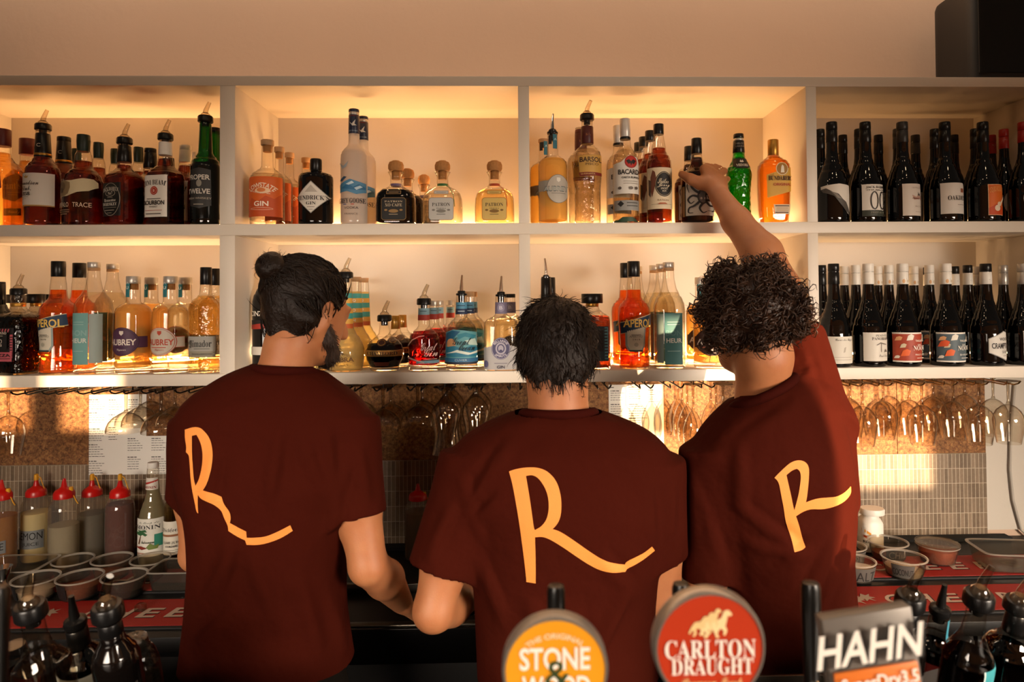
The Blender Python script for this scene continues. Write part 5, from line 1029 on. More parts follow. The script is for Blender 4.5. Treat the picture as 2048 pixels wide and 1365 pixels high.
# clear ice cube dropped on the left runner
o = MB().rings([(0, .012, .010, 4), (.002, .014, .012, 4), (.016, .013, .012, 4), (.019, .009, .008, 4)], 20).obj('ice_cube', thin_glass('ice', 'efe9df', '8a8074'))
q = PZ(281, 1222, CZ + .008); o.location = (q[0], q[1], CZ + .0082); tag(o, 'clear ice cube melting on the left front runner', 'ice cube')
# steel jigger at the left end
o = MB().rings([(0, .022, .022, 2), (.002, .024, .024, 2), (.045, .012, .012, 2), (.052, .013, .013, 2), (.085, .026, .026, 2), (.085, .0245, .0245, 2), (.056, .011, .011, 2)], 28).obj('jigger', chrome)
q = P(6, 1100, .0); o.location = (q[0], .0, CZ + .0082); tag(o, 'small steel jigger at the far left end of the worktop', 'jigger')
# ================================================================== service side of the bar: speed rail with bottles, taps
bar = MB().box((-3, -1.95, 1.05), (3, -1.25, 1.09)); tag(bar.obj('bar_counter', pm('bar_top', '2a1a10', .35), bevel=.004), 'dark front bar counter carrying the beer taps', 'bar counter')
struct('wall_bar', MB().box((-3, -1.9, 0), (3, -1.30, 1.049)), matte)
for i, (a, b_) in enumerate(((-1.35, -.40), (.40, 1.45))):
    t = thing('speed_rail', ['steel speed rail holding the near left bottles', 'steel speed rail holding the near right bottles'][i], 'bottle rail', ((a + b_) / 2, -1.0, .93), 0, 'steel speed rails')
    w = (b_ - a) / 2
    MB().box((-w, -.30, -.012), (w, .235, 0)).obj('rail_base', darksteel, t, bevel=.002)
    MB().box((-w, .228, .0003), (w, .235, .10)).obj('rail_lip', darksteel, t, bevel=.002)
TILT = math.radians(-15)
def fore(kname, px, py, Y, label, pour, rot=0, roll=0):
    """near bottle: px, py where its glass top shows; leans toward the bar"""
    k = KN[kname]; kbuild(k); q = P(px, py, Y); h = k['top']
    t = bottle(kname, px, Y, label, pour, rot, 'near bottles standing in the speed rails', x=0)
    R_ = Matrix.Rotation(roll, 4, 'Y') @ Matrix.Rotation(-TILT * 1.0, 4, 'X') @ Matrix.Rotation(math.radians(rot), 4, 'Z')
    rb_ = k['prof'][-1][1] / 1000 * math.sin(-TILT)
    sz = (q[2] - .931 - rb_) / (h * math.cos(TILT)); up = R_ @ Vector((0, 0, h * sz))
    t.matrix_world = Matrix.Translation(Vector(q) - up) @ R_ @ Matrix.Diagonal((1, 1, sz, 1))
    return t
YF = -.95
def KF(name, d, prof, liq, fill, **kw):
    """near bottle drawn at unit scale: prof in millimetres (height from top, radius)"""
    prof = [(a, b if b < 22 else b * .8) for a, b in prof]
    k = dict(name=name, d=d, cx=0, fl=0, prof=prof, liq=liq, fill=fill, glass=kw.pop('glass', clear), caps=(), sleeves=kw.pop('sleeves', ()), labels=kw.pop('labels', ()), n=kw.pop('n', 2.0), dyr=1.0, Y=None, base=.010, extra=None, cat='bottle', parts=None, tall=kw.pop('tall'))
    KN[name] = k
_kz, _S = kz, S
def kz(k): return (lambda py: (k['tall'] - np.asarray(py, float)) / 1000) if k.get('tall') else _kz(k)
def S(Y): return 1000.0 if Y is None else _S(Y)
KF('f_heur', 'clear gin bottle', [(0, 15), (30, 16), (48, 20), (58, 30), (70, 41), (80, 44), (300, 44)], Lq['water'], 66, tall=300, n=3.4,
   labels=[('label', [('R', -32, -24, 88, 290, '9aa09c'), ('R', -20.8, 27.2, 92, 290, '2f7f86'), (T, 'HEUR', -12.8, 20.8, 118, 16, '7fb0b0', 'm')])])
KF('f_white', 'dark bottle', [(0, 15), (40, 16), (46, 19), (54, 32), (64, 44), (72, 47), (290, 47)], liquid('drink_black_coffee', '120a06', clear=.15), 60, tall=290, sleeves=[(blackcap, [(4, 16), (40, 16.6)])],
   labels=[('label', [('R', -35.2, 35.2, 78, 270, 'b9bcb8'), ('R', -35.2, 35.2, 118, 150, '2a2a2c')])])
KF('f_dark', 'dark bottle', [(0, 15), (22, 16), (34, 22), (48, 36), (62, 42), (290, 42)], None, 0, tall=290, glass=pm('near_dark_glass', '0a0706', .06, spec=.6), sleeves=[(blackcap, [(4, 16.2), (22, 17)])], labels=[('label', [('R', -30.4, 30.4, 90, 200, '2a2624')])])
KF('f_amber', 'amber bottle', [(0, 15), (20, 16), (40, 22), (60, 36), (75, 42), (260, 42)], Lq['rum'], 62, tall=260)
KF('f_aub', 'dark bottle', [(0, 15), (40, 16), (48, 24), (58, 40), (68, 46), (280, 46)], liquid('drink_black_coffee', '120a06', clear=.15), 74, tall=280,
   labels=[('label', [('R', -33.6, 33.6, 80, 240, '8a2a22'), ('D', 6, 118, 40, 44, 'c9c0b8'), (T, 'AUBREY', -24, 32, 130, 22, '8a2a22', 'm'), ('R', -6.4, 24, 66, 90, '9a9a98')]), ('seal', [('R', 3.2, 11.2, 4, 46, '2f6f80')])])
KF('f_teal', 'dark bottle', [(0, 14), (25, 15), (48, 22), (72, 38), (86, 46), (300, 46)], liquid('drink_black_coffee', '120a06', clear=.15), 84, tall=300,
   labels=[('label', [('R', 1.6, 35.2, 84, 290, '2f7f86'), ('R', 1.6, 4, 84, 290, 'b0c0bc'), (T, 'HEUR', 8, 32, 132, 16, '9ac0c0', 'm')])])
KF('f_big', 'dark bottle', [(0, 15), (36, 17), (50, 24), (62, 40), (74, 50), (86, 52), (280, 52)], liquid('drink_black_coffee', '120a06', clear=.15), 80, tall=280, sleeves=[(blackcap, [(3, 16), (40, 17)])],
   labels=[('label', [('R', 0, 40, 100, 270, 'cfc9bd'), (T, 'S', 16, 32, 135, 30, '1a1614', 'b')])])
KF('f_jar', 'ribbed clear bottle', [(0, 20), (16, 21), (24, 34), (40, 40), (60, 41), (220, 41)], Lq['water'], 60, tall=220, glass=clear_b)
fore('f_heur', 64, 1236, YF - .05, 'near clear bottle with teal label standing in the left rail', 'clear', -8)
fore('f_white', 152, 1252, YF + .055, 'near dark bottle with white label and black spout', 'black', 0)
fore('f_dark', 218, 1238, YF - .05, 'near dark bottle with clear spout, right of the white labelled one', 'clear', 10)
fore('f_jar', 268, 1278, YF + .06, 'near ribbed clear bottle at the end of the left rail', None)
fore('f_amber', 30, 1290, YF + .08, 'near amber bottle behind the clear teal labelled one', None)
fore('f_dark', 1818, 1216, YF - .05, 'near dark bottle with clear spout directly behind the grey badge', 'clear')
fore('f_aub', 1879, 1228, YF + .055, 'near dark bottle with red and white label and black spout', 'black', 10)
fore('f_teal', 1955, 1212, YF - .05, 'near dark bottle with narrow teal label in the right rail', 'clear', 0)
fore('f_big', 2034, 1222, YF + .03, 'near broad dark bottle at the end of the right rail', 'clear', 15)
# ---- taps
YT = -1.448
def tapbase(x, label):
    t = thing('beer_tap', label, 'beer tap', (x, YT, 1.0902), 0, 'beer taps on the bar')
    MB().rings([(0, .04, .04, 2), (.006, .042, .042, 2), (.010, .024, .024, 2), (.20, .024, .024, 2), (.215, .028, .028, 2)], 28, c=(0, .05)).obj('column', chrome, t)
    MB().tube([(0, .05, .20), (0, .085, .205), (0, .12, .19), (0, .125, .15)], [.012, .012, .010, .009], 14).obj('nozzle', chrome, t)
    return t
def handle(t, px, py, rpx, Yh, zb=.215, kind='lever'):
    q = P(px, py, Yh); r = rpx / S(Yh); x = q[0] - t.location.x; y = Yh - YT; zt_ = q[2] - t.location.z
    MB().tube([(x * .3, .05, zb), (x, y, zb + .03), (x, y, zt_ - .1)], [.006, .006, .006], 12).obj('lever', chrome, t)
    MB().rings([(zt_ - .12, r * .75, r * .75, 2), (zt_ - .03, r, r, 2), (zt_ - .006, r, r, 2), (zt_ - .001, r * .85, r * .85, 2), (zt_, r * .5, r * .5, 2)], 24, c=(x, y)).obj('handle', pm('tap_handle_black', '0a0908', .3), t)
def badge(t, px, py, rpx, Y, face, rim, ops, edge=steel):
    q = P(px, py, Y); sc = S(Y); r = rpx / sc; x, y, z = q[0] - t.location.x, Y - YT, q[2] - t.location.z
    b = MB(); n = 56
    prof = [(.012, 0), (.012, r * .9), (.008, r), (-.004, r), (-.008, r * .97), (-.008, r * .935), (-.0065, r * .93)]
    V = [(x + rr * math.cos(2 * PI * k / n), y + yy, z + rr * math.sin(2 * PI * k / n)) for yy, rr in prof[1:] for k in range(n)]; m_ = len(prof) - 1
    Fc = [(i * n + k, i * n + (k + 1) % n, (i + 1) * n + (k + 1) % n, (i + 1) * n + k) for i in range(m_ - 1) for k in range(n)] + [tuple(range(n))]
    b.add(V, Fc).obj('badge_rim', rim, t, ang=30, fixn=True)
    f = MB(); rr = r * .932
    f.add([(x + rr * math.cos(2 * PI * k / n), y - .0068, z + rr * math.sin(2 * PI * k / n)) for k in range(n)], [tuple(range(n))])
    f.obj('badge_face', face, t, ang=30)
    me = art_mesh('lettering', ops, sc, lambda yy: -np.asarray(yy, float) / sc, lambda a, c, e: (x + a, y - .0072 - e * .5, z + c), maxlen=1)
    link('lettering', me, t)
    MB().tube([(x, y + .011, z), (x, .05, max(.2, z - .03))], .007, 10).obj('badge_arm', chrome, t)
t1 = tapbase(float(P(1110, 1335, YT)[0]), 'beer tap with round amber badge')
handle(t1, 1112, 1170, 18, -1.33)
badge(t1, 1110, 1334, 105, YT, pm('badge_amber', 'e39a1e', .35), pm('badge_rim_grey', '8f8a82', .35, .6), [
    (T, 'THE ORIGINAL', -60, 60, -68, 11, 'f0dcb0', 'm', 95), (T, 'STONE', -70, 68, -24, 44, 'f2ece0', 'm'), (T, 'WOOD', -66, 68, 29, 40, 'f2ece0', 'm'), (T, '&', -20, 28, 6, 52, '2f3f1a', 'c')])
t2 = tapbase(float(P(1415, 1290, YT)[0]), 'beer tap with round red badge and white horses')
handle(t2, 1362, 1166, 18, -1.33)
horse = []
def beast(ox, oy, s, c):
    body = [(-22, 2), (-14, -8), (4, -9), (14, -14), (20, -28), (28, -30), (36, -22), (34, -18), (27, -18), (25, -8), (22, 2), (26, 10), (22, 20), (18, 19), (19, 11), (12, 6), (6, 16), (10, 24), (4, 25), (0, 14), (-4, 7), (-12, 8), (-10, 18), (-16, 26), (-20, 24), (-16, 16), (-20, 10), (-26, 20), (-30, 18), (-25, 8)]
    return ('G', [(ox + a * s, oy + b * s) for a, b in body], c)
badge(t2, 1416, 1290, 112, YT, pm('badge_red', 'b5371a', .35), pm('badge_rim_silver', 'a39c92', .3, .7), [
    beast(-18, -46, .85, 'e6c88c'), beast(8, -46, 1.0, 'f0d6a0'), beast(-2, -58, .7, 'e6c88c'), (T, 'CARLTON', -90, 90, 0, 36, 'f4ece0', 'b'), (T, 'DRAUGHT', -78, 84, 34, 32, 'f4ece0', 'b'), (T, 'Brewery Fresh', -60, 62, 66, 20, 'e6c88c', 'c')])
t3 = tapbase(float(P(1735, 1300, YT)[0]), 'beer tap with slanted grey and orange badge')
handle(t3, 1621, 1164, 19, -1.33)
q = P(1735, 1290, YT); sc = S(YT); L0 = t3.location
ca, sa = math.cos(math.radians(7.5)), math.sin(math.radians(7.5))
def slab(x0, x1, y0, y1, d0, d1):
    b = MB().box((x0 / sc, d0, -y1 / sc), (x1 / sc, d1, -y0 / sc))
    b.v = [(q[0] - L0.x + a * ca - c * sa, bb, q[2] - L0.z + a * sa + c * ca) for a, bb, c in b.v]; return b
slab(-88, 96, -66, 140, -.004, .012).obj('badge_plate', pm('badge_plate_grey', '77716a', .4, .3), t3, bevel=.002)
slab(-82, 88, 38, 135, -.0075, -.0045).obj('badge_face', pm('badge_orange', 'd8742a', .4), t3, bevel=.001)
ops = [(T, 'HAHN', -104, 106, -4, 66, '1e1c1a', 'm', 0, .22), (T, 'HAHN', -110, 100, -10, 66, 'ece6dc', 'm', 0, .22)]
me = art_mesh('lettering', ops, sc, lambda yy: -np.asarray(yy, float) / sc, lambda a, c, e: (q[0] - L0.x + a * ca - c * sa, -.0050 - e * 4, q[2] - L0.z + a * sa + c * ca), maxlen=1); link('lettering', me, t3)
ops = [(T, 'SuperDry3.5', -72, 84, 66, 34, 'ece6dc', 'm')]
me = art_mesh('lettering', ops, sc, lambda yy: -np.asarray(yy, float) / sc, lambda a, c, e: (q[0] - L0.x + a * ca - c * sa, -.0085 - e, q[2] - L0.z + a * sa + c * ca), maxlen=1); link('lettering', me, t3)
t4 = tapbase(float(P(-60, 1330, YT)[0]), 'black handled beer tap cut off at the left edge')
handle(t4, -4, 1172, 20, -1.40)
# ================================================================== people (distance fields turned into continuous meshes)
class Field:
    def __init__(s, lo, hi, vox):
        s.lo = np.array(lo, float); s.vox = vox
        s.n = np.ceil((np.array(hi) - s.lo) / vox).astype(int) + 1
        s.d = np.full(s.n, 1.0, np.float32)
    def sub(s, lo, hi):
        a = np.maximum(0, np.floor((np.array(lo) - s.lo) / s.vox).astype(int)); b = np.minimum(s.n, np.ceil((np.array(hi) - s.lo) / s.vox).astype(int) + 1)
        b = np.maximum(a + 1, b)
        sl_ = tuple(slice(i, j) for i, j in zip(a, b))
        ax = [s.lo[i] + s.vox * np.arange(a[i], b[i]) for i in range(3)]
        X, Y, Z = np.meshgrid(*ax, indexing='ij')
        return sl_, X.astype(np.float32), Y.astype(np.float32), Z.astype(np.float32)
    def merge(s, sl_, d, k, op='add'):
        o = s.d[sl_]
        if op == 'cut':
            d = -d
            if k > 0:
                h = np.maximum(k - np.abs(o - d), 0) / k; s.d[sl_] = np.maximum(o, d) + h * h * k * .25
            else: s.d[sl_] = np.maximum(o, d)
            return
        if k > 0:
            h = np.maximum(k - np.abs(o - d), 0) / k; s.d[sl_] = np.minimum(o, d) - h * h * k * .25
        else: s.d[sl_] = np.minimum(o, d)
    def cap(s, a, b, ra, rb, k=.01, op='add'):
        a, b = np.array(a, float), np.array(b, float); R = max(ra, rb) + k + 3 * s.vox
        sl_, X, Y, Z = s.sub(np.minimum(a, b) - R, np.maximum(a, b) + R)
        ba = b - a; L = float(ba @ ba) + 1e-9
        t = np.clip(((X - a[0]) * ba[0] + (Y - a[1]) * ba[1] + (Z - a[2]) * ba[2]) / L, 0, 1)
        d = np.sqrt((X - a[0] - t * ba[0]) ** 2 + (Y - a[1] - t * ba[1]) ** 2 + (Z - a[2] - t * ba[2]) ** 2) - (ra + t * (rb - ra))
        s.merge(sl_, d, k, op)
    def chain(s, pts, rad, k=.012, op='add'):
        for i in range(len(pts) - 1): s.cap(pts[i], pts[i + 1], rad[i], rad[i + 1], k, op)
    def ell(s, c, r, k=.01, rot=None, op='add'):
        c = np.array(c, float); r = np.array(r, float); R = r.max() + k + 3 * s.vox
        sl_, X, Y, Z = s.sub(c - R, c + R)
        p = np.stack([X - c[0], Y - c[1], Z - c[2]], -1)
        if rot is not None: p = p @ np.array(rot, np.float32)
        q = p / r.astype(np.float32); k0 = np.sqrt((q ** 2).sum(-1)); k1 = np.sqrt(((q / r.astype(np.float32)) ** 2).sum(-1)) + 1e-6
        s.merge(sl_, k0 * (k0 - 1) / k1, k, op)
    def loft(s, rows, k=.02, zcap=None, pw=2.4):
        """rows: (z, cx, cy, rx, ry), upward; an upright body of oval sections"""
        rows = sorted(rows); A = np.array(rows)
        lo = [min(A[:, 1] - A[:, 3]) - .04, min(A[:, 2] - A[:, 4]) - .04, A[0, 0] - .02]; hi = [max(A[:, 1] + A[:, 3]) + .04, max(A[:, 2] + A[:, 4]) + .04, A[-1, 0] + .03]
        sl_, X, Y, Z = s.sub(lo, hi); z = Z[0, 0, :]
        f = lambda i: smooth_interp(z, A[:, 0], A[:, i]).astype(np.float32)
        cx, cy_, rx, ry = f(1), f(2), np.maximum(f(3), .004), np.maximum(f(4), .004)
        q = (np.abs((X - cx) / rx) ** pw + np.abs((Y - cy_) / ry) ** pw) ** (1 / pw)
        d = (q - 1) * np.minimum(rx, ry) * .8
        d = np.maximum(d, np.maximum(A[0, 0] - Z, Z - A[-1, 0]))
        s.merge(sl_, d, k)
    def ridge(s, a, b, w, amp):
        """a soft fold of cloth along a-b: amp > 0 raises it, < 0 sinks it"""
        a, b = np.array(a, float), np.array(b, float)
        sl_, X, Y, Z = s.sub(np.minimum(a, b) - 3 * w, np.maximum(a, b) + 3 * w)
        ba = b - a; L = float(ba @ ba) + 1e-9
        t = np.clip(((X - a[0]) * ba[0] + (Y - a[1]) * ba[1] + (Z - a[2]) * ba[2]) / L, 0, 1)
        r2 = (X - a[0] - t * ba[0]) ** 2 + (Y - a[1] - t * ba[1]) ** 2 + (Z - a[2] - t * ba[2]) ** 2
        s.d[sl_] -= (amp * np.exp(-r2 / (w * w)) * np.sin(PI * np.clip(t, .03, .97)) ** .5).astype(np.float32)
    def mesh(s, smooth=2):
        D = s.d; n = np.array(D.shape); ins = D < 0
        c = np.zeros(n - 1, np.int8)
        for i in (0, 1):
            for j in (0, 1):
                for k in (0, 1): c += ins[i:n[0] - 1 + i, j:n[1] - 1 + j, k:n[2] - 1 + k]
        act = (c > 0) & (c < 8); idx = np.full(n - 1, -1, np.int64); I = np.argwhere(act); idx[act] = np.arange(len(I))
        acc = np.zeros((len(I), 3)); cnt = np.zeros(len(I))
        cor = [(i, j, k) for i in (0, 1) for j in (0, 1) for k in (0, 1)]
        for a in cor:
            for ax in range(3):
                if a[ax]: continue
                b = list(a); b[ax] = 1
                da = D[I[:, 0] + a[0], I[:, 1] + a[1], I[:, 2] + a[2]]; db = D[I[:, 0] + b[0], I[:, 1] + b[1], I[:, 2] + b[2]]
                m_ = (da < 0) != (db < 0); t = np.where(m_, da / np.where(m_, da - db, 1), 0)
                p = np.array(a, float)[None] + t[:, None] * np.eye(3)[ax][None]
                acc[m_] += p[m_]; cnt[m_] += 1
        V = s.lo + s.vox * (I + acc / cnt[:, None])
        Q = []
        for ax in range(3):
            u, v = [(1, 2), (2, 0), (0, 1)][ax]
            a0 = [slice(1, None)] * 3; a0[ax] = slice(0, None)
            A = ins[tuple(slice(1, -1) if q != ax else slice(0, -1) for q in range(3))]; B = ins[tuple(slice(1, -1) if q != ax else slice(1, None) for q in range(3))]
            E = np.argwhere(A != B); E2 = E.copy()
            for q in range(3):
                if q != ax: E2[:, q] += 1
            fl = A[A != B]
            g = []
            for du, dv in ((-1, -1), (0, -1), (0, 0), (-1, 0)):
                p = E2.copy(); p[:, u] += du; p[:, v] += dv; g.append(idx[p[:, 0], p[:, 1], p[:, 2]])
            g = np.stack(g, 1); g[~fl] = g[~fl][:, ::-1]
            Q.append(g)
        Q = np.concatenate(Q); Q = Q[(Q >= 0).all(1)]
        E = np.concatenate([Q[:, [0, 1]], Q[:, [1, 2]], Q[:, [2, 3]], Q[:, [3, 0]]])
        for it in range(smooth):
            sm = np.zeros_like(V); ct = np.zeros(len(V))
            for a, b in ((0, 1), (1, 0)):
                np.add.at(sm, E[:, a], V[E[:, b]]); np.add.at(ct, E[:, a], 1)
            V = .5 * V + .5 * sm / np.maximum(ct, 1)[:, None]
        return V, Q
def fmesh(name, fld, mats, parent=None, smooth=2, matfn=None):
    V, Q = fld.mesh(smooth)
    me = bpy.data.meshes.new(name); me.from_pydata(V.tolist(), [], Q.tolist())
    for mt in mats: me.materials.append(mt)
    me.polygons.foreach_set('use_smooth', [True] * len(me.polygons))
    if matfn:
        cen = V[Q].mean(1); me.polygons.foreach_set('material_index', matfn(cen).astype(np.int32))
    me.update()
    return link(name, me, parent)
def skin_mat():
    mt, N, L, b = nodes('skin'); tc = N.new('ShaderNodeTexCoord')
    n = N.new('ShaderNodeTexNoise'); n.inputs['Scale'].default_value = 22; n.inputs['Detail'].default_value = 5; L.new(tc.outputs['Object'], n.inputs['Vector'])
    r = N.new('ShaderNodeMix'); r.data_type = 'RGBA'; r.inputs['A'].default_value = (*srgb('955631'), 1); r.inputs['B'].default_value = (*srgb('b2774e'), 1)
    L.new(n.outputs['Fac'], r.inputs['Factor']); L.new(r.outputs['Result'], b.inputs['Base Color'])
    b.inputs['Roughness'].default_value = .55; b.inputs['Subsurface Weight'].default_value = .12; b.inputs['Subsurface Radius'].default_value = (.012, .005, .003); b.inputs['Subsurface Scale'].default_value = .6
    n2 = N.new('ShaderNodeTexNoise'); n2.inputs['Scale'].default_value = 260; L.new(tc.outputs['Object'], n2.inputs['Vector'])
    bp = N.new('ShaderNodeBump'); bp.inputs['Strength'].default_value = .12; bp.inputs['Distance'].default_value = .002; L.new(n2.outputs['Fac'], bp.inputs['Height']); L.new(bp.outputs['Normal'], b.inputs['Normal'])
    return mt
def cloth_mat(name, col, var=.12):
    mt, N, L, b = nodes(name); tc = N.new('ShaderNodeTexCoord')
    mp = N.new('ShaderNodeMapping'); mp.inputs['Scale'].default_value = (900, 900, 260); L.new(tc.outputs['Object'], mp.inputs['Vector'])
    n = N.new('ShaderNodeTexNoise'); n.inputs['Scale'].default_value = 1; n.inputs['Detail'].default_value = 2; L.new(mp.outputs[0], n.inputs['Vector'])
    c = srgb(col); r = N.new('ShaderNodeMix'); r.data_type = 'RGBA'; r.inputs['A'].default_value = (*[x * (1 - var) for x in c], 1); r.inputs['B'].default_value = (*[x * (1 + var) for x in c], 1)
    L.new(n.outputs['Fac'], r.inputs['Factor']); L.new(r.outputs['Result'], b.inputs['Base Color'])
    b.inputs['Roughness'].default_value = .9; b.inputs['Specular IOR Level'].default_value = .04; b.inputs['Sheen Weight'].default_value = 0
    bp = N.new('ShaderNodeBump'); bp.inputs['Strength'].default_value = .25; bp.inputs['Distance'].default_value = .001; L.new(n.outputs['Fac'], bp.inputs['Height'])
    n3 = N.new('ShaderNodeTexNoise'); n3.inputs['Scale'].default_value = 11; n3.inputs['Detail'].default_value = 3; L.new(tc.outputs['Object'], n3.inputs['Vector'])
    b2 = N.new('ShaderNodeBump'); b2.inputs['Strength'].default_value = .6; b2.inputs['Distance'].default_value = .02; L.new(n3.outputs['Fac'], b2.inputs['Height']); L.new(bp.outputs['Normal'], b2.inputs['Normal']); L.new(b2.outputs['Normal'], b.inputs['Normal'])
    return mt
skin = skin_mat(); shirtm = cloth_mat('tshirt_maroon', '360e06'); ribm = cloth_mat('tshirt_neck_rib', '300b06'); trous = cloth_mat('trousers_black', '15120f')
printm = pm('print_orange', 'e8883a', .7, bump=.2, bscale=700); hairm = pm('hair_dark', '1a0f08', .5, spec=.25, bump=.7, bscale=140, var=.3, vscale=60); hairc = pm('hair_brown', '2e190b', .46, spec=.4, var=.5, vscale=40); beardm = pm('beard_brown', '2a1a10', .6)
shoem = pm('shoe_black', '100e0d', .5)
p3 = lambda px, py, Y: np.array(P(px, py, Y))
def rowz(rows, Y, dz=0):
    """silhouette rows (py, left px, right px, half depth, y centre) -> loft rows"""
    out = []
    for py, l, r, ry, cy_ in rows:
        a, b = P(l, py, cy_), P(r, py, cy_); out.append(((a[2] + b[2]) / 2, (a[0] + b[0]) / 2, cy_, (b[0] - a[0]) / 2, ry))
    return out
def hand(f, wrist, fwd, up, side, curl=(.5, .7, .8), spread=.012, thumb=None, s=1.0, fingers=None, tk=1.0):
    """palm and five fingers: fwd along the palm, up = back of the hand, side = towards the thumb"""
    w = np.array(wrist, float); fwd, up, side = [np.array(v, float) / np.linalg.norm(v) for v in (fwd, up, side)]
    k0 = w + fwd * .085 * s
    for o, rr in ((.030, .0135), (.010, .0145), (-.011, .0140), (-.030, .0125)):
        f.cap(w + side * o * .55 * s + fwd * .012 * s, k0 + side * o * s + up * .004 * s - fwd * abs(o) * .25, .0165 * s, rr * s, .012)
    ln = (.042, .047, .043, .034)
    for i, o in enumerate((.031, .0105, -.0105, -.030)):
        a = k0 + side * o * s + up * .003 * s - fwd * abs(o) * .25; L_ = ln[i] * s; ang = 0; rr = (.0098, .0100, .0096, .0086)[i] * s
        if fingers is not None:
            pts = [a] + [np.array(q) for q in fingers[i]]
            f.chain(pts, [rr * 1.1, rr, rr * .93, rr * .82][:len(pts)], .004); continue
        for j in range(3):
            ang += curl[j]; d = fwd * math.cos(ang) - up * math.sin(ang) + side * (spread * (1.5 - i)); d /= np.linalg.norm(d)
            b = a + d * L_ * (1, .68, .52)[j]; f.cap(a, b, rr, rr * .9, .004); a, rr = b, rr * .92
    t0 = w + fwd * .025 * s + side * .024 * s
    th = thumb or [t0 + fwd * .030 * s + side * .022 * s - up * .012 * s, t0 + fwd * .060 * s + side * .024 * s - up * .022 * s, t0 + fwd * .086 * s + side * .016 * s - up * .030 * s]
    f.chain([t0] + [np.array(q) for q in th], [.0165 * s * tk, .0135 * s * tk, .0115 * s * tk, .0090 * s * tk], .010)
def frame(fwd, upg):
    """orthonormal rotation whose columns are x (right), y (facing direction), z (up)"""
    y = np.array(fwd, float) / np.linalg.norm(fwd); x = np.cross(y, upg); x /= np.linalg.norm(x); return np.stack([x, y, np.cross(x, y)], 1)
def head(f, c, R, ear=True, sx=1.0):
    """skull, face, ears; c = centre of the skull, R = frame(facing, up)"""
    g = lambda x, y, z: c + R @ np.array([x * sx, y, z])
    f.ell(g(0, -.012, .022), (.074 * sx, .094, .088), .01, R); f.ell(g(0, .030, -.030), (.062, .070, .082), .03, R)
    f.ell(g(0, .062, -.085), (.036, .034, .030), .03, R)
    f.cap(g(-.036, .050, -.078), g(-.058, -.006, -.045), .020, .022, .02); f.cap(g(.036, .050, -.078), g(.058, -.006, -.045), .020, .022, .02)
    f.chain([g(0, .092, .012), g(0, .108, -.018), g(0, .116, -.030)], [.009, .012, .014], .012)
    f.ell(g(0, .093, -.058), (.024, .012, .006), .006, R); f.ell(g(0, .091, -.068), (.022, .012, .006), .006, R)
    for s in (-1, 1):
        f.ell(g(s * .032, .082, .006), (.013, .010, .009), .004, R); f.cap(g(s * .014, .092, .022), g(s * .050, .076, .022), .008, .007, .010)
        if ear:
            f.ell(g(s * .078, -.004, -.012), (.010, .019, .032), .008, R @ np.array(rotz3(s * -.35))); f.ell(g(s * .085, .003, -.012), (.006, .010, .018), .002, R @ np.array(rotz3(s * -.35)), 'cut')
            f.cap(g(s * .074, .006, -.036), g(s * .077, .002, -.044), .008, .006, .006)
    return g
def rotz3(a): return [[math.cos(a), -math.sin(a), 0], [math.sin(a), math.cos(a), 0], [0, 0, 1]]
def soften(l):
    """rounds the gentle bends of an outline and keeps its sharp corners"""
    out = []; n = len(l)
    for i in range(n):
        a, b, c = (np.array(l[(i + k) % n], float) for k in (-1, 0, 1)); u, v = b - a, c - b
        cs = float(u @ v) / (np.linalg.norm(u) * np.linalg.norm(v) + 1e-9)
        if cs < .70: out.append(tuple(b))
        else: out += [tuple(b - u * .25), tuple(b + v * .25)]
    return out
def project_print(name, loops, shirt, parent, eps=.0016, mat=None, maxpx=9):
    """lays flat artwork onto the shirt: each outline point goes to where the cloth is"""
    from mathutils.bvhtree import BVHTree
    me = shirt.data; bv = BVHTree.FromPolygons([v.co for v in me.vertices], [tuple(p.vertices) for p in me.polygons])
    loops = [soften(soften(l)) for l in loops]
    v, fc = poly_fill(loops); v, fc = refine(v, fc, maxpx)
    o = Vector(CAM); V = []; ok = []
    for x, y in v:
        d = Vector(ray(x, y)).normalized(); h = bv.ray_cast(o, d)
        if h[0] is None:
            h = bv.find_nearest(o + d * 1.5); 
        n = h[1]; n = n if n.dot(d) < 0 else -n
        V.append(h[0] + n * eps); 
    V = np.array(V); fc2 = [t for t in fc if max(np.linalg.norm(V[t[i]] - V[t[i - 1]]) for i in range(3)) < .05]
    b = MB().add(V, fc2)
    return b.obj(name, mat or printm, parent, ang=180)
def strands(name, roots, dirs, n, length, fn, mat, parent, r0=.0011, seg=3, steps=7, rnd=None):
    """hair locks: tapered strands grown from root points; fn(t, i) -> offset"""
    V = []; Fc = []
    for i in range(n):
        p = roots[i].copy(); pts = []
        for sidx in range(steps):
            t = sidx / (steps - 1); pts.append(p + fn(i, t))
        pts = np.array(pts); b = len(V); tang = np.gradient(pts, axis=0); tang /= np.linalg.norm(tang, axis=1)[:, None] + 1e-9
        a = np.cross(tang, dirs[i]); a /= np.linalg.norm(a, axis=1)[:, None] + 1e-9; c = np.cross(tang, a)
        for sidx in range(steps):
            t = sidx / (steps - 1); r = r0[i] * (1 - .85 * t ** 2) if hasattr(r0, '__len__') else r0 * (1 - .85 * t ** 2)
            for k in range(seg):
                q = 2 * PI * k / seg; V.append(pts[sidx] + r * (math.cos(q) * a[sidx] + math.sin(q) * c[sidx]))
        for sidx in range(steps - 1):
            for k in range(seg):
                k2 = (k + 1) % seg; Fc.append((b + sidx * seg + k, b + sidx * seg + k2, b + (sidx + 1) * seg + k2, b + (sidx + 1) * seg + k))
        Fc.append(tuple(b + (steps - 1) * seg + k for k in range(seg)))
    return np.array(V), Fc
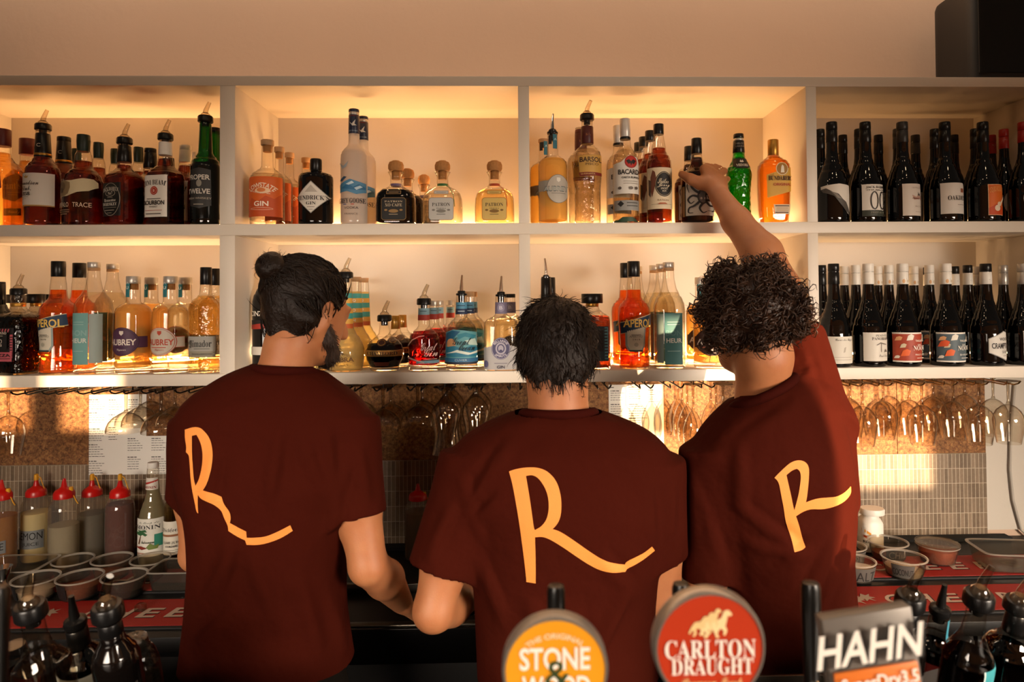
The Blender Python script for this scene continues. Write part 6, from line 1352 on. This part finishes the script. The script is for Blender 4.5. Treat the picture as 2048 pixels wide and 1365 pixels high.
def join_hair(name, fld, packs, mat, parent):
    V, Q = fld.mesh(2); Vs = [V]; F_ = [tuple(q) for q in Q.tolist()]; off = len(V)
    for v, f in packs:
        Vs.append(v); F_ += [tuple(i + off for i in q) for q in f]; off += len(v)
    me = bpy.data.meshes.new(name); me.from_pydata(np.concatenate(Vs).tolist(), [], F_); me.materials.append(mat)
    me.polygons.foreach_set('use_smooth', [True] * len(me.polygons)); me.update()
    return link(name, me, parent)
def legs(t, cx, cyy, lean=0):
    """black trousers and shoes below the frame"""
    f = Field((cx - .26, cyy - .22, .04), (cx + .26, cyy + .24, 1.02), .009)
    f.loft([(.80, cx, cyy, .165, .105), (.88, cx, cyy, .170, .110), (.98, cx, cyy, .155, .10), (1.0, cx, cyy, .15, .095)], 0)
    for s in (-1, 1):
        f.chain([(cx + s * .088, cyy, .84), (cx + s * .10, cyy + .01, .48), (cx + s * .11, cyy - .01, .07)], [.085, .066, .055], .03)
    fmesh('trousers', f, [trous], t)
    for s in (-1, 1):
        f = Field((cx + s * .115 - .07, cyy - .12, 0), (cx + s * .115 + .07, cyy + .23, .16), .007)
        f.chain([(cx + s * .11, cyy - .02, .11), (cx + s * .11, cyy - .03, .05)], [.045, .045], .02); f.chain([(cx + s * .11, cyy - .04, .045), (cx + s * .115, cyy + .13, .042)], [.042, .040], .02)
        f.d = np.maximum(f.d, (.004 - (f.lo[2] + f.vox * np.arange(f.n[2])))[None, None, :].astype(np.float32))
        fmesh('shoe', f, [shoem], t)
# ================================================================== the three bartenders
def cone(f, a, b, ra, rb, k=.015, op='add'):
    a, b = np.array(a, float), np.array(b, float); R = max(ra, rb) + k + .02
    sl_, X, Y, Z = f.sub(np.minimum(a, b) - R, np.maximum(a, b) + R)
    L = np.linalg.norm(b - a); u = (b - a) / L
    t = (X - a[0]) * u[0] + (Y - a[1]) * u[1] + (Z - a[2]) * u[2]; tc = np.clip(t / L, 0, 1)
    r = np.sqrt(np.maximum(0, (X - a[0] - t * u[0]) ** 2 + (Y - a[1] - t * u[1]) ** 2 + (Z - a[2] - t * u[2]) ** 2))
    d = np.maximum(r - (ra + tc * (rb - ra)), np.maximum(t - L, -t)); f.merge(sl_, d, k, op)
def sleeve(f, a, b, ra, rb, k=.03):
    a, b = np.array(a, float), np.array(b, float); u = (b - a) / np.linalg.norm(b - a)
    cone(f, a, b, ra, rb, k); cone(f, b - u * .016, b + u * .012, rb - .010, rb - .008, .004, 'cut')
def hit(f, px, py):
    d = ray(px, py); t = np.arange(.8, 2.6, .003); p = CAM + d[None] * t[:, None]
    i = np.round((p - f.lo) / f.vox).astype(int); ok = ((i >= 0) & (i < f.n)).all(1); p, i = p[ok], i[ok]
    s = np.nonzero(f.d[i[:, 0], i[:, 1], i[:, 2]] < 0)[0]
    return p[s[0]] if len(s) else None
def folds(f, L_, w=.013, amp=.0115):
    for q in L_:
        a, b = hit(f, q[0], q[1]), hit(f, q[2], q[3])
        if a is None or b is None: continue
        f.ridge(a, b, q[4] if len(q) > 4 else w, q[5] if len(q) > 5 else amp)
        n = np.cross(b - a, FWD); n /= np.linalg.norm(n) + 1e-9
        f.ridge(a + n * w * 1.5, b + n * w * 1.5, w * .8, -amp * .45)
def hair_pack(V, N, n, dirfn, L_, lift, amp, freq, r0, rnd, steps=7, curv=.09, to=None, low=None):
    if low is not None: V, N = V[low], N[low]
    i = rnd.integers(0, len(V), n); Rt = V[i] - N[i] * .002; Nn = N[i]
    D = dirfn(Rt) + rnd.normal(0, .22, (n, 3)); D -= Nn * (D * Nn).sum(1)[:, None]; D /= np.linalg.norm(D, axis=1)[:, None] + 1e-9
    B = np.cross(D, Nn); ln = L_ * rnd.uniform(.6, 1.25, n)
    if to is not None: ln = np.minimum(ln, np.linalg.norm(Rt - to, axis=1) * .95)
    ph = rnd.uniform(0, 6.28, n); am = amp * rnd.uniform(.5, 1.3, n); lf = lift * rnd.uniform(.4, 1.5, n); fr = freq * rnd.uniform(.7, 1.3, n)
    def fn(k, t):
        a = 2 * PI * fr[k] * t + ph[k]
        s_ = ln[k] * t / curv
        return D[k] * curv * math.sin(s_) + Nn[k] * (lf[k] * t + curv * (math.cos(s_) - 1)) + (B[k] * math.sin(a) + Nn[k] * math.cos(a)) * am[k] * min(1, t * 1.6)
    return strands('hair', Rt, Nn, n, ln, fn, None, None, r0 * rnd.uniform(.6, 1.3, n), 3, steps)
def normals(V, Q):
    n = np.cross(V[Q[:, 2]] - V[Q[:, 0]], V[Q[:, 3]] - V[Q[:, 1]]); N = np.zeros_like(V)
    for k in range(4): np.add.at(N, Q[:, k], n)
    return N / (np.linalg.norm(N, axis=1)[:, None] + 1e-12)
def collar(t, c, rx, ry, tilt, roll, mt, rad=.008):
    pts = []
    for a in np.linspace(0, 2 * PI, 41):
        x, y = rx * math.cos(a), ry * math.sin(a); pts.append((c[0] + x * math.cos(roll), c[1] + y, c[2] - max(y, -.02) * tilt - y * .05 + x * math.sin(roll)))
    return MB().tube(pts, rad, 10, cap=False).obj('collar', mt, t, ang=180)
def person(label, Y):
    o = thing('person', label, 'person', (0, 0, 0)); return o
def finish(t, body):
    return t
VX = .0055
# ---------- left man, hair bun, turned to the right
def man_left():
    f = Field(p3(190, 1440, -.70) * [1, 0, 1] + [0, -.72, 0], p3(860, 480, -.2) * [1, 0, 1] + [0, -.12, 0], VX)
    c = p3(614, 618, -.50); R = frame((.56, .76, -.31), (0, 0, 1)); g = head(f, c, R)
    base = p3(566, 756, -.535)
    f.chain([g(0, -.012, -.04), g(0, -.016, -.09), base], [.052, .052, .060], .02); f.cap(base + [0, 0, -.03], p3(480, 800, -.53), .04, .03, .03); f.cap(base + [0, 0, -.03], p3(640, 805, -.53), .04, .03, .03)
    rows = [(728, 505, 612, .062, -.525), (742, 468, 640, .08, -.53), (765, 425, 672, .095, -.532), (795, 382, 712, .108, -.535), (830, 358, 738, .118, -.54), (880, 352, 742, .122, -.54), (960, 362, 725, .125, -.54), (1040, 380, 705, .12, -.53), (1120, 385, 692, .116, -.52), (1200, 380, 690, .116, -.51), (1290, 370, 700, .12, -.50), (1365, 360, 712, .122, -.50), (1425, 358, 716, .12, -.50)]
    sm = [(a, l + 16, r - 16, d - .016, y) for a, l, r, d, y in rows[4:]]
    f.loft(rowz(sm, 0), .02)
    # arms
    shr, elr, wrr = p3(702, 865, -.54), p3(736, 1132, -.575), p3(802, 1203, -.36)
    f.chain([shr + [0, 0, -.02], p3(716, 1000, -.56), elr], [.042, .047, .040], .03); f.chain([elr, elr * .6 + wrr * .4 + [.006, 0, .004], wrr], [.041, .043, .028], .012)
    hand(f, wrr, wrr - elr, (.2, -.5, .8), (-.6, .5, .4), curl=(.5, .7, .5))
    shl, ell_, wl = p3(400, 870, -.52), p3(392, 1110, -.48), p3(450, 1140, -.25)
    f.chain([shl + [0, 0, -.02], p3(388, 1000, -.495), ell_], [.040, .036, .034], .03); f.chain([ell_, wl], [.036, .027], .012)
    hand(f, wl, wl - ell_, (0, -.2, 1), (.9, .3, 0), curl=(.5, .7, .5))
    t = fmesh('person', f, [skin]); tag(t, 'man with dark hair bun and beard in maroon t-shirt, head turned down to one side', 'person')
    s = Field(p3(190, 1440, -.70) * [1, 0, 1] + [0, -.74, 0], p3(830, 690, -.2) * [1, 0, 1] + [0, -.30, 0], VX)
    sleeve(s, p3(692, 850, -.54), p3(716, 1034, -.565), .068, .062); sleeve(s, p3(404, 850, -.52), p3(382, 1000, -.50), .060, .053)
    s.loft(rowz(rows, 0), .03)
    nb = base + [0, .03, .0]; cone(s, nb + [.01, 0, -.03], nb + np.array([.03, .05, .14]), .058, .066, .01, 'cut')
    folds(s, [(605, 880, 655, 1000), (655, 870, 668, 1010), (560, 860, 540, 1000), (430, 900, 420, 1010), (690, 930, 662, 1060), (470, 1060, 440, 1180, .018), (500, 1100, 560, 1250, .02), (600, 1150, 640, 1300, .02), (410, 1200, 470, 1110, .016), (655, 1180, 690, 1290, .016), (720, 900, 735, 1000), (395, 1290, 470, 1230, .02), (430, 820, 520, 800, .02, .003)])
    sh_ = fmesh('t_shirt', s, [shirtm], t)
    collar(t, base + [.006, -.004, .012], .066, .064, .34, -.06, ribm, .011)
    Lp = [[(371, 860), (386, 855), (397, 855), (405, 858), (420, 875), (426, 897), (426, 920), (421.5, 946), (414, 970), (407, 981), (416, 984), (428, 987), (444, 994), (448.6, 1009), (460.5, 1024), (462.6, 1037), (460.5, 1046), (478, 1056), (493, 1063), (494, 1075.7), (508, 1076), (532, 1073.6), (555, 1064), (580.6, 1050.5), (585.7, 1061.7), (564, 1075.7), (537.6, 1086), (514, 1090.5), (494, 1090), (491, 1081), (475, 1074), (457.5, 1062), (457, 1052), (448.6, 1035.6), (444, 1021), (428, 1009), (410, 1001.5), (402, 997), (397, 990), (396.5, 1007), (397.6, 1026.7), (393.8, 1023.8), (391, 1007.5), (386, 983.7), (382.8, 963), (380, 919.6), (378.6, 910), (373, 904.7), (374, 893.5), (371, 878.5)],
          [(385, 872), (394, 870), (401, 882), (406, 901), (406.5, 923), (403, 945), (398, 962), (392, 972), (388.5, 958), (386.5, 930), (385, 905)]]
    project_print('shirt_print', Lp, sh_, t)
    # hair: scraped back to a bun
    h = Field(c - .17, c + .19, .005); h.ell(g(0, -.020, .030), (.083, .098, .088), 0, R); h.ell(g(0, .095, -.055), (.10, .075, .10), .012, R, 'cut')
    h.ell(g(0, -.03, -.150), (.12, .14, .075), .02, R, 'cut')
    for sd in (-1, 1): h.ell(g(sd * .088, .008, -.022), (.024, .026, .034), .006, R, 'cut')
    [h.cap(g(q_, -.058 + abs(q_) * .5, -.030), g(q_ * .7, -.052 + abs(q_) * .4, -.078 + abs(q_) * .3), .040, .022, .02) for q_ in (-.045, 0, .045)]
    bun = g(-.004, -.112, .060); 
    V, Q = h.mesh(2); N = normals(V, Q); rnd = np.random.default_rng(3)
    bl = g(0, -.108, .058)
    def flow(p):
        d = bl - p; d /= np.linalg.norm(d, axis=1)[:, None]; low = ((p - c) @ R[:, 2] < -.035)[:, None]
        return np.where(low, np.array([[.15, -.1, -1.0]]), d)
    packs = [hair_pack(V, N, 1500, flow, .085, .007, .0016, .8, .0019, rnd, to=bl, low=((V - c) @ R[:, 2]) > -.055), hair_pack(V, N, 160, flow, .05, .007, .002, 1, .0008, rnd, to=bl, low=((V - c) @ R[:, 2]) > -.02)]
    packs.append(hair_pack(V, N, 420, lambda p: np.array([[.12, -.1, -1.0]]) + 0 * p, .022, .003, .002, 1, .0010, rnd, low=((V - c) @ R[:, 2]) < -.05, curv=.3))
    for q_ in np.linspace(0, 3.6 * PI, 22):
        rr_ = .025 - .004 * q_ / PI; h.ell(bun + R @ np.array([math.cos(q_) * rr_, -.004 - q_ * .0012, math.sin(q_) * rr_ * .9]), (.0145, .0145, .0145), .004)
    bp = rnd.normal(0, 1, (260, 3)); bp /= np.linalg.norm(bp, axis=1)[:, None]
    packs.append(hair_pack(bun + bp * .029, bp, 300, lambda p: np.cross(p - bun, [.3, .8, .5]) * 30, .06, .005, .004, 1.1, .0023, rnd, curv=.032))
    packs.append(hair_pack(bun + bp * .028, bp, 34, lambda p: rnd.normal(0, 1, p.shape) + R[:, 2] * 1.0, .034, .012, .006, 1, .0009, rnd, curv=.06))
    join_hair('hair', h, packs, hairm, t)
    b = Field(c - .17, c + .17, .005); pts = [g(.066, .008, -.035), g(.060, .030, -.062), g(.040, .066, -.088), g(0, .088, -.098)]
    b.chain(pts, [.014, .017, .018, .018], .012); b.chain([g(-.060, .030, -.062), g(-.040, .066, -.088), g(0, .088, -.098)], [.017, .018, .018], .012)
    V, Q = b.mesh(1); N = normals(V, Q)
    join_hair('beard', b, [hair_pack(V, N, 700, lambda p: np.array([[.1, .1, -1.0]]) + 0 * p, .014, .007, .001, 1, .0008, rnd, 4)], beardm, t)
    legs(t, float(p3(535, 1365, -.5)[0]), -.50)
    return t
# ---------- middle man, short hair, back to the room
def man_mid():
    f = Field(p3(720, 1440, -.70) * [1, 0, 1] + [0, -.76, 0], p3(1420, 560, -.2) * [1, 0, 1] + [0, -.16, 0], VX)
    c = p3(1113, 702, -.50); R = frame((.02, .93, -.36), (0, 0, 1)); g = head(f, c, R)
    base = p3(1117, 832, -.555)
    f.chain([g(0, -.018, -.030), g(0, -.022, -.080), base], [.060, .063, .069], .02); f.cap(base + [0, 0, -.03], p3(1020, 905, -.555), .04, .03, .03); f.cap(base + [0, 0, -.03], p3(1220, 905, -.555), .04, .03, .03)
    rows = [(816, 1052, 1180, .070, -.555), (832, 1002, 1228, .082, -.558), (856, 950, 1284, .096, -.56), (888, 912, 1326, .115, -.565), (930, 902, 1346, .125, -.57), (1000, 920, 1340, .13, -.575), (1080, 938, 1330, .125, -.57), (1160, 946, 1318, .118, -.56), (1250, 951, 1312, .118, -.55), (1365, 955, 1316, .122, -.55), (1425, 955, 1318, .12, -.55)]
    sm = [(a, l + 16, r - 16, d - .016, y) for a, l, r, d, y in rows[4:]]
    f.loft(rowz(sm, 0), .02)
    shl, el, wl = p3(945, 930, -.575), p3(868, 1222, -.625), p3(944, 1192, -.40)
    f.chain([shl + [0, 0, -.02], p3(895, 1100, -.60), el], [.044, .052, .041], .03); f.chain([el, el * .6 + wl * .4 + [0, -.003, .002], wl], [.043, .046, .029], .014)
    hand(f, wl, wl - el + [0, 0, -.03], (-.2, -.2, 1), (.5, .4, .3), curl=(.4, .6, .5))
    shr, er, wr = p3(1305, 930, -.57), p3(1326, 1205, -.565), p3(1330, 1215, -.32)
    f.chain([shr + [0, 0, -.02], p3(1316, 1080, -.57), er], [.044, .050, .041], .03); f.chain([er, wr], [.043, .028], .014)
    hand(f, wr, wr - er, (0, 0, 1), (-1, .2, 0), curl=(.4, .6, .5))
    t = fmesh('person', f, [skin]); tag(t, 'man with short dark hair in maroon t-shirt, back squarely to the room', 'person')
    s = Field(p3(720, 1440, -.70) * [1, 0, 1] + [0, -.78, 0], p3(1430, 780, -.2) * [1, 0, 1] + [0, -.36, 0], VX)
    sleeve(s, p3(950, 925, -.57), p3(884, 1140, -.60), .075, .073, .035); sleeve(s, p3(1300, 925, -.57), p3(1315, 1112, -.565), .073, .066)
    s.loft(rowz(rows, 0), .03)
    nb = base + [0, .02, 0]; cone(s, nb + np.array([0, 0, -.02]), nb + np.array([0, .04, .14]), .056, .068, .01, 'cut')
    folds(s, [(949, 1003, 1009, 899), (955, 1040, 1000, 1000), (925, 960, 965, 1080), (1290, 960, 1305, 1090), (1060, 1200, 1110, 1320, .02), (1200, 1110, 1265, 1190, .016), (960, 1120, 1005, 1235, .016), (1262, 1180, 1200, 1300, .018), (905, 1010, 860, 1110), (1150, 1210, 1170, 1330, .02, .003), (1230, 900, 1290, 960, .016, .003), (1040, 870, 1000, 920, .016, .003), (1345, 980, 1340, 1080)])
    sh_ = fmesh('t_shirt', s, [shirtm], t)
    collar(t, base + [0, -.004, .003], .079, .070, .36, .0, ribm, .011)
    q = lambda L_: [(820 + .4982 * a, 580 + .4982 * b) for a, b in L_]
    Lp = [q([(398, 730), (425, 720), (470, 713), (515, 714), (555, 730), (590, 770), (607, 830), (608, 890), (600, 925), (585, 948), (572, 960), (600, 968), (650, 1000), (720, 1050), (775, 1085), (820, 1100), (862, 1102), (868, 1090), (900, 1075), (940, 1055), (970, 1030), (981, 1046), (940, 1080), (900, 1105), (870, 1118), (862, 1133), (820, 1137), (770, 1128), (720, 1105), (660, 1065), (610, 1030), (560, 1000), (530, 990), (502, 993), (504, 1050), (505, 1110), (505, 1178), (468, 1172), (462, 1110), (452, 1030), (440, 940), (425, 850), (412, 780)]),
          q([(466, 748), (490, 743), (515, 755), (540, 790), (555, 830), (558, 880), (550, 920), (530, 948), (502, 964), (497, 955), (490, 900), (480, 830)])]
    project_print('shirt_print', Lp, sh_, t)
    h = Field(c - .17, c + .18, .005); h.ell(g(0, -.018, .026), (.086, .102, .092), 0, R); h.ell(g(0, .10, -.055), (.10, .075, .10), .012, R, 'cut')
    h.ell(g(0, -.02, -.150), (.13, .15, .075), .02, R, 'cut')
    for sd in (-1, 1): h.ell(g(sd * .092, .008, -.026), (.027, .030, .043), .006, R, 'cut')
    [h.cap(g(q_, -.060 + abs(q_) * .4, -.030), g(q_ * .80, -.070 + abs(q_) * .18, -.086 + abs(q_) * .25), .042, .024, .02) for q_ in (-.045, 0, .045)]
    V, Q = h.mesh(2); N = normals(V, Q); rnd = np.random.default_rng(5); cr = g(.02, -.05, .12)
    def flow(p):
        d = p - cr; d /= np.linalg.norm(d, axis=1)[:, None] + 1e-9; return d + np.array([[.25, 0, -.35]])
    join_hair('hair', h, [hair_pack(V, N, 1900, flow, .036, .012, .003, .7, .0013, rnd), hair_pack(V, N, 260, flow, .03, .024, .004, .8, .0009, rnd)], hairm, t)
    # bead bracelet on the left wrist
    d = (wl - el) / np.linalg.norm(wl - el); a = np.cross(d, [0, 0, 1.0]); a /= np.linalg.norm(a); b_ = np.cross(a, d); cc = wl - d * .042
    pts = [cc + (a * math.cos(x) + b_ * math.sin(x)) * .0355 for x in np.linspace(0, 2 * PI, 25)]
    br = MB().tube(pts, .0055, 8, cap=False).obj('bracelet', matte, t)
    bd = MB()
    for x in np.linspace(0, 2 * PI, 19)[:-1]:
        p = cc + d * .010 + (a * math.cos(x) + b_ * math.sin(x)) * .0365
        bd.rings([(p[2] - .004, .002, .002, 2), (p[2] - .002, .0038, .0038, 2), (p[2] + .002, .0038, .0038, 2), (p[2] + .004, .002, .002, 2)], 8, c=(p[0], p[1]))
    bd.obj('beads', pm('bead_cream', 'c9b8a0', .4), br)
    legs(t, float(p3(1135, 1365, -.55)[0]), -.55)
    return t
# ---------- right man, curly hair, reaching up to the top shelf
def man_right():
    f = Field(p3(1330, 1440, -.70) * [1, 0, 1] + [0, -.70, 0], np.array([.98, .17, 2.16]), VX)
    c = p3(1497, 646, -.50); R = frame((-.28, .93, -.12), (-.12, 0, 1)); g = head(f, c, R)
    base = p3(1527, 800, -.515)
    f.chain([g(0, -.035, -.030), g(0, -.034, -.080), base + [0, .015, 0]], [.060, .060, .060], .02); f.cap(base + [0, 0, -.03], p3(1465, 890, -.52), .04, .03, .03); f.cap(base + [0, 0, -.03], p3(1605, 840, -.50), .04, .04, .03)
    rows = [(752, 1528, 1600, .055, -.50), (772, 1490, 1640, .078, -.502), (800, 1462, 1662, .095, -.505), (835, 1425, 1676, .108, -.51), (870, 1398, 1686, .116, -.515), (910, 1385, 1694, .12, -.52), (960, 1388, 1700, .125, -.52), (1030, 1408, 1702, .12, -.515), (1100, 1440, 1697, .118, -.51), (1180, 1452, 1694, .118, -.50), (1280, 1455, 1702, .12, -.49), (1365, 1455, 1708, .12, -.49), (1425, 1455, 1710, .12, -.49)]
    sm = [(a, l + 18, r - 18, d - .018, y) for a, l, r, d, y in rows[5:]]
    f.loft(rowz(sm, 0), .02)
    shl, el, wl = p3(1420, 900, -.53), p3(1414, 1205, -.53), p3(1450, 1215, -.29)
    f.chain([shl + [0, 0, -.02], p3(1415, 1060, -.53), el], [.042, .050, .041], .03); f.chain([el, wl], [.043, .028], .014)
    hand(f, wl, wl - el, (0, 0, 1), (.9, .2, 0), curl=(.4, .6, .5))
    shr, er, wr = p3(1618, 785, -.47), p3(1562, 574, -.245), p3(1438, 391, -.058)
    f.chain([shr, p3(1592, 690, -.37), er], [.052, .052, .047], .03); f.chain([er, er * .68 + wr * .32 + [.004, -.006, .004], er * .3 + wr * .7, wr], [.047, .054, .040, .0305], .02)
    f.cap(er + [0, -.01, -.01], er + [.004, -.016, -.006], .034, .034, .02)
    FN = [[p3(1425, 320, .030), p3(1419, 318, .085), p3(1402, 322, .114)], [p3(1436, 329, .035), p3(1432, 331, .085), p3(1415, 337, .112)], [p3(1449, 342, .028), p3(1445, 347, .078), p3(1429, 352, .110)], [p3(1455, 358, .012), p3(1452, 364, .060), p3(1440, 369, .092)]]
    TH = [p3(1401, 367, -.026), p3(1382, 359, -.022), p3(1364, 349, -.006)]
    hand(f, wr, (-.05, .55, .75), (.24, -.58, .44), (-.8, .05, .5), thumb=TH, fingers=FN, s=1.08, tk=1.3)
    t = fmesh('person', f, [skin], smooth=2); tag(t, 'curly haired man in maroon t-shirt reaching one arm up to a bottle', 'person')
    s = Field(p3(1320, 1440, -.70) * [1, 0, 1] + [0, -.72, 0], p3(1740, 560, -.2) * [1, 0, 1] + [0, -.24, 0], VX)
    sleeve(s, p3(1418, 900, -.525), p3(1416, 1156, -.525), .066, .062)
    sleeve(s, p3(1618, 850, -.49), p3(1588, 668, -.365), .096, .074, .05)
    s.cap(p3(1690, 1000, -.50), p3(1676, 850, -.485), .03, .035, .05)
    s.cap(p3(1690, 1240, -.47), p3(1686, 1060, -.48), .03, .02, .03)
    s.loft(rowz(rows, 0), .03)
    nb = base + [0, .025, 0]; cone(s, nb + np.array([-.006, 0, .004]), nb + np.array([-.05, .05, .14]), .054, .066, .01, 'cut')
    folds(s, [(1480, 880, 1600, 800, .02, .004), (1478, 900, 1482, 1010), (1480, 1015, 1600, 1104), (1500, 1090, 1612, 1112), (1560, 1140, 1665, 1050, .014, .006), (1600, 1210, 1682, 1050, .014, .007), (1640, 1240, 1694, 1070, .012, .007), (1664, 1250, 1700, 1090, .011, .006), (1604, 690, 1640, 790, .013, .005), (1622, 680, 1655, 770, .011, .005), (1400, 990, 1440, 1130), (1385, 950, 1395, 1080), (1500, 830, 1420, 900, .016, .003), (1640, 820, 1668, 930, .018, .004)])
    sh_ = fmesh('t_shirt', s, [shirtm], t)
    collar(t, base + [-.004, -.006, .016], .076, .070, .34, .44, ribm, .011)
    q = lambda L_: [(1320 + .3955 * a, 660 + .3955 * b) for a, b in L_]
    Lp = [q([(578, 748), (620, 705), (660, 670), (700, 658), (735, 668), (752, 695), (752, 740), (748, 790), (742, 845), (736, 872), (790, 852), (850, 848), (890, 845), (930, 825), (962, 792), (964, 830), (930, 870), (880, 895), (820, 908), (760, 905), (720, 920), (686, 942), (700, 980), (715, 1040), (735, 1100), (720, 1115), (680, 1125), (675, 1110), (660, 1050), (645, 1000), (632, 960), (625, 900), (610, 830), (600, 770)]),
          q([(638, 735), (665, 712), (690, 703), (705, 712), (712, 740), (708, 780), (700, 830), (690, 870), (678, 912), (672, 890), (660, 830), (648, 780)])]
    project_print('shirt_print', Lp, sh_, t)
    h = Field(c - .20, c + .21, .0055); h.ell(g(0, -.018, .026), (.096, .106, .100), 0, R); h.ell(g(0, .11, -.065), (.12, .075, .10), .012, R, 'cut')
    h.ell(g(0, -.02, -.165), (.13, .16, .075), .02, R, 'cut')
    rnd = np.random.default_rng(9)
    for _ in range(90):
        v = rnd.normal(0, 1, 3); v /= np.linalg.norm(v)
        if v[1] > .55 or v[2] < -.62: continue
        h.ell(g(v[0] * .098, -.018 + v[1] * .108, .026 + v[2] * .100), rnd.uniform(.012, .024, 3), .010)
    V, Q = h.mesh(2); N = normals(V, Q); cr = g(0, -.03, .13)
    def flow(p):
        d = p - cr; d /= np.linalg.norm(d, axis=1)[:, None] + 1e-9; return d * .8 + np.array([[0, 0, -.25]]) + rnd.normal(0, .45, p.shape)
    join_hair('hair', h, [hair_pack(V, N, 1700, flow, .045, .012, .011, 1.5, .0027, rnd, 11, .09), hair_pack(V, N, 500, flow, .05, .018, .013, 1.5, .0011, rnd, 11, .10)], hairc, t)
    legs(t, float(p3(1582, 1365, -.49)[0]), -.49)
    return t
man_left(); man_mid(); man_right()
